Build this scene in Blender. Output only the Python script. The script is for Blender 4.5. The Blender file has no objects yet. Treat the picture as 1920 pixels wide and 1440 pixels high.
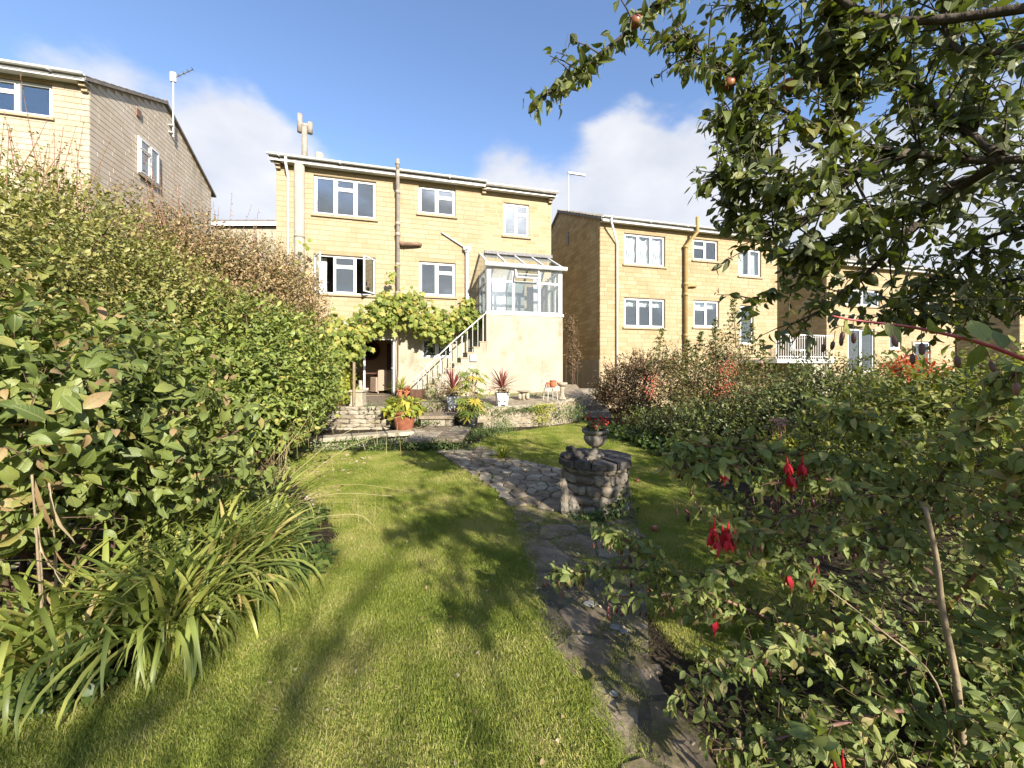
import bpy, math, random
import numpy as np
from mathutils import Vector, Matrix

random.seed(11)
rng = np.random.default_rng(11)
scene = bpy.context.scene
COL = scene.collection
PI = math.pi

# ------------------------------------------------------------------ camera
EYE, FPX, CX, CY = 1.65, 730.0, 960.0, 690.0
cam_d = bpy.data.cameras.new('camera')
cam_d.sensor_width = 36.0
cam_d.lens = 36.0 * FPX / 1920.0
cam_d.shift_y = -(720.0 - CY) / 1920.0
cam_d.clip_start = 0.05
cam_d.clip_end = 3000
cam = bpy.data.objects.new('camera', cam_d)
cam.location = (0, 0, EYE)
cam.rotation_euler = (PI / 2, 0, 0)
COL.objects.link(cam)
scene.camera = cam

# ------------------------------------------------------------------ sun and sky
SUN_AZ, SUN_EL = math.radians(30), math.radians(25)      # azimuth measured from straight behind the camera towards the right
SUN = Vector((math.sin(SUN_AZ) * math.cos(SUN_EL), -math.cos(SUN_AZ) * math.cos(SUN_EL), math.sin(SUN_EL)))
sd = bpy.data.lights.new('sun', 'SUN')
sd.energy = 3.55
sd.angle = math.radians(0.55)
sd.color = (1.0, 0.94, 0.84)
sun = bpy.data.objects.new('sun', sd)
sun.rotation_euler = SUN.to_track_quat('Z', 'Y').to_euler()
COL.objects.link(sun)

world = bpy.data.worlds.new('World')
scene.world = world
world.use_nodes = True
wt = world.node_tree
for n in list(wt.nodes):
    wt.nodes.remove(n)


def build_world():
    N, L = wt.nodes, wt.links
    out = N.new('ShaderNodeOutputWorld')
    bg = N.new('ShaderNodeBackground')
    bg.inputs['Strength'].default_value = 0.108
    sky = N.new('ShaderNodeTexSky')
    sky.sky_type = 'NISHITA'
    sky.sun_disc = False
    sky.sun_elevation = SUN_EL
    sky.sun_rotation = math.atan2(SUN.x, SUN.y)
    sky.air_density = 1.0
    sky.dust_density = 0.6
    sky.ozone_density = 1.6
    tc = N.new('ShaderNodeTexCoord')
    mp = N.new('ShaderNodeMapping')
    mp.inputs['Scale'].default_value = (1.0, 1.0, 1.7)
    mp.inputs['Location'].default_value = (0.35, 0.1, 0.2)
    L.new(tc.outputs['Generated'], mp.inputs['Vector'])
    n1 = N.new('ShaderNodeTexNoise')
    n1.inputs['Scale'].default_value = 2.6
    n1.inputs['Detail'].default_value = 9
    n1.inputs['Roughness'].default_value = 0.53
    n1.inputs['Distortion'].default_value = 0.15
    L.new(mp.outputs[0], n1.inputs['Vector'])
    sep = N.new('ShaderNodeSeparateXYZ')
    L.new(tc.outputs['Generated'], sep.inputs[0])
    # a broken belt of cumulus low over the horizon, thinning upwards, all the way round
    el = N.new('ShaderNodeMapRange')
    el.interpolation_type = 'SMOOTHSTEP'
    el.inputs['From Min'].default_value = 0.24
    el.inputs['From Max'].default_value = 0.56
    el.inputs['To Min'].default_value = 0.19
    el.inputs['To Max'].default_value = -0.16
    L.new(sep.outputs['Z'], el.inputs['Value'])
    cur = N.new('ShaderNodeMath'); cur.operation = 'ADD'
    L.new(n1.outputs['Fac'], cur.inputs[0]); L.new(el.outputs[0], cur.inputs[1])
    # the larger cloud heads that stand behind the houses
    heads = [(330, 300, .975, .17), (540, 330, .985, .16), (840, 340, .99, .15), (1060, 310, .985, .18), (1270, 300, .985, .20), (1700, 350, .965, .16),
             (720, 190, .985, -.12), (1150, 120, .98, -.08), (1010, 200, .99, -.06)]
    for (px, py, c, w) in heads:
        d = Vector(((px - CX) / FPX, 1.0, (CY - py) / FPX)).normalized()
        dp = N.new('ShaderNodeVectorMath'); dp.operation = 'DOT_PRODUCT'
        L.new(tc.outputs['Generated'], dp.inputs[0]); dp.inputs[1].default_value = d
        mr = N.new('ShaderNodeMapRange'); mr.interpolation_type = 'SMOOTHSTEP'
        mr.inputs['From Min'].default_value = c - 0.012
        mr.inputs['From Max'].default_value = 1.0
        mr.inputs['To Min'].default_value = 0; mr.inputs['To Max'].default_value = w
        L.new(dp.outputs['Value'], mr.inputs['Value'])
        ad = N.new('ShaderNodeMath'); ad.operation = 'ADD'
        L.new(cur.outputs[0], ad.inputs[0]); L.new(mr.outputs[0], ad.inputs[1])
        cur = ad
    ramp = N.new('ShaderNodeMapRange'); ramp.interpolation_type = 'SMOOTHSTEP'
    ramp.inputs['From Min'].default_value = 0.52
    ramp.inputs['From Max'].default_value = 0.68
    ramp.inputs['To Min'].default_value = 0.0
    ramp.inputs['To Max'].default_value = 0.92
    L.new(cur.outputs[0], ramp.inputs['Value'])
    n2 = N.new('ShaderNodeTexNoise')
    n2.inputs['Scale'].default_value = 5.0
    n2.inputs['Detail'].default_value = 6
    L.new(mp.outputs[0], n2.inputs['Vector'])
    cr = N.new('ShaderNodeValToRGB')
    cr.color_ramp.elements[0].position = 0.35
    cr.color_ramp.elements[0].color = (2.05, 2.15, 2.4, 1)
    cr.color_ramp.elements[1].position = 0.7
    cr.color_ramp.elements[1].color = (2.85, 2.85, 2.95, 1)
    L.new(n2.outputs['Fac'], cr.inputs[0])
    tint = N.new('ShaderNodeMix'); tint.data_type = 'RGBA'; tint.blend_type = 'MULTIPLY'
    tint.inputs[0].default_value = 1.0
    L.new(sky.outputs[0], tint.inputs[6])
    tint.inputs[7].default_value = (SKY_TINT[0], SKY_TINT[1], SKY_TINT[2], 1)
    mix = N.new('ShaderNodeMix'); mix.data_type = 'RGBA'
    L.new(ramp.outputs[0], mix.inputs[0])
    L.new(tint.outputs[2], mix.inputs[6])
    L.new(cr.outputs[0], mix.inputs[7])
    L.new(mix.outputs[2], bg.inputs['Color'])
    L.new(bg.outputs[0], out.inputs['Surface'])


SKY_TINT = (0.71, 0.74, 0.83)
build_world()

vs = scene.view_settings
vs.view_transform = 'Standard'
vs.look = 'None'
vs.exposure = 1.70
vs.gamma = 1.0
vs.use_curve_mapping = False
cy = scene.cycles
cy.max_bounces = 8
cy.diffuse_bounces = 4
cy.glossy_bounces = 3
cy.transmission_bounces = 4
cy.transparent_max_bounces = 12
cy.use_denoising = True
cy.sample_clamp_indirect = 6
cy.caustics_reflective = False
cy.caustics_refractive = False


# ------------------------------------------------------------------ helpers
def P(px, py, d):
    """photo pixel at a known distance -> point in the garden"""
    return Vector(((px - CX) / FPX * d, d, EYE - (py - CY) / FPX * d))


def G(px, py, z=0.0):
    """photo pixel on level ground of height z -> point"""
    d = FPX * (EYE - z) / (py - CY)
    return Vector(((px - CX) / FPX * d, d, z))


def tag(o, label=None, cat=None, group=None, kind=None):
    if label: o['label'] = label
    if cat: o['category'] = cat
    if group: o['group'] = group
    if kind: o['kind'] = kind
    return o


def empty(name, loc, label=None, cat=None, group=None, rz=0.0, parent=None):
    o = bpy.data.objects.new(name, None)
    o.empty_display_size = 0.1
    o.location = loc
    o.rotation_euler = (0, 0, rz)
    COL.objects.link(o)
    if parent: o.parent = parent
    return tag(o, label, cat, group)


def link(name, me, parent=None, M=None, mat=None):
    o = bpy.data.objects.new(name, me)
    COL.objects.link(o)
    if parent: o.parent = parent
    if M is not None: o.matrix_local = M
    if mat is not None and not me.materials: me.materials.append(mat)
    return o


class MB:
    """collects shapes, then links them as one mesh object"""
    def __init__(s):
        s.v, s.f = [], []

    def add(s, vs_, fs):
        o = len(s.v)
        s.v.extend([tuple(v) for v in vs_])
        s.f.extend([tuple(i + o for i in f) for f in fs])
        return s

    def box(s, x0, x1, y0, y1, z0, z1, M=None):
        vs_ = [Vector((x, y, z)) for z in (z0, z1) for (x, y) in ((x0, y0), (x1, y0), (x1, y1), (x0, y1))]
        if M is not None: vs_ = [M @ v for v in vs_]
        return s.add(vs_, [(3, 2, 1, 0), (4, 5, 6, 7), (0, 1, 5, 4), (1, 2, 6, 5), (2, 3, 7, 6), (3, 0, 4, 7)])

    def bbox(s, x0, x1, y0, y1, z0, z1, b=0.01, M=None):
        """box with chamfered top and vertical edges"""
        vs_ = []
        for z, i in ((z0, 0), (z1 - b, 0), (z1, b)):
            vs_ += [(x0 + b + i, y0 + i, z), (x1 - b - i, y0 + i, z), (x1 - i, y0 + b + i, z), (x1 - i, y1 - b - i, z),
                    (x1 - b - i, y1 - i, z), (x0 + b + i, y1 - i, z), (x0 + i, y1 - b - i, z), (x0 + i, y0 + b + i, z)]
        vs_ = [Vector(v) for v in vs_]
        if M is not None: vs_ = [M @ v for v in vs_]
        fs = [tuple(range(7, -1, -1)), tuple(range(16, 24))]
        for k in (0, 8):
            for i in range(8):
                j = (i + 1) % 8
                fs.append((k + i, k + j, k + 8 + j, k + 8 + i))
        return s.add(vs_, fs)

    def tube(s, pts, radii, n=6, cap=True):
        pts = [Vector(p) for p in pts]
        if not hasattr(radii, '__len__'): radii = [radii] * len(pts)
        vs_, fs = [], []
        up = Vector((0.13, 0.21, 0.97))
        t0 = (pts[1] - pts[0]).normalized()
        a = t0.cross(up)
        if a.length < 1e-3: a = t0.cross(Vector((1, 0, 0)))
        a.normalize()
        for i, p in enumerate(pts):
            t = (pts[min(i + 1, len(pts) - 1)] - pts[max(i - 1, 0)])
            if t.length < 1e-9: t = t0.copy()
            t.normalize()
            a = (a - t * a.dot(t))
            if a.length < 1e-6: a = t.orthogonal()
            a.normalize()
            b = t.cross(a)
            for k in range(n):
                an = 2 * PI * k / n
                vs_.append(p + (a * math.cos(an) + b * math.sin(an)) * radii[i])
        for i in range(len(pts) - 1):
            for k in range(n):
                k2 = (k + 1) % n
                fs.append((i * n + k, i * n + k2, (i + 1) * n + k2, (i + 1) * n + k))
        if cap:
            fs.append(tuple(range(n - 1, -1, -1)))
            fs.append(tuple((len(pts) - 1) * n + k for k in range(n)))
        return s.add(vs_, fs)

    def lathe(s, prof, n=20, c=(0, 0, 0), flute=0.0, nf=12):
        """prof: (r, z) pairs from bottom to top, about the vertical through c"""
        vs_, fs = [], []
        for (r, z) in prof:
            for k in range(n):
                an = 2 * PI * k / n
                rr = r * (1 + flute * math.cos(nf * an))
                vs_.append((c[0] + rr * math.cos(an), c[1] + rr * math.sin(an), c[2] + z))
        for i in range(len(prof) - 1):
            for k in range(n):
                k2 = (k + 1) % n
                fs.append((i * n + k, i * n + k2, (i + 1) * n + k2, (i + 1) * n + k))
        fs.append(tuple(range(n - 1, -1, -1)))
        fs.append(tuple((len(prof) - 1) * n + k for k in range(n)))
        return s.add(vs_, fs)

    def prism(s, poly, z0, z1):
        """poly: (x, y) counter-clockwise; z0, z1 numbers or functions of (x, y)"""
        a = z0 if callable(z0) else (lambda x, y: z0)
        b = z1 if callable(z1) else (lambda x, y: z1)
        n = len(poly)
        vs_ = [(x, y, a(x, y)) for x, y in poly] + [(x, y, b(x, y)) for x, y in poly]
        fs = [tuple(range(n - 1, -1, -1)), tuple(range(n, 2 * n))]
        for i in range(n):
            j = (i + 1) % n
            fs.append((i, j, n + j, n + i))
        return s.add(vs_, fs)

    def mesh(s, name, mat=None, smooth=False, off=None):
        me = bpy.data.meshes.new(name)
        v = s.v if off is None else [(x - off[0], y - off[1], z - off[2]) for x, y, z in s.v]
        me.from_pydata(v, [], s.f)
        if smooth: me.polygons.foreach_set('use_smooth', [True] * len(me.polygons))
        if mat is not None: me.materials.append(mat)
        me.update()
        return me

    def build(s, name, mat, parent=None, smooth=False, world=False):
        off = parent.location if (parent is not None and world) else None
        return link(name, s.mesh(name, mat, smooth, off), parent)


def smooth_path(pts, k=5):
    """Catmull-Rom through the points"""
    pts = [Vector(p) for p in pts]
    q = [pts[0] * 2 - pts[1]] + pts + [pts[-1] * 2 - pts[-2]]
    out = []
    for i in range(1, len(q) - 2):
        for j in range(k):
            t = j / k
            a, b, c, d = q[i - 1], q[i], q[i + 1], q[i + 2]
            out.append(0.5 * ((2 * b) + (c - a) * t + (2 * a - 5 * b + 4 * c - d) * t * t + (3 * b - a - 3 * c + d) * t ** 3))
    out.append(pts[-1])
    return out


# ------------------------------------------------------------------ materials
def new_mat(name):
    m = bpy.data.materials.new(name)
    m.use_nodes = True
    nt = m.node_tree
    b = nt.nodes['Principled BSDF']
    return m, nt, b


def ramp_node(nt, stops):
    r = nt.nodes.new('ShaderNodeValToRGB')
    e = r.color_ramp.elements
    e[0].position, e[0].color = stops[0][0], (*stops[0][1], 1)
    e[1].position, e[1].color = stops[-1][0], (*stops[-1][1], 1)
    for p, c in stops[1:-1]:
        x = e.new(p); x.color = (*c, 1)
    return r


def unit_random(nt):
    oi = nt.nodes.new('ShaderNodeObjectInfo')
    ge = nt.nodes.new('ShaderNodeNewGeometry')
    ad = nt.nodes.new('ShaderNodeMath'); ad.operation = 'ADD'
    nt.links.new(oi.outputs['Random'], ad.inputs[0])
    nt.links.new(ge.outputs['Random Per Island'], ad.inputs[1])
    fr = nt.nodes.new('ShaderNodeMath'); fr.operation = 'FRACT'
    nt.links.new(ad.outputs[0], fr.inputs[0])
    return fr.outputs[0], ge


def surf(name, stops, scale=6.0, rough=0.8, bump=0.3, detail=6, bscale=None, spec=0.3, piece=0.0, metal=0.0, coords='Object', stretch=(1, 1, 1), bdist=0.01, stain=None):
    """rough natural surface: colour from layered noise, optional variation from piece to piece, fine relief"""
    m, nt, b = new_mat(name)
    L = nt.links
    tc = nt.nodes.new('ShaderNodeTexCoord')
    mp = nt.nodes.new('ShaderNodeMapping')
    mp.inputs['Scale'].default_value = stretch
    if coords == 'World':
        g = nt.nodes.new('ShaderNodeNewGeometry'); L.new(g.outputs['Position'], mp.inputs[0])
    else:
        L.new(tc.outputs[coords], mp.inputs[0])
    n1 = nt.nodes.new('ShaderNodeTexNoise')
    n1.inputs['Scale'].default_value = scale
    n1.inputs['Detail'].default_value = detail
    n1.inputs['Roughness'].default_value = 0.62
    L.new(mp.outputs[0], n1.inputs['Vector'])
    fac = n1.outputs['Fac']
    if piece > 0:
        u, _ = unit_random(nt)
        mr = nt.nodes.new('ShaderNodeMapRange')
        mr.inputs['To Min'].default_value = -piece; mr.inputs['To Max'].default_value = piece
        L.new(u, mr.inputs['Value'])
        ad = nt.nodes.new('ShaderNodeMath'); ad.operation = 'ADD'
        L.new(fac, ad.inputs[0]); L.new(mr.outputs[0], ad.inputs[1])
        fac = ad.outputs[0]
    r = ramp_node(nt, stops)
    L.new(fac, r.inputs[0])
    col = r.outputs[0]
    if stain:
        sc, sscale, lo, hi = stain[:4]
        n3 = nt.nodes.new('ShaderNodeTexNoise')
        n3.inputs['Scale'].default_value = sscale; n3.inputs['Detail'].default_value = 7; n3.inputs['Roughness'].default_value = 0.65
        if len(stain) > 4:      # run-off: drawn out downwards
            mp3 = nt.nodes.new('ShaderNodeMapping'); mp3.inputs['Scale'].default_value = (1, 1, stain[4])
            L.new(mp.outputs[0], mp3.inputs[0]); L.new(mp3.outputs[0], n3.inputs['Vector'])
        else:
            L.new(mp.outputs[0], n3.inputs['Vector'])
        mr3 = nt.nodes.new('ShaderNodeMapRange'); mr3.interpolation_type = 'SMOOTHSTEP'
        mr3.inputs['From Min'].default_value = lo; mr3.inputs['From Max'].default_value = hi
        L.new(n3.outputs['Fac'], mr3.inputs['Value'])
        mx = nt.nodes.new('ShaderNodeMix'); mx.data_type = 'RGBA'
        L.new(mr3.outputs[0], mx.inputs[0]); L.new(col, mx.inputs[6]); mx.inputs[7].default_value = (*sc, 1)
        col = mx.outputs[2]
    L.new(col, b.inputs['Base Color'])
    b.inputs['Roughness'].default_value = rough
    b.inputs['Specular IOR Level'].default_value = spec
    b.inputs['Metallic'].default_value = metal
    if bump > 0:
        n2 = nt.nodes.new('ShaderNodeTexNoise')
        n2.inputs['Scale'].default_value = bscale or scale * 5
        n2.inputs['Detail'].default_value = 5
        L.new(mp.outputs[0], n2.inputs['Vector'])
        bp = nt.nodes.new('ShaderNodeBump')
        bp.inputs['Strength'].default_value = bump
        bp.inputs['Distance'].default_value = bdist
        L.new(n2.outputs['Fac'], bp.inputs['Height'])
        L.new(bp.outputs[0], b.inputs['Normal'])
    return m


def leafmat(name, stops, trans=0.35, rough=0.45, spec=0.4, under=None, mottled=0.12, tcol=(1.0, 1.05, 0.45), veins=False):
    """leaf blade: every leaf its own tone, some light passing through, paler underside if given"""
    m, nt, b = new_mat(name)
    L = nt.links
    u, ge = unit_random(nt)
    tn = nt.nodes.new('ShaderNodeTexNoise')
    tn.inputs['Scale'].default_value = 1.7; tn.inputs['Detail'].default_value = 3
    L.new(ge.outputs['Position'], tn.inputs['Vector'])
    mr = nt.nodes.new('ShaderNodeMapRange')
    mr.inputs['From Min'].default_value = 0.3; mr.inputs['From Max'].default_value = 0.7
    mr.inputs['To Min'].default_value = -mottled; mr.inputs['To Max'].default_value = mottled
    L.new(tn.outputs['Fac'], mr.inputs['Value'])
    ad = nt.nodes.new('ShaderNodeMath'); ad.operation = 'ADD'; ad.use_clamp = True
    L.new(u, ad.inputs[0]); L.new(mr.outputs[0], ad.inputs[1])
    r = ramp_node(nt, stops)
    L.new(ad.outputs[0], r.inputs[0])
    col = r.outputs[0]
    if under:
        mx = nt.nodes.new('ShaderNodeMix'); mx.data_type = 'RGBA'
        L.new(ge.outputs['Backfacing'], mx.inputs[0])
        L.new(col, mx.inputs[6]); mx.inputs[7].default_value = (*under, 1)
        col = mx.outputs[2]
    if veins:
        at = nt.nodes.new('ShaderNodeAttribute'); at.attribute_name = 'lv'
        sp = nt.nodes.new('ShaderNodeSeparateXYZ'); L.new(at.outputs['Vector'], sp.inputs[0])
        mid = nt.nodes.new('ShaderNodeMapRange'); mid.inputs['From Min'].default_value = .03; mid.inputs['From Max'].default_value = .13
        mid.inputs['To Min'].default_value = 1; mid.inputs['To Max'].default_value = 0
        L.new(sp.outputs['X'], mid.inputs['Value'])
        sv = nt.nodes.new('ShaderNodeMath'); sv.operation = 'MULTIPLY_ADD'; sv.inputs[1].default_value = -2.0
        ty = nt.nodes.new('ShaderNodeMath'); ty.operation = 'MULTIPLY'; ty.inputs[1].default_value = 8.0
        L.new(sp.outputs['Y'], ty.inputs[0]); L.new(sp.outputs['X'], sv.inputs[0]); L.new(ty.outputs[0], sv.inputs[2])
        pp = nt.nodes.new('ShaderNodeMath'); pp.operation = 'PINGPONG'; pp.inputs[1].default_value = .5
        L.new(sv.outputs[0], pp.inputs[0])
        side = nt.nodes.new('ShaderNodeMapRange'); side.inputs['From Min'].default_value = .0; side.inputs['From Max'].default_value = .12
        side.inputs['To Min'].default_value = .45; side.inputs['To Max'].default_value = 0
        L.new(pp.outputs[0], side.inputs['Value'])
        mxv = nt.nodes.new('ShaderNodeMath'); mxv.operation = 'MAXIMUM'
        L.new(mid.outputs[0], mxv.inputs[0]); L.new(side.outputs[0], mxv.inputs[1])
        sc_ = nt.nodes.new('ShaderNodeMath'); sc_.operation = 'MULTIPLY'; sc_.inputs[1].default_value = .6
        L.new(mxv.outputs[0], sc_.inputs[0])
        lt = nt.nodes.new('ShaderNodeMix'); lt.data_type = 'RGBA'
        L.new(sc_.outputs[0], lt.inputs[0]); L.new(col, lt.inputs[6]); lt.inputs[7].default_value = (.24, .26, .11, 1)
        col = lt.outputs[2]
        # blemishes
        bn = nt.nodes.new('ShaderNodeTexNoise'); bn.inputs['Scale'].default_value = 55; bn.inputs['Detail'].default_value = 3
        L.new(ge.outputs['Position'], bn.inputs['Vector'])
        bm = nt.nodes.new('ShaderNodeMapRange'); bm.inputs['From Min'].default_value = .62; bm.inputs['From Max'].default_value = .70
        bm.inputs['To Max'].default_value = .55
        L.new(bn.outputs['Fac'], bm.inputs['Value'])
        lt2 = nt.nodes.new('ShaderNodeMix'); lt2.data_type = 'RGBA'
        L.new(bm.outputs[0], lt2.inputs[0]); L.new(col, lt2.inputs[6]); lt2.inputs[7].default_value = (.12, .085, .035, 1)
        col = lt2.outputs[2]
        hb = nt.nodes.new('ShaderNodeBump'); hb.inputs['Strength'].default_value = .5; hb.inputs['Distance'].default_value = .002; hb.invert = True
        L.new(mxv.outputs[0], hb.inputs['Height']); L.new(hb.outputs[0], b.inputs['Normal'])
    L.new(col, b.inputs['Base Color'])
    b.inputs['Roughness'].default_value = rough
    b.inputs['Specular IOR Level'].default_value = spec
    tr = nt.nodes.new('ShaderNodeBsdfTranslucent')
    tm = nt.nodes.new('ShaderNodeMix'); tm.data_type = 'RGBA'; tm.blend_type = 'MULTIPLY'; tm.inputs[0].default_value = 1.0
    L.new(r.outputs[0], tm.inputs[6]); tm.inputs[7].default_value = (tcol[0] * 1.5, tcol[1] * 1.5, tcol[2] * 1.5, 1)
    L.new(tm.outputs[2], tr.inputs['Color'])
    ms = nt.nodes.new('ShaderNodeMixShader'); ms.inputs[0].default_value = trans
    L.new(b.outputs[0], ms.inputs[1]); L.new(tr.outputs[0], ms.inputs[2])
    L.new(ms.outputs[0], nt.nodes['Material Output'].inputs['Surface'])
    return m


def plain(name, col, rough=0.5, spec=0.4, metal=0.0):
    return surf(name, [(0.3, tuple(c * 0.88 for c in col)), (0.7, tuple(min(1, c * 1.06) for c in col))], scale=5, rough=rough, bump=0.05, spec=spec, metal=metal)


def glassmat():
    m, nt, b = new_mat('window_glass')
    L = nt.links
    nt.nodes.remove(b)
    gl = nt.nodes.new('ShaderNodeBsdfGlossy'); gl.inputs['Roughness'].default_value = 0.02
    gl.inputs['Color'].default_value = (0.9, 0.95, 0.95, 1)
    tp = nt.nodes.new('ShaderNodeBsdfTransparent'); tp.inputs['Color'].default_value = (0.93, 0.955, 0.95, 1)
    fr = nt.nodes.new('ShaderNodeLayerWeight'); fr.inputs['Blend'].default_value = 0.5
    pw = nt.nodes.new('ShaderNodeMath'); pw.operation = 'POWER'; pw.inputs[1].default_value = 4.0
    L.new(fr.outputs['Facing'], pw.inputs[0])
    ad = nt.nodes.new('ShaderNodeMath'); ad.operation = 'MULTIPLY_ADD'
    ad.inputs[1].default_value = 0.9; ad.inputs[2].default_value = 0.18; ad.use_clamp = True
    L.new(pw.outputs[0], ad.inputs[0])
    ms = nt.nodes.new('ShaderNodeMixShader')
    L.new(ad.outputs[0], ms.inputs[0]); L.new(tp.outputs[0], ms.inputs[1]); L.new(gl.outputs[0], ms.inputs[2])
    L.new(ms.outputs[0], nt.nodes['Material Output'].inputs['Surface'])
    return m


M = {}
M['block'] = surf('ashlar_block', [(0.18, (.31, .228, .128)), (0.45, (.36, .279, .172)), (0.8, (.39, .315, .205))], scale=0.9, rough=0.9, bump=0.25, bscale=40, piece=0.17, spec=0.15, coords='World', bdist=0.004, stain=((.26, .19, .105), 1.1, .58, .88, .22))
M['block_new'] = surf('ashlar_block_newer', [(0.2, (.305, .222, .120)), (0.5, (.355, .272, .160)), (0.8, (.385, .308, .192))], scale=1.2, rough=0.9, bump=0.25, bscale=40, piece=0.2, spec=0.15, coords='World', bdist=0.004, stain=((.26, .19, .105), 1.0, .58, .88, .22))
M['block_pale'] = surf('ashlar_block_pale', [(0.2, (.36, .29, .20)), (0.5, (.41, .34, .245)), (0.8, (.45, .385, .29))], scale=0.9, rough=0.9, bump=0.25, bscale=40, piece=0.12, spec=0.15, coords='World', bdist=0.004, stain=((.30, .26, .19), 0.8, .5, .75, .3))
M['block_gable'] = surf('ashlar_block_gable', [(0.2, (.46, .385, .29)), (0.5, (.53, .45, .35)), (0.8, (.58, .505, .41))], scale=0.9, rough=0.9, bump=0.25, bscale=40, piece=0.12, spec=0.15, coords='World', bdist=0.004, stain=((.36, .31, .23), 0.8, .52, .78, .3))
M['block_ochre'] = surf('ashlar_block_weathered', [(0.2, (.34, .235, .115)), (0.5, (.43, .31, .155)), (0.8, (.49, .375, .20))], scale=1.1, rough=0.9, bump=0.25, bscale=40, piece=0.22, spec=0.15, coords='World', bdist=0.004)
M['mortar'] = surf('mortar', [(0.3, (.29, .215, .122)), (0.7, (.345, .265, .158))], scale=3, rough=0.95, bump=0.3, spec=0.1)
M['mortar_pale'] = surf('mortar_pale', [(0.3, (.40, .325, .215)), (0.7, (.45, .38, .27))], scale=3, rough=0.95, bump=0.3, spec=0.1)
M['render'] = surf('cream_render', [(0.25, (.30, .258, .185)), (0.5, (.365, .325, .242)), (0.8, (.395, .36, .278))], scale=1.3, rough=0.92, bump=0.35, bscale=60, spec=0.12, coords='World', bdist=0.005, stain=((.235, .20, .135), 2.2, .50, .74, .45))
M['white'] = surf('white_upvc', [(0.3, (.60, .60, .585)), (0.7, (.68, .68, .665))], scale=3, rough=0.35, bump=0.0, spec=0.45, coords='World', stain=((.44, .42, .36), 4.5, .58, .8, .35))
M['white_old'] = surf('white_gloss_paint_aged', [(0.3, (.62, .61, .57)), (0.7, (.76, .75, .72))], scale=4, rough=0.5, bump=0.1, spec=0.35, stain=((.42, .38, .30), 6, .6, .8))
M['glass'] = glassmat()
M['roof'] = surf('concrete_roof_tile', [(0.3, (.13, .115, .10)), (0.7, (.24, .215, .185))], scale=5, rough=0.9, bump=0.4, piece=0.2, spec=0.15, stain=((.30, .29, .20), 5, .58, .75))
M['pipe_grey'] = surf('weathered_pipe', [(0.3, (.22, .19, .155)), (0.7, (.34, .30, .25))], scale=8, rough=0.75, bump=0.2, spec=0.25)
M['pipe_cream'] = surf('cream_flue_pipe', [(0.3, (.30, .265, .21)), (0.7, (.37, .335, .275))], scale=4, rough=0.8, bump=0.15, spec=0.2)
M['pipe_ochre'] = surf('ochre_painted_pipe', [(0.3, (.30, .20, .07)), (0.7, (.38, .265, .11))], scale=5, rough=0.6, bump=0.1, spec=0.3)
M['pipe_brown'] = surf('brown_pipe', [(0.3, (.16, .095, .06)), (0.7, (.24, .15, .10))], scale=8, rough=0.6, bump=0.15, spec=0.3)
M['concrete'] = surf('stone_sill', [(0.3, (.30, .235, .145)), (0.7, (.37, .30, .20))], scale=7, rough=0.9, bump=0.3, spec=0.15)
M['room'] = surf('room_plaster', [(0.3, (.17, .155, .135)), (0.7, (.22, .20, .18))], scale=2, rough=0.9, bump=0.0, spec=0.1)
M['room_pink'] = surf('room_plaster_pink', [(0.3, (.60, .45, .36)), (0.7, (.66, .50, .41))], scale=2, rough=0.9, bump=0.0, spec=0.1)
M['curtain'] = surf('white_curtain', [(0.3, (.66, .66, .65)), (0.7, (.76, .76, .75))], scale=4, rough=0.9, bump=0.1, spec=0.1)
M['metal_pale'] = surf('galvanised_rail', [(0.3, (.36, .37, .33)), (0.7, (.52, .53, .48))], scale=9, rough=0.55, bump=0.1, spec=0.4)
M['metal_dark'] = surf('dark_rail', [(0.3, (.05, .055, .05)), (0.7, (.11, .115, .105))], scale=9, rough=0.55, bump=0.1, spec=0.4)
M['soil'] = surf('garden_soil', [(0.25, (.022, .017, .011)), (0.55, (.05, .037, .022)), (0.8, (.09, .07, .045))], scale=9, rough=0.95, bump=0.8, bscale=50, spec=0.1, coords='World', bdist=0.03)
M['stone_wall'] = surf('dry_limestone', [(0.2, (.17, .138, .095)), (0.5, (.29, .25, .185)), (0.8, (.40, .35, .27))], scale=7, rough=0.95, bump=0.6, bscale=45, piece=0.2, spec=0.12, coords='World', bdist=0.012)
M['stone_dark'] = surf('weathered_well_stone', [(0.2, (.085, .068, .05)), (0.5, (.19, .16, .12)), (0.8, (.34, .30, .235))], scale=11, rough=0.95, bump=0.7, bscale=60, piece=0.13, spec=0.12, coords='World', bdist=0.012, stain=((.05, .065, .022), 7, .55, .72))
M['slab_dark'] = surf('well_cap_slab', [(0.2, (.04, .035, .03)), (0.5, (.085, .075, .066)), (0.8, (.17, .155, .135))], scale=9, rough=0.95, bump=0.6, bscale=50, piece=0.08, spec=0.12, coords='World', bdist=0.01)
M['path_stone'] = surf('path_flagstone', [(0.22, (.125, .092, .060)), (0.5, (.225, .172, .118)), (0.8, (.36, .29, .205))], scale=6, rough=0.93, bump=0.6, bscale=45, piece=0.12, spec=0.15, coords='World', bdist=0.008, stain=((.115, .098, .042), 4.2, .42, .62))
M['path_pale'] = surf('path_limestone_pale', [(0.2, (.125, .094, .064)), (0.5, (.245, .195, .135)), (0.8, (.42, .36, .265))], scale=7, rough=0.93, bump=0.6, bscale=45, piece=0.18, spec=0.15, coords='World', bdist=0.008, stain=((.12, .09, .055), 5, .55, .72))
M['lichen'] = surf('pale_lichen', [(0.3, (.20, .195, .17)), (0.7, (.31, .30, .265))], scale=30, rough=0.95, bump=0.5, spec=0.1)
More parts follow.
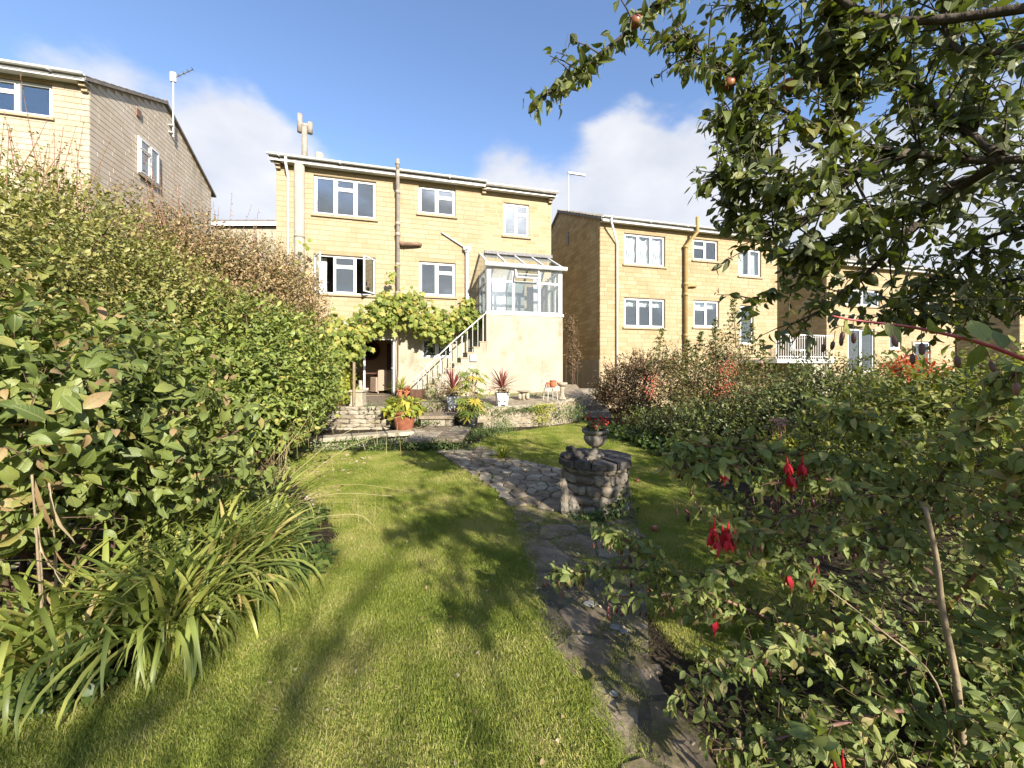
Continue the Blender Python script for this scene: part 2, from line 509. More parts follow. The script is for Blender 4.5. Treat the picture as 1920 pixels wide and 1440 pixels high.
M['urn'] = surf('lichened_cast_stone', [(0.2, (.10, .085, .065)), (0.5, (.20, .175, .135)), (0.8, (.33, .295, .24))], scale=14, rough=0.95, bump=0.5, bscale=70, spec=0.12, bdist=0.008)
M['pale_stone'] = surf('pale_cast_stone', [(0.2, (.22, .185, .125)), (0.5, (.34, .295, .215)), (0.8, (.44, .39, .30))], scale=12, rough=0.95, bump=0.4, bscale=60, spec=0.12)
M['white_pot'] = surf('white_painted_planter', [(0.25, (.40, .39, .36)), (0.5, (.62, .62, .60)), (0.8, (.72, .72, .71))], scale=10, rough=0.8, bump=0.3, spec=0.2)
M['terracotta'] = surf('terracotta', [(0.25, (.13, .042, .022)), (0.5, (.20, .068, .034)), (0.8, (.28, .125, .07))], scale=9, rough=0.85, bump=0.2, spec=0.2)
M['terracotta_light'] = surf('terracotta_orange', [(0.25, (.28, .085, .038)), (0.5, (.37, .13, .06)), (0.8, (.42, .19, .10))], scale=9, rough=0.85, bump=0.2, spec=0.2)
M['black_plastic'] = surf('black_plastic_pot', [(0.3, (.018, .02, .024)), (0.7, (.032, .034, .04))], scale=5, rough=0.5, bump=0.05, spec=0.4)
M['bark'] = surf('apple_bark', [(0.25, (.035, .028, .020)), (0.5, (.075, .06, .045)), (0.8, (.14, .12, .095))], scale=14, rough=0.95, bump=0.9, bscale=40, spec=0.1, stretch=(1, 1, 0.35), bdist=0.02)
M['twig'] = surf('brown_twig', [(0.3, (.07, .042, .026)), (0.7, (.14, .09, .06))], scale=20, rough=0.85, bump=0.2, spec=0.2)
M['twig_red'] = surf('reddish_twig', [(0.3, (.17, .085, .055)), (0.7, (.28, .15, .10))], scale=20, rough=0.6, bump=0.1, spec=0.3)
M['twig_pale'] = surf('pale_dry_stem', [(0.3, (.20, .15, .09)), (0.7, (.30, .235, .145))], scale=20, rough=0.85, bump=0.2, spec=0.2)
M['wicker'] = surf('wicker', [(0.3, (.30, .21, .15)), (0.7, (.42, .31, .23))], scale=60, rough=0.8, bump=0.6, bscale=120, spec=0.2)
M['mirror_frame'] = surf('dark_red_frame', [(0.3, (.10, .018, .015)), (0.7, (.16, .03, .022))], scale=8, rough=0.4, bump=0.1, spec=0.4)
M['brown_wood'] = surf('dark_wood', [(0.3, (.07, .032, .02)), (0.7, (.13, .065, .04))], scale=12, rough=0.6, bump=0.15, spec=0.3, stretch=(1, 1, .2))
M['apple'] = surf('windfall_apple', [(0.3, (.20, .04, .025)), (0.55, (.26, .09, .04)), (0.8, (.30, .21, .08))], scale=9, rough=0.4, bump=0.05, spec=0.4)

# foliage (albedo 0.03 to 0.2)
M['leaf_apple'] = leafmat('apple_leaf', [(0.0, (.072, .09, .023)), (0.5, (.12, .145, .035)), (0.9, (.175, .19, .046)), (1.0, (.24, .21, .05))], veins=True, trans=.30, rough=.42, spec=.35, under=(.17, .185, .105), tcol=(.9, 1.0, .35))
M['leaf_broad'] = leafmat('broad_leaf', [(0.0, (.085, .118, .028)), (0.5, (.15, .19, .043)), (0.85, (.215, .24, .056)), (0.95, (.28, .25, .07)), (1.0, (.33, .22, .11))], veins=True, trans=.28, rough=.45, spec=.35)
M['leaf_laurel'] = leafmat('laurel_leaf', [(0.0, (.095, .13, .026)), (0.5, (.18, .23, .045)), (0.9, (.27, .305, .066)), (1.0, (.38, .32, .08))], veins=True, trans=.25, rough=.42, spec=.32)
M['leaf_brown'] = leafmat('bronze_leaf', [(0.0, (.12, .115, .04)), (0.3, (.235, .18, .075)), (0.65, (.33, .225, .115)), (0.9, (.40, .27, .16)), (1.0, (.46, .37, .14))], trans=.25, rough=.5, spec=.4)
M['leaf_olive'] = leafmat('olive_leaf', [(0.0, (.12, .135, .034)), (0.4, (.215, .22, .056)), (0.8, (.30, .275, .082)), (1.0, (.36, .28, .11))], trans=.25, rough=.45, spec=.4)
M['leaf_vine'] = leafmat('vine_leaf', [(0.0, (.11, .145, .028)), (0.4, (.20, .24, .045)), (0.8, (.31, .32, .075)), (1.0, (.44, .35, .09))], trans=.35, rough=.55, spec=.3)
M['leaf_fuchsia'] = leafmat('fuchsia_leaf', [(0.0, (.115, .15, .042)), (0.5, (.20, .245, .064)), (0.85, (.27, .29, .082)), (1.0, (.35, .27, .11))], veins=True, trans=.25, rough=.55, spec=.3)
M['leaf_lime'] = leafmat('lime_leaf', [(0.0, (.11, .13, .03)), (0.5, (.18, .20, .042)), (0.9, (.26, .26, .056)), (1.0, (.36, .30, .07))], veins=True, trans=.35, rough=.5, spec=.3)
M['leaf_dark'] = leafmat('dark_leaf', [(0.0, (.055, .075, .022)), (0.5, (.11, .132, .036)), (0.9, (.175, .185, .052)), (1.0, (.22, .18, .06))], trans=.2, rough=.45, spec=.4)
M['leaf_mixed'] = leafmat('cotoneaster_leaf', [(0.0, (.075, .085, .027)), (0.4, (.145, .145, .045)), (0.75, (.22, .185, .065)), (0.92, (.28, .16, .075)), (1.0, (.33, .09, .05))], trans=.25, rough=.45, spec=.4)
M['leaf_russet'] = leafmat('russet_leaf', [(0.0, (.07, .065, .03)), (0.4, (.13, .09, .045)), (0.8, (.20, .115, .065)), (1.0, (.26, .17, .09))], trans=.25, rough=.55, spec=.3)
M['leaf_ivy'] = leafmat('ivy_leaf', [(0.0, (.045, .08, .02)), (0.5, (.09, .135, .03)), (1.0, (.17, .20, .05))], trans=.25, rough=.4, spec=.4)
M['leaf_hosta'] = leafmat('yellowing_leaf', [(0.0, (.16, .21, .03)), (0.5, (.28, .31, .045)), (1.0, (.46, .38, .06))], trans=.35, rough=.5, spec=.3)
M['leaf_fatsia'] = leafmat('fatsia_leaf', [(0.0, (.14, .18, .035)), (0.55, (.17, .22, .04)), (0.75, (.33, .30, .06)), (1.0, (.50, .37, .06))], trans=.3, rough=.4, spec=.4)
M['leaf_red'] = leafmat('crimson_blade', [(0.0, (.13, .03, .028)), (0.5, (.25, .06, .05)), (1.0, (.36, .15, .11))], trans=.25, rough=.45, spec=.4, tcol=(1, .5, .4))
M['leaf_sumac'] = leafmat('autumn_red_leaf', [(0.0, (.26, .035, .02)), (0.5, (.38, .08, .03)), (1.0, (.45, .18, .05))], trans=.35, rough=.5, spec=.3, tcol=(1.1, .6, .3))
M['blade'] = leafmat('strap_blade', [(0.0, (.095, .125, .03)), (0.4, (.175, .215, .045)), (0.75, (.27, .30, .068)), (0.93, (.40, .38, .10)), (1.0, (.46, .35, .14))], trans=.3, rough=.42, spec=.45)
M['straw'] = leafmat('straw_stem', [(0.0, (.28, .22, .09)), (0.5, (.40, .33, .14)), (1.0, (.50, .43, .22))], trans=.2, rough=.6, spec=.3)
M['grass'] = leafmat('lawn_grass', [(0.0, (.165, .21, .034)), (0.4, (.255, .295, .05)), (0.75, (.35, .355, .082)), (1.0, (.48, .42, .18))], trans=.35, rough=.55, spec=.25, mottled=.48)
M['petal_red'] = leafmat('red_petal', [(0.0, (.42, .012, .022)), (1.0, (.58, .03, .045))], trans=.3, rough=.45, spec=.3, tcol=(1.1, .4, .4))
M['petal_scarlet'] = leafmat('scarlet_petal', [(0.0, (.34, .02, .012)), (1.0, (.46, .045, .028))], trans=.3, rough=.5, spec=.3, tcol=(1.1, .4, .3))
M['pod'] = surf('dark_fuchsia_pod', [(0.3, (.035, .010, .010)), (0.7, (.09, .02, .02))], scale=30, rough=0.4, bump=0.05, spec=0.45, piece=.2)
M['pod_brown'] = surf('brown_fuchsia_pod', [(0.3, (.10, .045, .03)), (0.7, (.20, .09, .055))], scale=30, rough=0.45, bump=0.05, spec=0.4, piece=.2)
M['berry'] = surf('orange_red_berry', [(0.3, (.30, .055, .03)), (0.7, (.42, .12, .06))], scale=30, rough=0.4, bump=0.0, spec=0.4)
M['sedum'] = surf('dusty_pink_flower', [(0.3, (.36, .20, .17)), (0.7, (.48, .31, .25))], scale=50, rough=0.9, bump=0.6, spec=0.1)
M['fallen'] = leafmat('fallen_leaf', [(0.0, (.20, .12, .05)), (0.5, (.36, .27, .15)), (1.0, (.52, .46, .34))], trans=.15, rough=.7, spec=.2)


# ------------------------------------------------------------------ leaves
def leaf_shape(stations, fold=0.18, curl=0.18, tip=0.0, twist=0.0):
    """unit leaf along +Y, face up; stations (t, half width). Returns verts, triangles"""
    v = [(0, 0, 0)]
    for t, w in stations:
        z = -curl * t * t
        v += [(-w, t, z + fold * w), (0, t, z), (w, t, z + fold * w)]
    v.append((tip, 1, -curl))
    k = len(stations)
    f = [(0, 2, 1), (0, 3, 2)]
    for i in range(k - 1):
        a = 1 + 3 * i; b = a + 3
        f += [(a, a + 1, b + 1), (a, b + 1, b), (a + 1, a + 2, b + 2), (a + 1, b + 2, b + 1)]
    a = 1 + 3 * (k - 1); e = 1 + 3 * k
    f += [(a, a + 1, e), (a + 1, a + 2, e)]
    return np.array(v, dtype=np.float64), np.array(f, dtype=np.int64)


OV = [(0.12, .14), (0.35, .27), (0.6, .25), (0.83, .13)]
LEAF = {
    'ovate': [leaf_shape(OV, .28, .22), leaf_shape(OV, .45, .42), leaf_shape(OV, .10, -.05), leaf_shape([(a, w * 1.15) for a, w in OV], .35, .30, .05), leaf_shape([(a, w * .8) for a, w in OV], .7, .55, -.1), leaf_shape([(a, w * (.8 + .4 * a)) for a, w in OV], .2, .75, .1)],
    'round': [leaf_shape([(0.08, .20), (0.3, .38), (0.6, .38), (0.86, .2)], f, c) for f, c in ((.25, .2), (.4, .35), (.1, .05))],
    'lance': [leaf_shape([(0.15, .10), (0.45, .17), (0.78, .10)], f, c) for f, c in ((.3, .25), (.5, .5), (.2, .05))],
    'small': [leaf_shape([(0.35, .24), (0.72, .19)], f, c) for f, c in ((.3, .2), (.1, -.1), (.5, .4))],
    'tiny': [leaf_shape([(0.48, .26)], f, c) for f, c in ((.35, .2), (.1, -.1))],
}


def vine_leaf():
    ang = [0, 25, 50, 80, 105, 135, 160, 180, 200, 225, 255, 280, 310, 335]
    rad = [.62, .42, .55, .36, .48, .34, .34, .12, .34, .34, .48, .36, .55, .42]
    v = [(0, .36, 0.02)]
    for a, r in zip(ang, rad):
        a = math.radians(a)
        v.append((math.sin(a) * r * .9, .36 + math.cos(a) * r, -.35 * r * r + .05 * math.sin(3 * a)))
    f = [(0, i + 1 if i else 1, 0) for i in range(0)]
    n = len(ang)
    f = [(0, 1 + (i + 1) % n, 1 + i) for i in range(n)]
    return np.array(v, dtype=np.float64), np.array(f, dtype=np.int64)


def palm_leaf(lobes=7):
    v = [(0, .1, 0)]
    f = []
    for i in range(lobes):
        a = math.radians(-115 + 230 * i / (lobes - 1))
        L_ = .9 - .25 * abs(i - (lobes - 1) / 2) / ((lobes - 1) / 2)
        for s, r, zz in ((-.20, .5, .03), (0, 1.0, -.12), (.20, .5, .03)):
            v.append((math.sin(a + s) * L_ * r, .1 + math.cos(a + s) * L_ * r, zz * L_))
        k = 1 + 3 * i
        f += [(0, k + 1, k), (0, k + 2, k + 1)]
    return np.array(v, dtype=np.float64), np.array(f, dtype=np.int64)


LEAF['vine'] = [vine_leaf()]
LEAF['palm'] = [palm_leaf()]
_leafmesh = {}


def leaf_lv(v):
    """across and along the blade, for the veins"""
    w = np.max(np.abs(v[:, 0])) + 1e-9
    return np.stack([np.abs(v[:, 0]) / w, v[:, 1], np.zeros(len(v))], 1)


def set_lv(me, lv):
    a = me.attributes.new('lv', 'FLOAT_VECTOR', 'POINT')
    a.data.foreach_set('vector', np.ascontiguousarray(lv, dtype=np.float32).ravel())


def leaf_data(key, i, mat):
    k = (key, i, mat.name)
    if k not in _leafmesh:
        v, f = LEAF[key][i]
        me = bpy.data.meshes.new('leaf')
        me.from_pydata([tuple(x) for x in v], [], [tuple(int(q) for q in x) for x in f])
        me.polygons.foreach_set('use_smooth', [True] * len(me.polygons))
        me.materials.append(mat)
        set_lv(me, leaf_lv(v))
        _leafmesh[k] = me
    return _leafmesh[k]


def np_mesh(name, V, T, mat, smooth=True):
    me = bpy.data.meshes.new(name)
    me.vertices.add(len(V))
    me.vertices.foreach_set('co', np.ascontiguousarray(V, dtype=np.float32).ravel())
    me.loops.add(len(T) * 3)
    me.loops.foreach_set('vertex_index', np.ascontiguousarray(T, dtype=np.int32).ravel())
    me.polygons.add(len(T))
    me.polygons.foreach_set('loop_start', np.arange(len(T), dtype=np.int32) * 3)
    me.polygons.foreach_set('loop_total', np.full(len(T), 3, dtype=np.int32))
    if smooth: me.polygons.foreach_set('use_smooth', np.ones(len(T), dtype=bool))
    me.update(calc_edges=True)
    if mat is not None: me.materials.append(mat)
    return me


def unit(a):
    return a / np.maximum(np.linalg.norm(a, axis=1, keepdims=True), 1e-9)


def rnd_dirs(n):
    return unit(rng.normal(size=(n, 3)))


def frames(d, nrm):
    """leaf axes: columns side, along, normal"""
    d = unit(d)
    nrm = nrm - d * np.sum(nrm * d, axis=1, keepdims=True)
    bad = np.linalg.norm(nrm, axis=1) < 1e-4
    nrm[bad] = np.array([0.3, 0.2, 0.9])
    nrm = unit(nrm - d * np.sum(nrm * d, axis=1, keepdims=True))
    s = np.cross(d, nrm)
    return np.stack([s, d, nrm], axis=2)


def scatter(owner, pos, R, size, key, mat, n_parts=0, part='leaf', mass='foliage', facing=None):
    """leaves on a plant: those that show largest become leaf objects, all others one mass; positions are world, owner unrotated"""
    base = np.array(owner.location)
    n = len(pos)
    if n == 0: return
    var = rng.integers(0, len(LEAF[key]), n)
    chosen = np.zeros(n, dtype=bool)
    if n_parts > 0:
        d = pos - np.array([0, 0, EYE])
        dist = np.linalg.norm(d, axis=1)
        px = CX + FPX * d[:, 0] / np.maximum(d[:, 1], 1e-3)
        py = CY - FPX * d[:, 2] / np.maximum(d[:, 1], 1e-3)
        inv = (d[:, 1] > 0.3) & (px > 5) & (px < 1915) & (py > 5) & (py < 1435)
        met = size / dist
        nd = np.abs(np.sum(R[:, :, 2] * d, axis=1)) / dist
        met = met * (0.35 + nd)
        if facing is not None: met = met * facing
        met = np.where(inv, met, -1)
        idx = np.argsort(-met)[:n_parts]
        idx = idx[met[idx] > 0]
        chosen[idx] = True
        for i in idx:
            m4 = Matrix.Identity(4)
            m3 = R[i] * size[i]
            for a in range(3):
                for b in range(3): m4[a][b] = m3[a, b]
                m4[a][3] = pos[i, a] - base[a]
            o = bpy.data.objects.new(part, leaf_data(key, int(var[i]), mat))
            COL.objects.link(o)
            o.parent = owner
            o.matrix_local = m4
    rest = ~chosen
    Vs, Ts, Ls, off = [], [], [], 0
    for k in range(len(LEAF[key])):
        sel = rest & (var == k)
        c = int(sel.sum())
        if not c: continue
        lv, lt = LEAF[key][k]
        V = np.einsum('nij,kj->nki', R[sel] * size[sel][:, None, None], lv) + (pos[sel] - base)[:, None, :]
        Vs.append(V.reshape(-1, 3))
        Ls.append(np.tile(leaf_lv(lv), (c, 1)))
        T = lt[None] + (np.arange(c) * len(lv))[:, None, None] + off
        Ts.append(T.reshape(-1, 3))
        off += c * len(lv)
    if Vs:
        me = np_mesh(mass, np.concatenate(Vs), np.concatenate(Ts), mat)
        set_lv(me, np.concatenate(Ls))
        o = link(mass, me, owner)
        o['kind'] = 'stuff'
        return o


def blob_points(blobs, n, inner=0.55, zmin=None, lump=0.22):
    """points near the surface of a union of ellipsoids with a lumpy outline -> positions, outward directions"""
    b = np.array(blobs, dtype=float)
    w = (b[:, 3] * b[:, 4] + b[:, 4] * b[:, 5] + b[:, 3] * b[:, 5])
    out_p, out_d, got = [], [], 0
    ph = rng.uniform(0, 6.28, (len(b), 6))
    tries = 0
    while got < n and tries < 30:
        tries += 1
        m = int((n - got) * 1.7) + 50
        k = rng.choice(len(b), m, p=w / w.sum())
        u = rnd_dirs(m)
        r = 1 - (1 - inner) * rng.random(m) ** 1.6
        lob = 1 + lump * (np.sin(5 * u[:, 0] + ph[k, 0]) * np.sin(4 * u[:, 1] + ph[k, 1]) + .6 * np.sin(9 * u[:, 2] + ph[k, 2]) * np.sin(8 * u[:, 0] + ph[k, 3]) + .5 * np.sin(13 * u[:, 1] + ph[k, 4]) * np.sin(11 * u[:, 2] + ph[k, 5]))
        p = b[k, :3] + u * b[k, 3:6] * (r * lob)[:, None]
        dirs = unit(u / b[k, 3:6])
        ok = np.ones(m, dtype=bool)
        for j in range(len(b)):
            q = np.linalg.norm((p - b[j, :3]) / b[j, 3:6], axis=1)
            ok &= ~((q < inner * 0.9) & (k != j))
        if zmin is not None: ok &= p[:, 2] > zmin
        out_p.append(p[ok]); out_d.append(dirs[ok]); got += int(ok.sum())
    p = np.concatenate(out_p)[:n]; d = np.concatenate(out_d)[:n]
    return p, d


def sprigs(tip, D, per, length, size, spread=0.95, droop=0.15, jitter=0.25, svar=0.42, shrink=0.35):
    """leaves set spirally along short shoots that end at tip and run along D"""
    n = len(tip)
    D = unit(D)
    a = unit(np.cross(D, np.where(np.abs(D[:, 2:3]) < .9, np.array([[0, 0, 1.0]]), np.array([[1.0, 0, 0]]))))
    b = np.cross(D, a)
    P_, dd, nn, ss = [], [], [], []
    ph = rng.uniform(0, 6.28, n)
    for j in range(per):
        t = j / max(per - 1, 1)
        an = ph + 2.4 * j
        rad = a * np.cos(an)[:, None] + b * np.sin(an)[:, None]
        al = spread * (1.0 - 0.55 * (1 - t)) if False else spread * (0.55 + 0.45 * t)
        d = D * math.cos(al) + rad * math.sin(al) + rng.normal(0, jitter, (n, 3))
        d[:, 2] -= droop * (0.5 + rng.random(n))
        nr = D + rng.normal(0, jitter, (n, 3)) + np.array([0, 0, .35])
        P_.append(tip - D * (length * t) + rng.normal(0, length * .05, (n, 3)))
        dd.append(d); nn.append(nr)
        ss.append(size * (1 - shrink * (1 - t)) * rng.uniform(1 - svar, 1 + svar, n))
    return np.concatenate(P_), frames(np.concatenate(dd), np.concatenate(nn)), np.concatenate(ss)


def shoots(mb, tip, D, length, r=0.003, n=3):
    for i in range(len(tip)):
        a = Vector(tip[i]); d = Vector(D[i]).normalized()
        mb.tube([a - d * length * 1.6 - Vector((0, 0, .15 * length)), a - d * length * .7, a], [r * 1.5, r, r * .6], n, cap=False)


def stems(mb, base, tips, r0=0.02, r1=0.004, n=5, spread=.25):
    for t in tips:
        b = Vector(base) + Vector((random.gauss(0, spread), random.gauss(0, spread), 0))
        t = Vector(t)
        mid = b.lerp(t, .5) + Vector((random.gauss(0, .08), random.gauss(0, .08), .15 * (t - b).length))
        mb.tube(smooth_path([b, mid, t], 4), list(np.linspace(r0, r1, 9)), n, cap=False)


def shrub(name, label, cat, base, blobs, n_tip, per, size, key, mat, parts=0, group=None, stem_n=14, stem_r=.02, twig='twig', length=None, droop=.15, up=.35, inner=.5, zmin=0.02, spread=.95, lump=.22, twig_show=0, jitter=.25, filler=0.25):
    root = empty(name, base, label, cat, group)
    length = length or size * 2.2
    p, d = blob_points(blobs, n_tip, inner, zmin, lump)
    D = unit(d + np.array([0, 0, up]) + rng.normal(0, .3, d.shape))
    toc = unit(np.array([[0, 0, EYE]]) - p)
    face = np.clip(np.sum(toc * d, axis=1) + .35, 0.02, 1)
    pos, R, s = sprigs(p, D, per, length, size, spread, droop, jitter)
    if filler > 0:
        pf, df = blob_points(blobs, int(n_tip * per * filler), inner * .45, zmin, lump)
        keep = np.ones(len(pf), bool)
        Rf = frames(rng.normal(size=df.shape) + np.array([0, 0, -.2]), df + np.array([0, 0, .4]))
        sf = size * rng.uniform(.9, 1.4, len(pf))
        pos = np.concatenate([pos, pf]); R = np.concatenate([R, Rf]); s = np.concatenate([s, sf])
        face = np.concatenate([np.tile(face, per), np.full(len(pf), .05)])
    else:
        face = np.tile(face, per)
    scatter(root, pos, R, s, key, mat, parts, facing=face)
    mb = MB()
    sel = rng.choice(len(p), min(stem_n, len(p)), replace=False)
    stems(mb, base, p[sel], stem_r, min(.004, stem_r * .6), 5, spread=min(.25, .4 * min(b[3] for b in blobs)))
    if twig_show:
        sel = rng.choice(len(p), min(twig_show, len(p)), replace=False)
        shoots(mb, p[sel], D[sel], length, .0035)
    if mb.v:
        o = mb.build('stems', M[twig], root, True, world=True); o['kind'] = 'stuff'
    return root, p, D


# ================================================================== HOUSES
TH = math.atan(200.0 / 730.0)
CT, ST = math.cos(TH), math.sin(TH)
OX, OY = -7.694, 12.707                       # ground corner of the middle house, in line with its whole row


def fac(px, py, v=0.0):
    """photo pixel on the row's facade plane, set back by v -> (distance along the row, height)"""
    a = (px - CX) / FPX
    u = (a * (OY + v * CT) - (OX - v * ST)) / (CT - a * ST)
    Y = OY + v * CT + u * ST
    return u, EYE - (py - CY) / FPX * Y


def row_pt(u, v, z):
    return Vector((OX + u * CT - v * ST, OY + u * ST + v * CT, z))


BLOCK_ME = {}


def block_mesh(mat, b=.0):
    if mat.name not in BLOCK_ME:
        mb = MB(); e = .03
        mb.add([(-.5, 0, -.5), (.5, 0, -.5), (.5, 0, .5), (-.5, 0, .5), (-.5 + .012, 1, -.5 + e), (.5 - .012, 1, -.5 + e), (.5 - .012, 1, .5 - e), (-.5 + .012, 1, .5 - e)],
               [(4, 7, 6, 5), (0, 4, 5, 1), (1, 5, 6, 2), (2, 6, 7, 3), (3, 7, 4, 0)])
        BLOCK_ME[mat.name] = mb.mesh('stone_block', mat)
    return BLOCK_ME[mat.name]


def wall_of_blocks(house, name, T, a0, a1, b0, b1, holes, course, length, mat, mortar, thick=.22, proud=.009, joint=.010, parts=0, top=None, score=None, jw=None):
    """ashlar wall in the plane given by T (a along, b up, +c outwards): mortar core with openings, and every block standing proud of it"""
    core = MB()
    xs = sorted(set([a0, a1] + [x for h in holes for x in (h[0], h[1]) if a0 < x < a1]))
    zs = sorted(set([b0, b1] + [x for h in holes for x in (h[2], h[3]) if b0 < x < b1]))
    if top is None:
        for i in range(len(xs) - 1):
            for j in range(len(zs) - 1):
                cx, cz = (xs[i] + xs[i + 1]) / 2, (zs[j] + zs[j + 1]) / 2
                if any(h[0] < cx < h[1] and h[2] < cz < h[3] for h in holes): continue
                core.box(xs[i], xs[i + 1], -thick, 0, zs[j], zs[j + 1])
    else:
        am = top[0]
        poly = [(a0, b0), (a1, b0), (a1, top[3]), (am, top[1]), (a0, top[2])]
        n = 5
        vs_ = [(x, -thick, z) for x, z in poly] + [(x, 0, z) for x, z in poly]
        core.add(vs_, [tuple(range(n)), tuple(range(2 * n - 1, n - 1, -1))] + [(i, n + i, n + (i + 1) % n, (i + 1) % n) for i in range(n)])
    # local plane frame: x = a, y = outward, z = up
    wall = link(name, core.mesh(name, mortar), house, T)
    items = []
    row, z = 0, b0
    while z < b1 - .04 or (top and z < top[1]):
        z1 = z + course
        if top is None: z1 = min(z1, b1)
        segs = [(a0, a1)]
        if top is not None:
            zz = z1
            am, zr, zl, zrt = top
            lo, hi = a0, a1
            if zz > zl: lo = a0 + (am - a0) * (zz - zl) / (zr - zl)
            if zz > zrt: hi = a1 - (a1 - am) * (zz - zrt) / (zr - zrt)
            segs = [(lo, hi)] if hi - lo > .2 else []
        for h in holes:
            if h[2] < z1 - .02 and h[3] > z + .02:
                ns = []
                for s0, s1 in segs:
                    if h[1] <= s0 or h[0] >= s1: ns.append((s0, s1)); continue
                    if h[0] - s0 > .03: ns.append((s0, h[0]))
                    if s1 - h[1] > .03: ns.append((h[1], s1))
                segs = ns
        for s0, s1 in segs:
            x = s0
            first = True
            while x < s1 - 1e-4:
                w = length * random.uniform(.62, 1.3)
                if first and row % 2: w *= .55
                first = False
                e = min(x + w, s1)
                if s1 - e < length * .25: e = s1
                items.append(((x + e) / 2, (z + z1) / 2, e - x - (joint if jw is None else jw), z1 - z - joint))
                x = e
        z = z1; row += 1
    if parts:
        order = sorted(items, key=score) if score else items
        big = order[:parts]; rest = order[parts:]
    else:
        big, rest = [], items
    bm_ = block_mesh(mat)
    for (cx, cz, w, h) in big:
        o = bpy.data.objects.new('stone_block', bm_)
        COL.objects.link(o); o.parent = wall
        o.matrix_local = Matrix.Translation((cx, 0.0, cz)) @ Matrix.Diagonal((w, proud * random.uniform(.55, 1.15), h, 1))
    if rest:
        mb = MB()
        for (cx, cz, w, h) in rest:
            p = proud * random.uniform(.55, 1.15); e = h * .03
            x0, x1, z0, z1 = cx - w / 2, cx + w / 2, cz - h / 2, cz + h / 2
            mb.add([(x0, 0, z0), (x1, 0, z0), (x1, 0, z1), (x0, 0, z1), (x0 + .006, p, z0 + e), (x1 - .006, p, z0 + e), (x1 - .006, p, z1 - e), (x0 + .006, p, z1 - e)],
                   [(4, 7, 6, 5), (0, 4, 5, 1), (1, 5, 6, 2), (2, 6, 7, 3), (3, 7, 4, 0)])
        o = mb.build('stone_block', mat, wall)
        o['kind'] = 'stuff'
    return wall


def T_front(v=0.0):
    """a = along the facade, outward = towards the garden"""
    return Matrix(((1, 0, 0, 0), (0, -1, 0, v), (0, 0, 1, 0), (0, 0, 0, 1)))


def T_left(u0):      # gable facing -u : a = depth into the house
    return Matrix(((0, -1, 0, u0), (1, 0, 0, 0), (0, 0, 1, 0), (0, 0, 0, 1)))


def T_right(u1):     # gable facing +u
    return Matrix(((0, 1, 0, u1), (1, 0, 0, 0), (0, 0, 1, 0), (0, 0, 0, 1)))


def pane_box(w, h):
    return MB().box(-w / 2, w / 2, -.004, .004, -h / 2, h / 2)


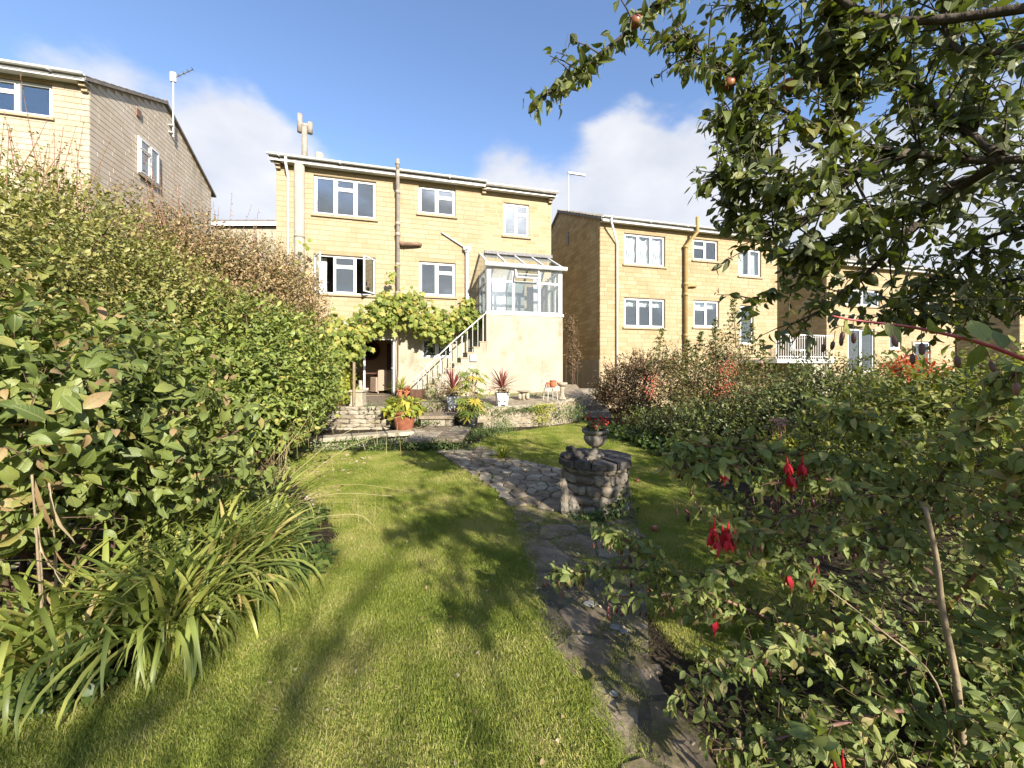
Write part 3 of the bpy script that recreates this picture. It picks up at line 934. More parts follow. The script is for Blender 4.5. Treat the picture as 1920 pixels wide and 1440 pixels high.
def window(house, T, a0, a1, b0, b1, cols, recess=.07, sill=True, fw=.055, opened=(), room='room', roomd=2.2, sash=.038, dark_gap=None, mat='white', slope=0.0):
    """frame > panes, opening lights, sill; cols = [(width share, has a small top light)] ; a dim room lies behind"""
    W, H = a1 - a0, b1 - b0
    fr = MB()
    y0, y1 = -recess - .06, -recess
    fr.box(a0, a0 + fw, y0, y1, b0, b1); fr.box(a1 - fw, a1, y0, y1, b0, b1)
    fr.box(a0 + fw, a1 - fw, y0, y1, b0, b0 + fw); fr.box(a0 + fw, a1 - fw, y0, y1, b1 - fw, b1)
    x = a0 + fw
    inner = W - 2 * fw
    tot = sum(c[0] for c in cols)
    cells = []
    for i, (share, vent) in enumerate(cols):
        w = inner * share / tot
        xa, xb = x + (fw * .42 if i else 0), x + w - (fw * .42 if i < len(cols) - 1 else 0)
        if i < len(cols) - 1: fr.box(x + w - fw * .42, x + w + fw * .42, y0, y1 - .003, b0 + fw, b1 - fw)
        if vent:
            zs = b1 - fw - (H - 2 * fw) * (vent if vent is not True else .3)
            fr.box(xa, xb, y0, y1 - .006, zs - fw * .42, zs + fw * .42)
            cells.append((i, xa, xb, zs + fw * .42, b1 - fw, True))
            cells.append((i, xa, xb, b0 + fw, zs - fw * .42, False))
        else:
            cells.append((i, xa, xb, b0 + fw, b1 - fw, False))
        x += w
    wobj = link('window', fr.mesh('window', M[mat]), house, T)
    for (i, xa, xb, za, zb, isv) in cells:
        w, h = xb - xa, zb - za
        sm = MB()
        s = sash
        sm.box(0, s, 0, .05, 0, h); sm.box(w - s, w, 0, .05, 0, h); sm.box(s, w - s, 0, .05, 0, s); sm.box(s, w - s, 0, .05, h - s, h)
        gm = MB().box(s, w - s, .018, .026, s, h - s)
        loc = Matrix.Translation((xa, y1 - .028, za))
        R = Matrix.Identity(4)
        for (oi, ov, ang, hinge) in opened:
            if oi == i and ov == isv:
                if hinge == 'left': R = Matrix.Rotation(math.radians(ang), 4, 'Z')
                elif hinge == 'right': R = Matrix.Translation((w, 0, 0)) @ Matrix.Rotation(math.radians(-ang), 4, 'Z') @ Matrix.Translation((-w, 0, 0))
                elif hinge == 'top': R = Matrix.Translation((0, .05, h)) @ Matrix.Rotation(math.radians(ang), 4, 'X') @ Matrix.Translation((0, -.05, -h))
                loc = Matrix.Translation((0, .035, 0)) @ loc
        link('sash', sm.mesh('sash', M[mat]), wobj, loc @ R)
        link('pane', gm.mesh('pane', M['glass']), wobj, loc @ R)
    if sill:
        sm = MB()
        sm.bbox(a0 - .07, a1 + .07, -recess, .075, b0 - .075, b0 - .004, .008)
        link('sill', sm.mesh('sill', M['concrete']), wobj)
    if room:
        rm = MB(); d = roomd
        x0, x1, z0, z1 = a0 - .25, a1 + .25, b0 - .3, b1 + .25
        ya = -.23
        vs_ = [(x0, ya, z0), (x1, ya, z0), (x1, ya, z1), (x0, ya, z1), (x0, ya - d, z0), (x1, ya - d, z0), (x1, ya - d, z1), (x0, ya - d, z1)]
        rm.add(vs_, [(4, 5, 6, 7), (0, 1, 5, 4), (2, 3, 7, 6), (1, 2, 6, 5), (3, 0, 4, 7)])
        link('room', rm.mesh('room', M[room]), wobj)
        rv = MB()
        rv.box(a0, a0 + .012, -.23, y0, b0, b1); rv.box(a1 - .012, a1, -.23, y0, b0, b1)
        link('reveal', rv.mesh('reveal', M['white']), wobj)
    return wobj


def curtain(T_world, a0, a1, b0, b1, y, label, swag=False, bottom=None, mat='curtain'):
    """a hanging cloth with folds"""
    mb = MB()
    nx, nz = 36, 12
    vs_ = []
    for j in range(nz + 1):
        t = j / nz
        for i in range(nx + 1):
            s = i / nx
            x = a0 + (a1 - a0) * s
            z = b1 - (b1 - b0) * t
            yy = y + .028 * math.sin(s * 34 + 2 * math.sin(t * 3) + s * s * 9) * (.5 + t)
            if swag:
                z -= .10 * math.sin(PI * s) ** 2 * (1 - t) * 1.2
                yy += .035 * math.sin(14 * t + 7 * (s - .5) ** 2 * 4)
            vs_.append((x, yy, z))
    fs = [(j * (nx + 1) + i, (j + 1) * (nx + 1) + i, (j + 1) * (nx + 1) + i + 1, j * (nx + 1) + i + 1) for j in range(nz) for i in range(nx)]
    mb.add(vs_, fs)
    o = link('curtain', mb.mesh('curtain', M[mat], True), None, T_world)
    tag(o, label, 'curtain', 'curtains behind the windows of the stone houses')
    return o


def fw_rect(house_u, pl, pt, pr, pb, v=0.0):
    """opening from its photo edges: left, top and bottom at the left edge, right"""
    u0, z1 = fac(pl, pt, v); _, z0 = fac(pl, pb, v); u1, _ = fac(pr, pt, v)
    return (u0 - house_u, u1 - house_u, z0, z1)


def roof(house, u0, u1, eave, ridge, depth, v0=0.0, over=.30, name='roof', cap=True):
    """pitched tiled roof: slab, overlapping courses, ridge"""
    half = depth / 2
    rise = ridge - eave
    sl = rise / half
    mb = MB()
    vs_ = []
    for u in (u0, u1):
        for (v, z) in ((v0 - over, eave - sl * over), (half, ridge), (depth + over, eave - sl * over)):
            vs_.append((u, v, z)); vs_.append((u, v, z + .09))
    mb.add(vs_, [(0, 1, 3, 2), (2, 3, 5, 4), (6, 8, 9, 7), (8, 10, 11, 9), (0, 2, 8, 6), (2, 4, 10, 8), (1, 7, 9, 3), (3, 9, 11, 5), (0, 6, 7, 1), (4, 5, 11, 10)])
    r = mb.build(name, M['roof'], house)
    t = MB()
    n = int((half - v0 + over) / .32)
    ang = math.atan(sl)
    for i in range(n):
        v = v0 - over + i * (half - v0 + over) / n
        z = eave + sl * v + .095 if v0 == 0 else eave + sl * v + .095
        k = max(int((u1 - u0) / .30), 1)
        w = (u1 - u0) / k
        for q in range(k):
            x = u0 + q * w
            zz = z + random.uniform(0, .012)
            vv = v + .40
            t.add([(x + .004, v, zz), (x + w - .004, v, zz), (x + w - .004, vv, z + sl * .4), (x + .004, vv, z + sl * .4),
                   (x + .004, v, zz + .03), (x + w - .004, v, zz + .03), (x + w - .004, vv, z + sl * .4 + .012), (x + .004, vv, z + sl * .4 + .012)],
                  [(0, 4, 5, 1)[::-1], (4, 5, 6, 7), (0, 3, 7, 4)[::-1], (1, 2, 6, 5)])
    o = t.build('roof_tile', M['roof'], r); o['kind'] = 'stuff'
    rd = MB()
    k = int((u1 - u0) / .45)
    for q in range(k):
        x0 = u0 + q * (u1 - u0) / k; x1 = u0 + (q + 1) * (u1 - u0) / k - .01
        rd.tube([(x0, half, ridge + .07), (x1, half, ridge + .07)], .085, 6)
    o = rd.build('ridge_tile', M['roof'], r); o['kind'] = 'stuff'
    return r


def eaves(house, u0, u1, z, v=0.0, over=.30):
    """soffit, fascia board and half-round gutter; z = height of the wall top"""
    zf = z - .12
    s = MB().box(u0, u1, v - over + .02, v - .02, zf - .02, zf)
    link('soffit', s.mesh('soffit', M['white_old']), house)
    f = MB().box(u0, u1, v - over, v - over + .022, zf - .055, zf + .13)
    link('fascia', f.mesh('fascia', M['white']), house)
    g = MB()
    n = 7
    vs_ = []
    for u in (u0 - .03, u1 + .03):
        for k in range(n + 1):
            a = PI + PI * k / n
            vs_.append((u, v - over - .065 + .06 * math.cos(a), zf + .125 + .06 * math.sin(a)))
        for k in range(n, -1, -1):
            a = PI + PI * k / n
            vs_.append((u, v - over - .065 + .052 * math.cos(a), zf + .125 + .052 * math.sin(a)))
    m_ = 2 * (n + 1)
    fs = [tuple(range(m_)), tuple(range(2 * m_ - 1, m_ - 1, -1))]
    for k in range(m_):
        fs.append((k, m_ + k, m_ + (k + 1) % m_, (k + 1) % m_))
    g.add(vs_, fs)
    for q in range(int((u1 - u0) / 1.8) + 1):
        u = u0 + .3 + q * 1.8
        if u < u1: g.box(u, u + .05, v - over - .128, v - over, zf + .05, zf + .135)
    g.build('gutter', M['white'], house)


def bracket(house, u, z, v=0.0):
    m = MB()
    m.bbox(u - .09, u + .09, v - .28, v, z - .16, z - .07, .01)
    m.bbox(u - .08, u + .08, v - .20, v, z - .26, z - .162, .01)
    m.bbox(u - .07, u + .07, v - .11, v, z - .36, z - .262, .01)
    link('corbel', m.mesh('corbel', M['concrete']), house)


# ------------------------------------------------------------------ the middle house
H1U = 0.0
house1 = empty('stone_house', row_pt(0, 0, 0), 'three storey yellow stone house with white framed glass porch and stairs', 'house', 'stone houses in the row', rz=TH)
EAVE1 = 8.47
W1 = fw_rect(0, 588, 327, 705, 401)
W2 = fw_rect(0, 785, 347, 854, 400)
W4 = fw_rect(0, 588, 475, 704, 549)
W5 = fw_rect(0, 786, 489, 854, 554)
W6 = fw_rect(0, 790, 634, 848, 671)
DR = fw_rect(0, 640, 633, 737, 742)
UJ = fac(908, 400)[0]                       # joint with the set-back bay
UR = fac(1035, 400)[0]
V2 = 0.10
W3 = fw_rect(0, 944, 379, 992, 441, V2)
ZR = 3.25                                     # render below, ashlar above
DR = (DR[0], DR[1], .72, DR[3])
holes = [W1, W2, W4, W5]
pipe_u = fac(745, 400)[0]


def showing(it):
    # blocks of the lower and middle storeys nearest the pipe and windows first: those not hidden by plants
    return 0 if .9 < it[0] < UJ and it[1] > 3.3 else 1


wall_of_blocks(house1, 'wall', T_front(), 0, UJ, ZR, EAVE1, holes, .168, .46, M['block'], M['mortar'], parts=300, score=lambda i: -(i[2] * i[3]) - (0.02 if i[1] > 4.2 and i[0] > 1 else 0))
wall_of_blocks(house1, 'wall', T_front(V2), UJ, UR, ZR, EAVE1, [W3], .152, .40, M['block_new'], M['mortar_pale'], parts=220, proud=.008, joint=.02)
lower = MB()
xs = sorted([0, UR, DR[0], DR[1], W6[0], W6[1]]); zs = sorted([0.0, ZR, DR[2], DR[3], W6[2], W6[3]])
for i in range(len(xs) - 1):
    for j in range(len(zs) - 1):
        cx, cz = (xs[i] + xs[i + 1]) / 2, (zs[j] + zs[j + 1]) / 2
        if any(h[0] < cx < h[1] and h[2] < cz < h[3] for h in (DR, W6)): continue
        lower.box(xs[i], xs[i + 1], -.02, .22, zs[j], zs[j + 1])
link('rendered_wall', lower.mesh('rendered_wall', M['render']), house1)
side = MB()
side.box(-.2 + .2, .2, .24, 8.0, 0, EAVE1); side.box(UR - .2, UR, .35, 8.0, 0, EAVE1); side.box(.2, UR - .2, 7.8, 8.0, 0, EAVE1)
for u in (.0, UR - .2):
    side.add([(u, .24, EAVE1), (u + .2, .24, EAVE1), (u + .2, 8, EAVE1), (u, 8, EAVE1), (u, 4, EAVE1 + 1.75), (u + .2, 4, EAVE1 + 1.75)],
             [(0, 1, 5, 4), (1, 2, 5), (2, 3, 4, 5), (0, 4, 3), (0, 3, 2, 1)])
side.build('rear_wall', M['render'], house1)
roof(house1, -.12, UR + .12, EAVE1, EAVE1 + 1.65, 8.0)
eaves(house1, -.14, UJ - .01, EAVE1)
eaves(house1, UJ + .02, UR + .12, EAVE1 - .02, V2)
bracket(house1, .07, EAVE1 + .02); bracket(house1, UJ - .02, EAVE1 + .02); bracket(house1, UR - .05, EAVE1, V2)
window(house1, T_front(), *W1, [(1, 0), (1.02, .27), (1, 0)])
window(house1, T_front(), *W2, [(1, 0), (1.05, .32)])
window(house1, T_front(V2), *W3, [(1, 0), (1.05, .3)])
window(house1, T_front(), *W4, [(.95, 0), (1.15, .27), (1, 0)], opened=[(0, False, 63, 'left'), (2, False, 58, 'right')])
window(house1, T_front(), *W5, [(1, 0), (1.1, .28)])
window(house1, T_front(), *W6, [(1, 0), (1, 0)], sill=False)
# flue, pipes
fu, _ = fac(564, 400)
zt = EAVE1 - .17
p = MB(); p.tube([(fu, -.17, 2.2), (fu, -.17, zt - .02)], .155, 16); p.tube([(fu, -.17, 5.9), (fu, -.17, 6.0)], .165, 16); p.build('flue', M['pipe_cream'], house1, True)
p = MB(); pu, _ = fac(549, 400); p.tube([(pu - .12, -.34, EAVE1 - .02), (pu - .12, -.34, EAVE1 - .25), (pu - .12, -.09, EAVE1 - .55), (pu - .12, -.09, 2.4)], .04, 8)
p.build('downpipe', M['white_old'], house1, True)
ch = MB()
ztop = fac(561, 214, 0.6)[1]; zb = EAVE1 - .1
ch.tube([(fu - .02, .6, zb), (fu - .02, .6, ztop - .42)], .095, 12)
ch.tube([(fu - .16, .6, ztop - .36), (fu + .16, .6, ztop - .36)], .075, 10)
ch.tube([(fu - .17, .6, ztop - .62), (fu - .17, .6, ztop)], .085, 12)
ch.tube([(fu + .15, .6, ztop - .62), (fu + .15, .6, ztop - .24)], .085, 12)
ch.build('flue_terminal', M['pipe_grey'], house1, True)
ch = MB(); cu, cz = fac(599, 288, 1.0)
ch.lathe([(.15, EAVE1), (.15, cz - .05), (.13, cz - .05), (.13, cz)], 14, (cu, 1.0, 0)); ch.build('roof_vent', M['pipe_cream'], house1, True)
sp = MB(); su, stz = fac(746, 306, -.15)
sp.tube([(su, -.42, EAVE1 - .06), (su, -.42, stz)], .062, 10)
sp.tube([(su, -.42, EAVE1 - .02), (su, -.42, EAVE1 - .3), (su, -.15, EAVE1 - .62), (su, -.15, 3.0)], .062, 10)
for z in (EAVE1 + .12,):
    sp.tube([(su, -.42, z), (su, -.42, z + .1)], .08, 10)
for z in (EAVE1 - .75, 6.62, 6.25, 5.2, 4.2): sp.tube([(su, -.15, z), (su, -.15, z + .11)], .082, 10)
sp.build('soil_pipe', M['pipe_grey'], house1, True)
bu, bz = fac(748, 459); eu, ez = fac(789, 460)
wp = MB(); wp.tube([(su + .03, -.15, bz + .03), (su + .2, -.15, bz - .02)], .075, 10); wp.tube([(su + .2, -.15, bz - .02), (eu - .1, -.13, ez - .0), (eu, -.05, ez)], .068, 10)
wp.build('waste_pipe', M['pipe_brown'], house1, True)
hu, hz = fac(875, 468); _, hzb = fac(875, 690)
dp = MB(); dp.tube([(hu, -.1, hzb), (hu, -.1, hz - .1)], .055, 10); dp.build('downpipe', M['white'], house1, True)
hp = MB(); hp.lathe([(.06, -.16), (.10, -.08), (.14, -.06), (.14, .06)], 4, (hu, -.14, hz)); hp.build('hopper', M['white'], house1)
a = fac(828, 437); b = fac(868, 463)
dg = MB(); dg.tube([(a[0], -.02, a[1]), (a[0], -.06, a[1]), (b[0], -.06, b[1]), (b[0] + .12, -.1, b[1] - .12), (b[0] + .13, -.12, b[1] - .25)], .032, 8); dg.build('waste_pipe', M['metal_pale'], house1, True)
dg = MB(); dg.tube([(hu + .07, -.12, hz - .05), (hu + .09, -.12, hz + .14), (hu + .14, -.06, hz + .2)], .02, 6); dg.build('overflow_pipe', M['metal_pale'], house1, True)

# garden door: fixed light, open leaf and frame, with the room behind
dr = MB(); a0, a1, b0, b1 = DR
am = fac(683, 690)[0]; ar = fac(733, 690)[0]
for (x0, x1) in ((a0, a0 + .05), (am - .03, am + .03), (a1 - .05, a1)): dr.box(x0, x1, .03, .10, b0, b1)
dr.box(a0 + .05, am - .03, .03, .10, b1 - .05, b1); dr.box(am + .03, a1 - .05, .03, .10, b1 - .05, b1); dr.box(a0 + .05, am - .03, .03, .10, b0, b0 + .06)
door = dr.build('french_door', M['white'], house1)
sm = MB(); h = b1 - b0 - .12
pm = MB().box(a0 + .05, am - .03, .06, .068, b0 + .06, b1 - .05); link('pane', pm.mesh('pane', M['glass']), door)
lf = MB(); wl = .62
lf.box(0, wl, 0, .045, 0, .06); lf.box(0, wl, 0, .045, h - .06, h); lf.box(0, .06, 0, .045, .06, h - .06); lf.box(wl - .06, wl, 0, .045, .06, h - .06)
LT = Matrix.Translation((a1 - .04, .02, b0 + .06)) @ Matrix.Rotation(math.radians(-84), 4, 'Z')
link('door_leaf', lf.mesh('door_leaf', M['white']), door, LT)
link('pane', MB().box(.06, wl - .06, .018, .026, .06, h - .06).mesh('pane', M['glass']), door, LT)
hd = MB(); hd.tube([(wl - .03, -.05, h * .47), (wl - .15, -.05, h * .47)], .012, 6); hd.tube([(wl - .03, .0, h * .47), (wl - .03, -.05, h * .47)], .012, 6)
link('handle', hd.mesh('handle', M['metal_pale']), door, LT)
rm = MB(); z0, z1 = b0 - .02, b1 + .3
vs_ = [(a0 - .6, .23, z0), (a1 + .9, .23, z0), (a1 + .9, .23, z1), (a0 - .6, .23, z1), (a0 - .6, 3.4, z0), (a1 + .9, 3.4, z0), (a1 + .9, 3.4, z1), (a0 - .6, 3.4, z1)]
rm.add(vs_, [(4, 5, 6, 7), (0, 1, 5, 4), (2, 3, 7, 6), (1, 2, 6, 5), (3, 0, 4, 7)])
link('garden_room', rm.mesh('garden_room', M['room_pink']), house1)
dd = MB(); dd.box(a1 - .35, a1 + .35, 3.3, 3.38, z0, z0 + 2.0); link('inner_door', dd.mesh('inner_door', M['mirror_frame']), house1)
st = MB(); st.bbox(a0 + .1, a1 + .1, -.35, -.03, .60, .725, .01); st.build('door_step', M['concrete'], house1)

# conservatory on its rendered base, with stair
CD = 1.4
cu0 = fac(912, 620, -CD)[0]; cu1 = fac(1055, 620, -CD)[0]
zs_ = fac(985, 592, -CD)[1]
base = MB(); base.box(cu0, cu1, -CD, -.022, 0, zs_)
link('porch_base', base.mesh('porch_base', M['render']), house1)
zh = fac(985, 503, -CD)[1]; zw = fac(985, 484, 0)[1]
cf = empty('glass_porch', (0, 0, 0), parent=house1)
fr = MB()
fr.box(cu0 - .03, cu1 + .03, -CD - .03, -.02, zs_ + .002, zs_ + .09)


def bar(x0, x1, z0, z1, y=-CD): fr.box(x0, x1, y, y + .07, z0, z1)


zt_ = zs_ + .09
wid = cu1 - cu0
cc = [cu0 + .02, cu0 + .02 + wid * .335, cu0 + .02 + wid * .675, cu1 - .02]
tr_ = zs_ + (zh - zs_) * .70
bar(cc[0], cc[0] + .13, zt_, zh); bar(cc[3] - .13, cc[3], zt_, zh)
for c in cc[1:3]: bar(c - .045, c + .045, zt_, zh)
for i in range(3):
    x0 = cc[i] + (.13 if i == 0 else .045); x1 = cc[i + 1] - (.13 if i == 2 else .045)
    bar(x0, x1, zt_, zt_ + .05); bar(x0, x1, zh - .06, zh); bar(x0, x1, tr_ - .035, tr_ + .035)
for x in (cu0, cu1 - .07):
    for y in (-CD + .072, -.75, -.09):
        fr.box(x, x + .07, y, y + .07, zt_, zh + .02)
    for y0, y1 in ((-CD + .142, -.75), (-.68, -.09)):
        fr.box(x, x + .07, y0, y1, zh - .06, zh); fr.box(x, x + .07, y0, y1, tr_ - .03, tr_ + .03)
        fr.box(x, x + .07, y0, y1, zt_, zt_ + .05)
link('porch_frame', fr.mesh('porch_frame', M['white']), cf)
gl = MB()
for i in range(3):
    x0 = cc[i] + .13; x1 = cc[i + 1] - .045
    link('pane', MB().box(cc[i] + .05, cc[i + 1] - .05, -CD + .03, -CD + .038, zt_ + .05, tr_ - .035).mesh('pane', M['glass']), cf)
    if i != 1: link('pane', MB().box(cc[i] + .05, cc[i + 1] - .05, -CD + .03, -CD + .038, tr_ + .035, zh - .06).mesh('pane', M['glass']), cf)
for x in (cu0 + .03, cu1 - .04):
    for y0, y1 in ((-CD + .14, -.75), (-.68, -.09)):
        link('pane', MB().box(x, x + .008, y0, y1, zt_ + .05, tr_ - .03).mesh('pane', M['glass']), cf)
        link('pane', MB().box(x, x + .008, y0, y1, tr_ + .03, zh - .06).mesh('pane', M['glass']), cf)
vw = cc[2] - cc[1] - .06; vh = zh - tr_ - .06
VT = Matrix.Translation((cc[1] + .03, -CD - .045, zh - .03)) @ Matrix.Rotation(math.radians(-32), 4, 'X')
sm = MB(); s = .05
sm.box(0, s, 0, .045, -vh, 0); sm.box(vw - s, vw, 0, .045, -vh, 0); sm.box(s, vw - s, 0, .045, -s, 0); sm.box(s, vw - s, 0, .045, -vh, -vh + s)
link('opened_vent', sm.mesh('opened_vent', M['white']), cf, VT)
link('pane', MB().box(s, vw - s, .018, .026, -vh + s, -s).mesh('pane', M['glass']), cf, VT)
rf = MB()
sl = (zw - zh) / CD
for k in range(5):
    x = cu0 + (cu1 - cu0 - .06) * k / 4
    rf.add([(x, -CD - .1, zh + .03), (x + .06, -CD - .1, zh + .03), (x + .06, -.02, zw), (x, -.02, zw), (x, -CD - .1, zh + .10), (x + .06, -CD - .1, zh + .10), (x + .06, -.02, zw + .07), (x, -.02, zw + .07)],
           [(3, 2, 1, 0), (4, 5, 6, 7), (0, 1, 5, 4), (1, 2, 6, 5), (2, 3, 7, 6), (3, 0, 4, 7)])
rf.tube([(cu0 - .08, -CD - .14, zh + .03), (cu1 + .1, -CD - .14, zh + .03)], .075, 10)
link('roof_frame', rf.mesh('roof_frame', M['white']), cf)
rp = MB()
rp.add([(cu0, -CD - .08, zh + .07), (cu1, -CD - .08, zh + .07), (cu1, -.02, zw + .03), (cu0, -.02, zw + .03), (cu0, -CD - .08, zh + .082), (cu1, -CD - .08, zh + .082), (cu1, -.02, zw + .042), (cu0, -.02, zw + .042)],
       [(3, 2, 1, 0), (4, 5, 6, 7), (0, 1, 5, 4), (1, 2, 6, 5), (2, 3, 7, 6), (3, 0, 4, 7)])
link('roof_pane', rp.mesh('roof_pane', M['glass']), cf)
fl = MB(); fl.box(UJ + .0, UR, -.06, V2 - .016, zw + .06, zw + .17); link('lead_flashing', fl.mesh('lead_flashing', surf('lead_flashing', [(.3, (.12, .115, .11)), (.7, (.26, .25, .25))], scale=14, rough=.7, bump=.5)), house1)
# inside of the porch: pale panelled door and back wall
bk = MB(); bk.box(cu0 + .9, cu0 + 1.0, -.10, -.03, zs_ - .3, zh); bk.box(cu0 + .5, cu0 + .95, -.08, -.03, zs_ - .3, zh - .1)
link('inner_frame', bk.mesh('inner_frame', M['white_old']), cf)
link('inner_door', MB().box(cu0 + 1.05, cu0 + 1.75, -.07, -.03, zs_ - .3, zh - .15).mesh('inner_door', plain('grey_green_door', (.16, .19, .16), .5)), cf)

# stair against the porch base, steps along the facade
N_ST = 10
stair_top = fac(908, 640, -CD)[1]
su1 = cu0 - .003; su0 = fac(790, 700, -CD)[0]
run = (su1 - su0) / N_ST; rise_ = (stair_top - .74) / N_ST
stair = empty('stair', (0, 0, 0), parent=house1)
for i in range(N_ST):
    x0 = su0 + i * run
    m = MB(); m.box(x0, x0 + run - .002, -CD + .002, -CD + 1.0, .3, .74 + (i + 1) * rise_ - .04)
    link('step', m.mesh('step', M['render']), stair)
    m = MB(); m.bbox(x0 - .03, x0 + run - .004, -CD - .015, -CD + 1.0, .74 + (i + 1) * rise_ - .038, .74 + (i + 1) * rise_, .006)
    link('tread', m.mesh('tread', M['concrete']), stair)
rl = empty('handrail', (0, 0, 0), parent=house1)
yr = -CD + .06
pth = [(su0 - .32, yr, 1.28), (su0 - .30, yr, 1.22), (su0 - .2, yr, 1.24), (su0, yr, 1.52), (su0 + run * 5, yr, .74 + 5 * rise_ + .92), (su1 - .02, yr, stair_top + .95)]
r_ = MB(); r_.tube(pth, .024, 8); link('rail', r_.mesh('rail', M['metal_pale'], True), rl)
for i in range(13):
    u = su0 - .1 + (su1 - su0) * i / 12
    zt2 = 1.36 + (u - su0 + .1) * (stair_top + .95 - 1.36) / (su1 - su0 + .1)
    zb2 = .72 + max(0, math.floor((u - su0) / run) + 1) * rise_ if u > su0 else .72
    b_ = MB(); b_.tube([(u, yr, zb2), (u, yr, zt2)], .012 if i % 4 else .02, 6); link('baluster', b_.mesh('baluster', M['metal_pale']), rl)
# small plaque by the stair
pu0, pz1 = fac(882, 665, -CD - .02); pu1, pz0 = fac(894, 677, -CD - .02)
plq = empty('wall_plaque', row_pt((pu0 + pu1) / 2, -CD - .035, pz0), 'small white framed plaque with red print hung beside the stair', 'plaque', rz=TH)
w2, h2 = (pu1 - pu0) / 2, pz1 - pz0
m = MB(); m.box(-w2, w2, -.015, 0, 0, h2); link('board', m.mesh('board', M['white']), plq)
m = MB()
for (x0, x1, z0, z1) in ((-w2, w2, -.012, 0), (-w2, w2, h2, h2 + .012), (-w2 - .012, -w2, -.012, h2 + .012), (w2, w2 + .012, -.012, h2 + .012)): m.box(x0, x1, -.022, 0, z0, z1)
link('frame', m.mesh('frame', M['pipe_brown']), plq)
m = MB()
m.lathe([(.001, 0), (.022, .001), (.022, .004)], 10); me = m.mesh('print', plain('red_print', (.5, .08, .06)))
link('print', me, plq, Matrix.Translation((0, -.016, h2 * .66)) @ Matrix.Rotation(PI / 2, 4, 'X'))
m = MB()
for k in range(3): m.box(-.05 + .012 * k, .05 - .012 * k, -.018, -.0155, h2 * .38 - .035 * k, h2 * .38 - .035 * k + .014)
link('print', m.mesh('print', plain('grey_print', (.3, .28, .26))), plq)

# things in the garden room
mu, mz = fac(693, 657, 3.25)
mir = empty('round_mirror', row_pt(mu, 3.28, mz), 'round dark mirror in a red frame inside the garden room', 'mirror', rz=TH)
pr = [(.0, 0), (.42, 0), (.42, .03), (.0, .03)]
MT = Matrix.Rotation(PI / 2, 4, 'X')
m = MB(); n = 28; vs_ = []
for (r, y) in ((.30, .0), (.42, .0), (.42, -.05), (.33, -.06), (.30, -.02)):
    vs_ += [(r * math.cos(2 * PI * k / n), y, r * math.sin(2 * PI * k / n)) for k in range(n)]
m.add(vs_, [(a * n + k, ((a + 1) % 5) * n + k, ((a + 1) % 5) * n + (k + 1) % n, a * n + (k + 1) % n) for a in range(5) for k in range(n)])
link('frame', m.mesh('frame', M['mirror_frame'], True), mir)
m = MB(); m.lathe([(.31, 0), (.31, .01)], 28); link('mirror_glass', m.mesh('mirror_glass', surf('dark_mirror', [(.3, (.02, .02, .025)), (.7, (.03, .03, .035))], rough=.08, bump=0, spec=.8)), mir, MT)
cu_, cz_ = fac(716, 715, 1.1)
wc = empty('wicker_armchair', row_pt(cu_, 1.1, .72), 'brown wicker armchair with pale cushion inside the garden door', 'armchair', rz=TH - 2.6)
m = MB(); m.bbox(-.28, .28, -.26, .26, .30, .40, .03); link('seat', m.mesh('seat', M['wicker']), wc)
m = MB(); m.bbox(-.24, .24, -.22, .22, .402, .48, .03); link('cushion', m.mesh('cushion', M['curtain']), wc)
m = MB(); m.bbox(-.30, .30, .24, .32, .1, .86, .04); link('backrest', m.mesh('backrest', M['wicker']), wc)
for s_ in (-1, 1):
    m = MB(); m.bbox(s_ * .31 - .04, s_ * .31 + .04, -.24, .24, .06, .60, .03); link('arm', m.mesh('arm', M['wicker']), wc)
    for t_ in (-1, 1):
        m = MB(); m.tube([(s_ * .27, t_ * .23, 0), (s_ * .27, t_ * .23, .30)], .022, 6); link('leg', m.mesh('leg', M['wicker']), wc)
tu, tz = fac(690, 700, 2.4)
tb = empty('side_table', row_pt(tu, 2.4, .72), 'small wooden table under the round mirror', 'table', rz=TH)
m = MB(); m.bbox(-.45, .35, -.3, .3, .70, .74, .01); link('table_top', m.mesh('table_top', M['brown_wood']), tb)
for s_ in (-.40, .30):
    for t_ in (-.25, .25):
        m = MB(); m.box(s_ - .025, s_ + .025, t_ - .025, t_ + .025, 0, .7); link('leg', m.mesh('leg', M['brown_wood']), tb)
T1 = house1.matrix_basis.copy()
HM = Matrix.Translation(row_pt(0, 0, 0)) @ Matrix.Rotation(TH, 4, 'Z')
curtain(HM @ T_front(), W4[0] + .05, W4[0] + .35, W4[2] + .02, W4[3] - .05, -.32, 'cream curtain drawn aside behind the opened casement window of the middle house')
curtain(HM @ T_front(), cu1 - .75, cu1 - .45, zs_ + .1, zh - .1, .35, 'pale curtain strip inside the glass porch')

# ------------------------------------------------------------------ the house to the right
H2U = fac(1125, 500)[0]; H2E = fac(1457, 500)[0]
house2 = empty('stone_house', row_pt(H2U, 0, 0), 'yellow stone house with ochre pipes and white sheets hung in its upper window', 'house', 'stone houses in the row', rz=TH)
E2 = fac(1128, 411)[1]
L2 = H2E - H2U
VV = [fw_rect(H2U, 1170, 436, 1247, 495), fw_rect(H2U, 1299, 447, 1346, 487), fw_rect(H2U, 1385, 465, 1427, 517), fw_rect(H2U, 1170, 557, 1247, 613), fw_rect(H2U, 1300, 562, 1348, 613)]
D2 = fw_rect(H2U, 1388, 572, 1413, 645)
wall_of_blocks(house2, 'wall', T_front(), 0, L2, 0, E2, VV + [D2], .17, .46, M['block_new'], M['mortar'], proud=.01, parts=150, score=lambda i: (-i[2] * i[3]) - (0.05 if i[1] > 4 else 0))
AP2 = 1.9
wall_of_blocks(house2, 'gable_wall', T_left(0.0), 0, 8.6, 0, E2, [], .17, .46, M['block_ochre'], M['mortar'], top=(4.3, E2 + AP2, E2, E2))
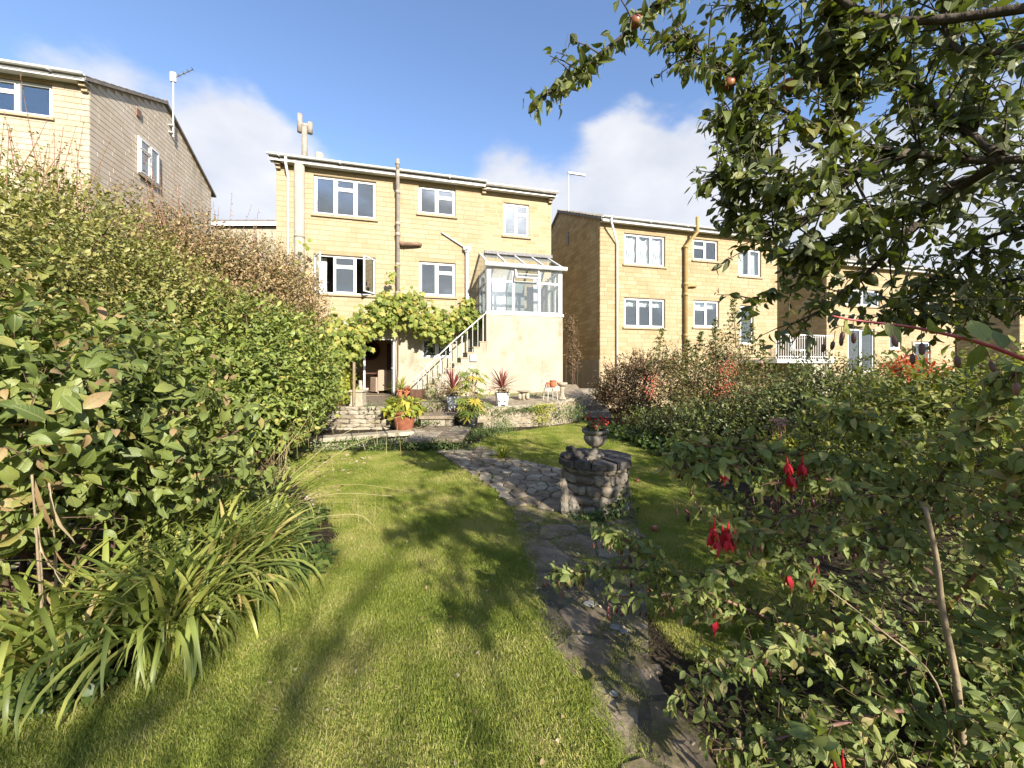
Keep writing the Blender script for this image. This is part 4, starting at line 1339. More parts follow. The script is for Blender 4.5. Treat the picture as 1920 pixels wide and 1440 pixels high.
pl = MB(); pl.box(-.022, -.002, .02, 8.5, 0, 2.0); link('plinth', pl.mesh('plinth', surf('grey_render', [(.3, (.30, .24, .16)), (.7, (.38, .31, .22))], scale=3, rough=.95)), house2)
bk = MB(); bk.box(L2 - .2, L2, .24, 8.6, 0, E2); bk.box(.2, L2 - .2, 8.4, 8.6, 0, E2)
bk.add([(L2 - .2, .24, E2), (L2, .24, E2), (L2, 8.6, E2), (L2 - .2, 8.6, E2), (L2 - .2, 4.3, E2 + AP2), (L2, 4.3, E2 + AP2)], [(0, 1, 5, 4), (1, 2, 5), (2, 3, 4, 5), (0, 4, 3), (0, 3, 2, 1)])
bk.build('rear_wall', M['render'], house2)
roof(house2, -.10, L2 + .15, E2, E2 + AP2 + .02, 8.6)
eaves(house2, -.02, L2 + .12, E2)
vt = MB(); vt.box(-.05, -.02, 1.5 + 1.6, 3.35, E2 - .1, E2 + .55); link('gable_vent', vt.mesh('gable_vent', M['pipe_grey']), house2)
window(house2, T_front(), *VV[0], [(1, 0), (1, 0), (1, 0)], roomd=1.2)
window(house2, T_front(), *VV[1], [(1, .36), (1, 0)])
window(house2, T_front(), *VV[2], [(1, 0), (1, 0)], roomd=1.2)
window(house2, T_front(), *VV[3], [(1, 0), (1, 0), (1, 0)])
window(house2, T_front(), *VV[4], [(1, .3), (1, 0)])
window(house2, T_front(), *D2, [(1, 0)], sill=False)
HM2 = Matrix.Translation(row_pt(H2U, 0, 0)) @ Matrix.Rotation(TH, 4, 'Z')
c = VV[0]
for k in range(3):
    w = (c[1] - c[0]) / 3
    curtain(HM2 @ T_front(), c[0] + .05 + k * w, c[0] + k * w + w - .02, c[2] + .05, c[3] - .04 - (.06 if k == 1 else 0), -.175,
            ['white sheet hung in the left light of the triple upper window', 'white sheet sagging in the middle light of the triple upper window', 'white sheet hung in the right light of the triple upper window'][k], swag=True)
c = VV[2]
curtain(HM2 @ T_front(), c[0] + .05, c[0] + .5, c[2] + .05, c[3] - .05, -.25, 'white curtain on the left of the tall upper window beside the gutter end')
curtain(HM2 @ T_front(), c[1] - .5, c[1] - .05, c[2] + .05, c[3] - .05, -.25, 'white curtain on the right of the tall upper window beside the gutter end')
for c, nm in ((VV[3], 'triple lower'), (VV[4], 'double lower')):
    curtain(HM2 @ T_front(), c[0] + .06, c[1] - .06, c[3] - .34, c[3] - .06, -.22, 'short white blind at the top of the %s window of the right house' % nm)
p = MB(); u = fac(1155, 500)[0] - H2U
p.tube([(u - .42, -.36, E2), (u - .42, -.36, E2 - .2), (u, -.08, E2 - .95), (u, -.08, 0.6)], .042, 8); p.build('downpipe', M['white_old'], house2, True)
p = MB(); u = fac(1282, 500)[0] - H2U; zt3 = fac(1297, 406, -.4)[1]
p.tube([(u + .35, -.42, zt3), (u + .35, -.42, E2 - .25), (u, -.13, E2 - .8), (u, -.13, .6)], .075, 10)
for z in (E2 - .9, 5.2, 4.75, 3.0): p.tube([(u, -.13, z), (u, -.13, z + .12)], .098, 10)
zz = fac(1284, 537)[1]; p.tube([(u, -.13, zz - .05), (u + .25, -.13, zz + .02), (u + .5, -.1, zz + .03), (u + .6, -.02, zz + .03)], .06, 8)
p.build('soil_pipe', M['pipe_ochre'], house2, True)
# landing with railing outside its garden door
z_l = 2.02
bl = empty('landing', (0, 0, 0), parent=house2)
lu0 = fac(1385, 650)[0] - H2U; lu1 = L2 + .9
m = MB(); m.box(lu0, lu1, -1.9, -.03, z_l - .16, z_l); link('slab', m.mesh('slab', M['white_old']), bl)
m = MB(); m.box(lu0 + 2.0, lu1, -1.9 + .1, -.03, 0, z_l - .162); link('landing_wall', m.mesh('landing_wall', M['render']), bl)
m = MB(); m.tube([(lu0, -1.85, z_l + 1.0), (lu1, -1.85, z_l + 1.0)], .022, 6); m.tube([(lu0, -1.85, z_l + .1), (lu1, -1.85, z_l + .1)], .016, 6); m.tube([(lu1, -1.85, z_l + 1.0), (lu1, -.05, z_l + 1.0)], .022, 6)
link('rail', m.mesh('rail', M['white_old']), bl)
k = int((lu1 - lu0) / .12)
bm0 = MB(); bm0.tube([(0, 0, .0), (0, 0, 1.0)], .011, 5); bme = bm0.mesh('baluster', M['white_old'])
for i in range(k + 1):
    link('baluster', bme, bl, Matrix.Translation((lu0 + (lu1 - lu0) * i / k, -1.85, z_l)))
# chair on the landing
gc = empty('garden_chair', row_pt(H2U + lu0 + 2.2, -1.0, z_l), 'white garden chair behind the landing railing of the right house', 'chair', rz=TH + .3)
m = MB(); m.bbox(-.24, .24, -.22, .22, .40, .44, .01); link('seat', m.mesh('seat', M['white_old']), gc)
for i in range(6):
    m = MB(); m.box(-.22 + i * .08, -.18 + i * .08, .2, .225, .44, .9); link('slat', m.mesh('slat', M['white_old']), gc)
for s_ in (-.2, .2):
    for t_ in (-.19, .19):
        m = MB(); m.tube([(s_, t_, 0), (s_, t_, .4)], .016, 5); link('leg', m.mesh('leg', M['white_old']), gc)

# ------------------------------------------------------------------ two more houses down the row
for (pa, pb, ez, lab, wl) in ((1550, 1790, 6.85, 'stone house down the row with white glazed garden doors, behind the red tree', [(1590, 615, 1640, 698, 'door'), (1668, 622, 1690, 655, 'w'), (1715, 640, 1745, 690, 'door'), (1585, 540, 1650, 572, 'w'), (1700, 545, 1745, 580, 'w')]),
                              (1912, 2300, 6.0, 'last stone house of the row at the edge of the view, mostly behind apple leaves', [])):
    hu0 = fac(pa, 600)[0]; hu1 = fac(pb, 600)[0] if pb < 2000 else hu0 + 9
    hh = empty('stone_house', row_pt(hu0, 0, 0), lab, 'house', 'stone houses in the row', rz=TH)
    L_ = hu1 - hu0
    hs = [fw_rect(hu0, a, b, c, d) for (a, b, c, d, _) in wl]
    wall_of_blocks(hh, 'wall', T_front(), 0, L_, -.5, ez, hs, .17, .46, M['block_new'], M['mortar'], proud=.009)
    wall_of_blocks(hh, 'gable_wall', T_left(0.0), 0, 8.6, -.5, ez, [], .17, .46, M['block_ochre'], M['mortar'], top=(4.3, ez + 1.9, ez, ez))
    bk = MB(); bk.box(L_ - .2, L_, .24, 8.6, -.5, ez); bk.box(.2, L_ - .2, 8.4, 8.6, -.5, ez); bk.build('rear_wall', M['render'], hh)
    roof(hh, -.1, L_ + .1, ez, ez + 1.92, 8.6)
    eaves(hh, -.02, L_ + .1, ez)
    for q, (h_, w_) in enumerate(zip(hs, wl)):
        window(hh, T_front(), *h_, [(1, 0), (1, 0)], sill=w_[4] == 'w', fw=.07)

# ------------------------------------------------------------------ the house to the left
ul, _ = fac(168, 300)
house3 = empty('stone_house', row_pt(ul, 0, 0), 'pale stone house above the hedge with aerial on its gable wall', 'house', 'stone houses in the row', rz=TH)
E3 = fac(160, 152)[1]
L3 = 10.0
wr = fac(98, 160)[0] - ul; wz1 = fac(98, 159)[1]; wz0 = fac(98, 222)[1]
W7 = (wr - 2.25, wr, wz0, wz1)
house3['label'] = 'pale stone house above the tall hedge, long weathered gable and roof aerial'
wall_of_blocks(house3, 'wall', T_front(), -L3, 0, 0, E3, [W7], .17, .46, M['block_pale'], M['mortar'], proud=.012, parts=90, score=lambda i: (-i[0], -i[1]) if i[1] > 6.5 else (50, 0))
# gable facing right, towards the middle house
DP3, AP3 = 7.4, 1.75


def gab(px, py):
    a = (px - CX) / FPX
    # intersection with the plane u = ul
    X0, Y0 = OX + ul * CT, OY + ul * ST
    v = (a * Y0 - X0) / (-ST - a * CT)
    return v, EYE - (py - CY) / FPX * (Y0 + v * CT)


g0, gz1 = gab(256, 254); g1, _ = gab(294, 285); _, gz0 = gab(256, 322)
WG = (g0, g1, gz0, gz1)
wall_of_blocks(house3, 'gable_wall', T_right(0.0), 0, DP3, 0, E3, [], .17, .52, M['block_gable'], M['mortar'], proud=.006, joint=.016, jw=.002, top=(DP3 / 2, E3 + AP3, E3, E3), parts=200, score=lambda i: -i[1])
window(house3, T_right(0.0), *WG, [(1, .3), (.9, 0)], recess=-.085, room=None)
window(house3, T_front(), *W7, [(1, 0), (1, .33), (1.1, 0)])
bk = MB(); bk.box(-L3, -L3 + .2, .24, DP3, 0, E3); bk.box(-L3 + .2, -.2, DP3 - .2, DP3, 0, E3); bk.build('rear_wall', M['render'], house3)
roof(house3, -L3, .10, E3, E3 + AP3 + .02, DP3)
eaves(house3, -L3, .06, E3)
bracket(house3, -.07, E3)
vt = MB(); v_, z_ = gab(258, 212); vt.box(.02, .05, v_ - .12, v_ + .12, z_ - .13, z_ + .13); link('gable_vent', vt.mesh('gable_vent', M['pipe_brown']), house3)
# aerials
v_, z_ = gab(318, 232)
_, zt_a = gab(319, 138)
ae = empty('roof_aerial', row_pt(ul + .12, v_, z_), 'white pole aerial fixed high on the left house gable', 'aerial', rz=TH)
hgt = zt_a - z_
m = MB(); m.tube([(0, 0, -.5), (0, 0, hgt)], .025, 8); link('pole', m.mesh('pole', M['white']), ae)
m = MB(); m.bbox(-.10, .10, -.05, .05, hgt - .32, hgt + .05, .02); link('receiver', m.mesh('receiver', M['white']), ae)
m = MB(); m.tube([(.05, 0, hgt - .15), (.45, .1, hgt + .25), (.60, .12, hgt + .38)], .022, 6)
for t_ in (.25, .5, .75, 1.0): m.tube([(.05 + .55 * t_, .1 * t_ - .12, hgt - .15 + .53 * t_), (.05 + .55 * t_, .1 * t_ + .12, hgt - .15 + .53 * t_)], .008, 4)
link('antenna_boom', m.mesh('antenna_boom', M['metal_dark']), ae)
m = MB(); m.box(-.14, .02, -.1, .1, -.38, -.34); m.box(-.14, .02, -.1, .1, -.1, -.06); link('wall_bracket', m.mesh('wall_bracket', M['metal_pale']), ae)
v2 = 4.3
pt = P(1066, 385, 20.0); tp = P(1066, 325, 20.0)
ae = empty('roof_aerial', (pt.x, pt.y, E2 + AP2 + .05), 'thin aerial mast with white bar on the right house ridge', 'aerial', rz=TH)
hgt = tp.z - (E2 + AP2 + .05)
m = MB(); m.tube([(0, 0, 0), (0, 0, hgt)], .022, 6); link('pole', m.mesh('pole', M['metal_pale']), ae)
m = MB(); m.bbox(-.03, .92, -.06, .06, hgt - .02, hgt + .07, .01); link('antenna_boom', m.mesh('antenna_boom', M['white']), ae)

# low building seen between the houses over the hedge
pb0 = P(380, 430, 24)
bb = empty('garden_outbuilding', (pb0.x, 24, 0), 'low building with white fascia glimpsed between the left and middle houses', 'building')
zt4 = P(450, 418, 24).z
m = MB(); m.box(0, 6.5, 0, 5, 0, zt4 - .25); link('wall', m.mesh('wall', M['render']), bb)
m = MB(); m.box(-.2, 6.7, -.25, -.22, zt4 - .25, zt4); link('fascia', m.mesh('fascia', M['white']), bb)
m = MB(); m.add([(-.2, -.25, zt4), (6.7, -.25, zt4), (6.7, 5.2, zt4 + .6), (-.2, 5.2, zt4 + .6), (-.2, -.25, zt4 + .1), (6.7, -.25, zt4 + .1), (6.7, 5.2, zt4 + .7), (-.2, 5.2, zt4 + .7)],
                [(3, 2, 1, 0), (4, 5, 6, 7), (0, 1, 5, 4), (1, 2, 6, 5), (2, 3, 7, 6), (3, 0, 4, 7)]); link('roof', m.mesh('roof', M['roof']), bb)


# ================================================================== GROUND
def sheet(name, poly, z, mat, sub=0, wob=0.0, kind='structure'):
    mb = MB()
    mb.add([(x, y, z) for x, y in poly], [tuple(range(len(poly)))])
    o = mb.build(name, mat)
    o['kind'] = kind
    return o


M['lawn'] = surf('lawn_turf', [(0.2, (.13, .14, .034)), (0.5, (.22, .225, .052)), (0.8, (.33, .29, .12))], scale=5, rough=0.95, bump=0.6, bscale=120, spec=0.1, coords='World', bdist=0.02)
M['land'] = surf('rough_grassland', [(0.2, (.05, .055, .02)), (0.8, (.12, .12, .04))], scale=.4, rough=0.95, bump=0.3, spec=0.1, coords='World')
sheet('ground', [(-1500, -1500), (1500, -1500), (1500, 1500), (-1500, 1500)], -0.30, M['land'])


def pix_poly(pts, z=0.0):
    out = []
    for p in pts:
        g = G(p[0], p[1], z) if len(p) == 2 else P(p[0], 690, p[2])
        out.append((g.x, g.y))
    return out


# garden soil under everything, then the turf over it
sheet('garden_soil', [(-9, -6), (9, -6), (9, 13), (-9, 13)], -0.012, M['soil'])
lawn_left = pix_poly([(560, 847), (690, 846), (812, 847), (872, 880), (932, 922), (966, 962), (986, 1040), (1000, 1130), (1012, 1215), (1062, 1258), (1108, 1300), (1150, 1420)]) + [(.42, 1.2), (.5, .6), (.5, -5), (-4.5, -5), (-4.0, 1.0)] \
    + pix_poly([(0, 1375), (130, 1340), (235, 1290), (375, 1200), (500, 1112), (610, 1070), (645, 1000), (590, 930), (540, 880)])
lawn_right = pix_poly([(880, 842), (925, 815), (1000, 806), (1075, 796), (1100, 790), (1150, 806), (1200, 835), (1255, 865), (1300, 885), (1345, 930), (1420, 1010), (1500, 1080), (1560, 1180), (1500, 1260), (1300, 1240), (1222, 1150), (1206, 1040), (1190, 960), (1140, 900), (1050, 882), (960, 866), (905, 852)])
sheet('lawn', lawn_left, 0.0, M['lawn'])
sheet('lawn', lawn_right, 0.0, M['lawn'])


def inside(poly, x, y):
    poly = np.array(poly); c = np.zeros(len(x), bool)
    j = len(poly) - 1
    for i in range(len(poly)):
        xi, yi = poly[i]; xj, yj = poly[j]
        m = ((yi > y) != (yj > y)) & (x < (xj - xi) * (y - yi) / (yj - yi + 1e-12) + xi)
        c ^= m; j = i
    return c


def vnoise(x, y, s, seed=0):
    r = np.random.default_rng(seed)
    g = r.random((64, 64))
    xs_, ys_ = (x * s) % 63, (y * s) % 63
    i, j = xs_.astype(int), ys_.astype(int)
    fx, fy = xs_ - i, ys_ - j
    fx = fx * fx * (3 - 2 * fx); fy = fy * fy * (3 - 2 * fy)
    i2, j2 = (i + 1) % 64, (j + 1) % 64
    return (g[i, j] * (1 - fx) + g[i2, j] * fx) * (1 - fy) + (g[i, j2] * (1 - fx) + g[i2, j2] * fx) * fy


def gn_instances(name, pts, rotz, tilt, scale, source, z=0.0):
    """one mass of turf: a tuft set on every point of a cloud"""
    me = bpy.data.meshes.new(name)
    me.vertices.add(len(pts))
    me.vertices.foreach_set('co', np.ascontiguousarray(pts, dtype=np.float32).ravel())
    a = me.attributes.new('rot', 'FLOAT_VECTOR', 'POINT')
    a.data.foreach_set('vector', np.ascontiguousarray(np.stack([tilt[:, 0], tilt[:, 1], rotz], 1), dtype=np.float32).ravel())
    a = me.attributes.new('siz', 'FLOAT', 'POINT')
    a.data.foreach_set('value', np.ascontiguousarray(scale, dtype=np.float32))
    o = link(name, me)
    o['kind'] = 'stuff'
    ng = bpy.data.node_groups.new(name, 'GeometryNodeTree')
    ng.interface.new_socket('Geometry', in_out='INPUT', socket_type='NodeSocketGeometry')
    ng.interface.new_socket('Geometry', in_out='OUTPUT', socket_type='NodeSocketGeometry')
    N, L = ng.nodes, ng.links
    gi, go = N.new('NodeGroupInput'), N.new('NodeGroupOutput')
    ip = N.new('GeometryNodeInstanceOnPoints')
    oi = N.new('GeometryNodeObjectInfo'); oi.inputs['Object'].default_value = source
    oi.inputs['As Instance'].default_value = True
    ar = N.new('GeometryNodeInputNamedAttribute'); ar.data_type = 'FLOAT_VECTOR'; ar.inputs['Name'].default_value = 'rot'
    asz = N.new('GeometryNodeInputNamedAttribute'); asz.data_type = 'FLOAT'; asz.inputs['Name'].default_value = 'siz'
    e2r = N.new('FunctionNodeEulerToRotation')
    L.new(ar.outputs['Attribute'], e2r.inputs[0])
    L.new(gi.outputs[0], ip.inputs['Points'])
    L.new(oi.outputs['Geometry'], ip.inputs['Instance'])
    L.new(e2r.outputs[0], ip.inputs['Rotation'])
    L.new(asz.outputs['Attribute'], ip.inputs['Scale'])
    L.new(ip.outputs[0], go.inputs[0])
    md = o.modifiers.new('turf', 'NODES'); md.node_group = ng
    return o


def tuft_mesh(n, h, w, rad, lean=.5):
    V, T = [], []
    for i in range(n):
        a = random.uniform(0, 6.28); r = rad * math.sqrt(random.random())
        x, y = r * math.cos(a), r * math.sin(a)
        b = random.uniform(0, 6.28); hh = h * random.uniform(.4, 1.3); ln = hh * random.uniform(.2, lean * 3.2)
        dx, dy = math.cos(b), math.sin(b)
        sx, sy = -dy * w / 2, dx * w / 2
        k = len(V)
        V += [(x - sx, y - sy, -.004), (x + sx, y + sy, -.004), (x - sx * .8 + dx * ln * .35, y - sy * .8 + dy * ln * .35, hh * .62), (x + sx * .8 + dx * ln * .35, y + sy * .8 + dy * ln * .35, hh * .62), (x + dx * ln, y + dy * ln, hh)]
        T += [(k, k + 1, k + 3), (k, k + 3, k + 2), (k + 2, k + 3, k + 4)]
    return np_mesh('grass_tuft', np.array(V), np.array(T), M['grass'])


tufts = [bpy.data.objects.new('grass_tuft', tuft_mesh(30, h, w, r)) for h, w, r in ((.0130, .0018, .05), (.010, .0024, .055), (.028, .0030, .06))]


def turf(name, poly, n, dens_far, src, hvar=(.7, 1.25), seed=1):
    p = np.array(poly)
    x0, y0 = p.min(0); x1, y1 = p.max(0)
    y0 = max(y0, .9)
    # density follows the distance: near turf is set blade by blade
    Y = y0 * (y1 / y0) ** (rng.random(n))
    X = rng.uniform(x0, x1, n)
    ok = inside(poly, X + rng.normal(0, .02, n), Y + rng.normal(0, .02, n))
    ok &= np.abs(X) < Y * 1.45 + .3
    X, Y = X[ok], Y[ok]
    h = .55 + .55 * vnoise(X + 20, Y + 20, 1.3, seed) + .5 * vnoise(X + 20, Y + 20, 5, seed + 1)
    # mowing stripes lean the blades to and fro
    st = np.sign(np.sin((X + 20) / .42 * PI))
    tilt = np.stack([-.14 * st + rng.normal(0, .16, len(X)), rng.normal(0, .16, len(X))], 1)
    pts = np.stack([X, Y, np.zeros(len(X))], 1)
    return gn_instances(name, pts, rng.uniform(0, 6.28, len(X)), tilt, h * rng.uniform(hvar[0], hvar[1], len(X)) * (1 + .04 * np.maximum(Y - 4, 0)), src)


turf('lawn_grass', lawn_left, 210000, 0, tufts[0], seed=1)
turf('lawn_grass', lawn_left, 90000, 0, tufts[1], seed=4)
turf('lawn_grass', lawn_right, 120000, 0, tufts[0], seed=7)


# ------------------------------------------------------------------ paths of flagstones
def clip_half(poly, a, b, c):
    """keep the part with a x + b y <= c"""
    out = []
    n = len(poly)
    for i in range(n):
        p, q = poly[i], poly[(i + 1) % n]
        dp, dq = a * p[0] + b * p[1] - c, a * q[0] + b * q[1] - c
        if dp <= 0: out.append(p)
        if (dp < 0) != (dq < 0):
            t = dp / (dp - dq)
            out.append((p[0] + (q[0] - p[0]) * t, p[1] + (q[1] - p[1]) * t))
    return out


def poly_area(p):
    return 0.5 * sum(p[i][0] * p[(i + 1) % len(p)][1] - p[(i + 1) % len(p)][0] * p[i][1] for i in range(len(p)))


def crazy_paving(parent, poly, spacing, zf, thick, mat, gap=.012, seed=3, aniso=1.0, rough=.012, matf=None):
    """Voronoi flags inside an outline; each stone its own slab, uneven in level"""
    r = random.Random(seed)
    P_ = np.array(poly)
    x0, y0 = P_.min(0); x1, y1 = P_.max(0)
    pts = []
    tries = 0
    while tries < 9000:
        tries += 1
        x, y = r.uniform(x0, x1), r.uniform(y0, y1)
        if not inside(poly, np.array([x]), np.array([y]))[0]: continue
        s = spacing(x, y)
        if all(((x - a) / aniso) ** 2 + (y - b) ** 2 > (s * .82) ** 2 for a, b in pts): pts.append((x, y))
    out = []
    for i, (x, y) in enumerate(pts):
        s = spacing(x, y) * 1.5
        cell = [(x - s, y - s), (x + s, y - s), (x + s, y + s), (x - s, y + s)]
        for j, (a, b) in enumerate(pts):
            if j == i or (a - x) ** 2 + (b - y) ** 2 > 9 * s * s: continue
            nx_, ny_ = a - x, b - y
            cell = clip_half(cell, nx_, ny_, (a * a + b * b - x * x - y * y) / 2)
            if len(cell) < 3: break
        if len(cell) < 3: continue
        # shrink for the joint, roughen the outline
        cx, cy_ = sum(p[0] for p in cell) / len(cell), sum(p[1] for p in cell) / len(cell)
        fine = []
        for k in range(len(cell)):
            p, q = cell[k], cell[(k + 1) % len(cell)]
            L_ = math.hypot(q[0] - p[0], q[1] - p[1])
            m_ = max(1, int(L_ / .09))
            for t in range(m_):
                u = t / m_
                fine.append((p[0] + (q[0] - p[0]) * u, p[1] + (q[1] - p[1]) * u))
        cell = []
        for (a, b) in fine:
            d = math.hypot(a - cx, b - cy_)
            k = max(.5, 1 - (gap + abs(r.gauss(0, rough))) / max(d, .03))
            cell.append((cx + (a - cx) * k, cy_ + (b - cy_) * k))
        # flags stop at the edge of the path
        inn = inside(poly, np.array([c[0] for c in cell]), np.array([c[1] for c in cell]))
        for q in range(len(cell)):
            if inn[q]: continue
            lo_, hi_ = 0.0, 1.0
            for _ in range(8):
                m__ = (lo_ + hi_) / 2
                if inside(poly, np.array([x + (cell[q][0] - x) * m__]), np.array([y + (cell[q][1] - y) * m__]))[0]: lo_ = m__
                else: hi_ = m__
            lo_ = max(lo_ + r.uniform(-.012, .012), .12)
            cell[q] = (x + (cell[q][0] - x) * lo_, y + (cell[q][1] - y) * lo_)
        if abs(poly_area(cell)) < .002: continue
        if poly_area(cell) < 0: cell = cell[::-1]
        dz = r.uniform(-.007, .003); tx, ty = r.gauss(0, .012), r.gauss(0, .012)
        n = len(cell)
        mb = MB(); e = .009
        lo = [(a - cx, b - cy_, -thick) for a, b in cell]
        mid = [(a - cx, b - cy_, -e * 1.4 + tx * (a - cx) + ty * (b - cy_)) for a, b in cell]
        hi = [((a - cx) * .94, (b - cy_) * .94, tx * (a - cx) + ty * (b - cy_) + r.gauss(0, .0015)) for a, b in cell]
        fs = [tuple(range(2 * n, 3 * n))]
        for k in range(n):
            k2 = (k + 1) % n
            fs += [(k, k2, n + k2, n + k), (n + k, n + k2, 2 * n + k2, 2 * n + k)]
        mb.add(lo + mid + hi, fs)
        m_ = matf(cx, cy_) if matf else mat
        out.append(link('paving_stone', mb.mesh('paving_stone', m_), parent, Matrix.Translation((cx, cy_, zf(cx, cy_) + dz))))
    return out, pts


path_poly = pix_poly([(818, 848), (905, 841), (962, 862), (1050, 882), (1120, 890), (1188, 955), (1204, 1040), (1214, 1100), (1216, 1245), (1262, 1330), (1335, 1440)]) + [(.85, 1.3), (.80, 1.0), (.35, 1.0), (.36, 1.35)] \
    + pix_poly([(1158, 1440), (1110, 1310), (1062, 1262), (1010, 1215), (999, 1130), (984, 1040), (962, 962), (928, 922), (868, 882)])
path = sheet('path', path_poly, 0.016, surf('path_joint_earth', [(.25, (.06, .05, .034)), (.5, (.12, .10, .065)), (.8, (.17, .16, .065))], scale=9, rough=.95, bump=.7, bscale=60, spec=.1, coords='World', bdist=.02))
NEAR_D = 4.9
stones, spts = crazy_paving(path, path_poly, lambda x, y: .40 if y < 4.0 else (.27 if y < 5.0 else .17), lambda x, y: .022 + (.02 if y > 4.5 else 0), .05, M['path_stone'],
                            gap=.004, seed=5, rough=.010, matf=lambda x, y: M['path_stone'] if y < 4.6 else M['path_pale'])
# edge drop beside the path on the right: the bed lies lower, the last flags show their thickness
# lichen spots
for (px, py, r_) in ((1106, 1132, .042), (1154, 1176, .030), (1170, 1184, .026), (1076, 985, .02), (1150, 1300, .02)):
    g = G(px, py, .03)
    vs_ = [(r_ * (1 + random.uniform(-.25, .25)) * math.cos(a), r_ * .95 * (1 + random.uniform(-.25, .25)) * math.sin(a), .0) for a in np.linspace(0, 6.28, 19)[:-1]]
    mb = MB(); n = len(vs_)
    mb.add(vs_ + [(x * .85, y * .85, .004) for x, y, z in vs_], [tuple(range(n, 2 * n))] + [(k, (k + 1) % n, n + (k + 1) % n, n + k) for k in range(n)])
    o = link('lichen', mb.mesh('lichen', M['lichen']), path, Matrix.Translation((g.x, g.y, .031)))
    o['kind'] = 'stuff'


# ------------------------------------------------------------------ terrace, steps and dry stone walls
def rock_mesh(mat, seed, flat=1.0):
    """a worn block: a box with rounded, uneven faces; unit size"""
    r = random.Random(seed)
    g = 3
    idx, vs_ = {}, []
    fs = []
    for axis in range(3):
        for s in (-1, 1):
            for i in range(g):
                for j in range(g):
                    q = []
                    for (a, b) in ((i, j), (i + 1, j), (i + 1, j + 1), (i, j + 1)):
                        p = [0, 0, 0]
                        p[axis] = s * .5; p[(axis + 1) % 3] = a / g - .5; p[(axis + 2) % 3] = b / g - .5
                        key = tuple(round(x, 4) for x in p)
                        if key not in idx:
                            idx[key] = len(vs_)
                            v = Vector(p)
                            l = max(abs(c) for c in v)
                            k = (abs(v.x) ** 6 + abs(v.y) ** 6 + abs(v.z) ** 6) ** (1 / 6)
                            v = v * (.5 / k) * (1 + r.uniform(-.09, .09))
                            vs_.append(tuple(v))
                        q.append(idx[key])
                    fs.append(tuple(q if s > 0 else q[::-1]))
    mb = MB(); mb.add(vs_, fs)
    return mb.mesh('stone', mat)


ROCKS = [rock_mesh(M['stone_wall'], i) for i in range(6)]


def dry_wall(root, pts, z0, z1, course=(.05, .09), length=(.14, .34), thick=.22, lean=.03, cap=None, name='stone', rocks=None, limit=300):
    """stones laid in courses along a line on plan; z1 may vary along the wall"""
    pts = [Vector((p[0], p[1], 0)) for p in pts]
    seg = [(pts[i + 1] - pts[i]).length for i in range(len(pts) - 1)]
    tot = sum(seg)

    def at(s):
        s = min(max(s, 0), tot - 1e-6)
        for i, l in enumerate(seg):
            if s <= l: return pts[i].lerp(pts[i + 1], s / l), (pts[i + 1] - pts[i]).normalized()
            s -= l
        return pts[-1], (pts[-1] - pts[-2]).normalized()
    base = root.location
    n = 0
    z = z0 - .03
    rocks = rocks or ROCKS
    while z < z1:
        h = random.uniform(*course)
        if z + h > z1 - .015: h = z1 - z
        if h < .02: break
        s = -random.uniform(0, .1)
        while s < tot:
            w = random.uniform(*length)
            p, t = at(s + w / 2)
            nrm = Vector((t.y, -t.x, 0))
            d = thick * random.uniform(.85, 1.1)
            c = p - nrm * (d / 2 + lean * (z - z0) / max(z1 - z0, .1) + random.uniform(-.012, .012)) + Vector((0, 0, z + h / 2))
            R = Matrix.Rotation(math.atan2(t.y, t.x) + random.gauss(0, .03), 4, 'Z') @ Matrix.Rotation(random.gauss(0, .025), 4, 'Y')
            o = bpy.data.objects.new(name, random.choice(rocks)); COL.objects.link(o); o.parent = root
            o.matrix_local = Matrix.Translation(c - base) @ R @ Matrix.Diagonal((w * .99, d, h * .98, 1))
            n += 1
            s += w
        z += h
    return n


# levels
Z_LOW, Z_STEP, Z_TER = .24, .47, .72


def zr(x, y): return .52 + max(0, min(.28, (y - 10.7) * .10))


cap_l = P(545, 690, 7.62); cap_r = P(786, 690, 8.75)
low = [(-5.6, 7.3), (cap_l.x, cap_l.y + .06), (cap_r.x, cap_r.y + .06), (-2.15, 8.2), (-2.15, 7.80), (-1.02, 7.80), (-1.0, 9.3), (-.75, 10.3), (-5.6, 10.3)]
ter = MB(); ter.prism(low, -.2, Z_LOW - .03)
o = ter.build('terrace', M['soil']); o['kind'] = 'structure'
upl = [(-6.5, 9.2), (-3.05, 9.2), (-2.45, 10.5), (-1.35, 10.5), (-1.2, 11.2), (-1.2, 13.0), (-1.5, 17), (-7.5, 17)]
ter = MB(); ter.prism(upl, 0, Z_TER)
o = ter.build('terrace', M['path_pale']); o['kind'] = 'structure'
front = [P(868, 690, 10.25), P(900, 690, 10.55), P(940, 690, 10.85), P(985, 690, 11.0), P(1030, 690, 11.25), P(1066, 690, 11.75), P(1086, 690, 12.5), P(1094, 690, 13.4)]
upr = [(-1.45, 10.6)] + [(p.x, p.y + .02) for p in front] + [(2.55, 15.5), (-1.4, 15.2)]
ter = MB(); ter.prism(upr, 0, lambda x, y: .52 + (y - 10.7) * .10)
o = ter.build('terrace', M['path_pale']); o['kind'] = 'structure'

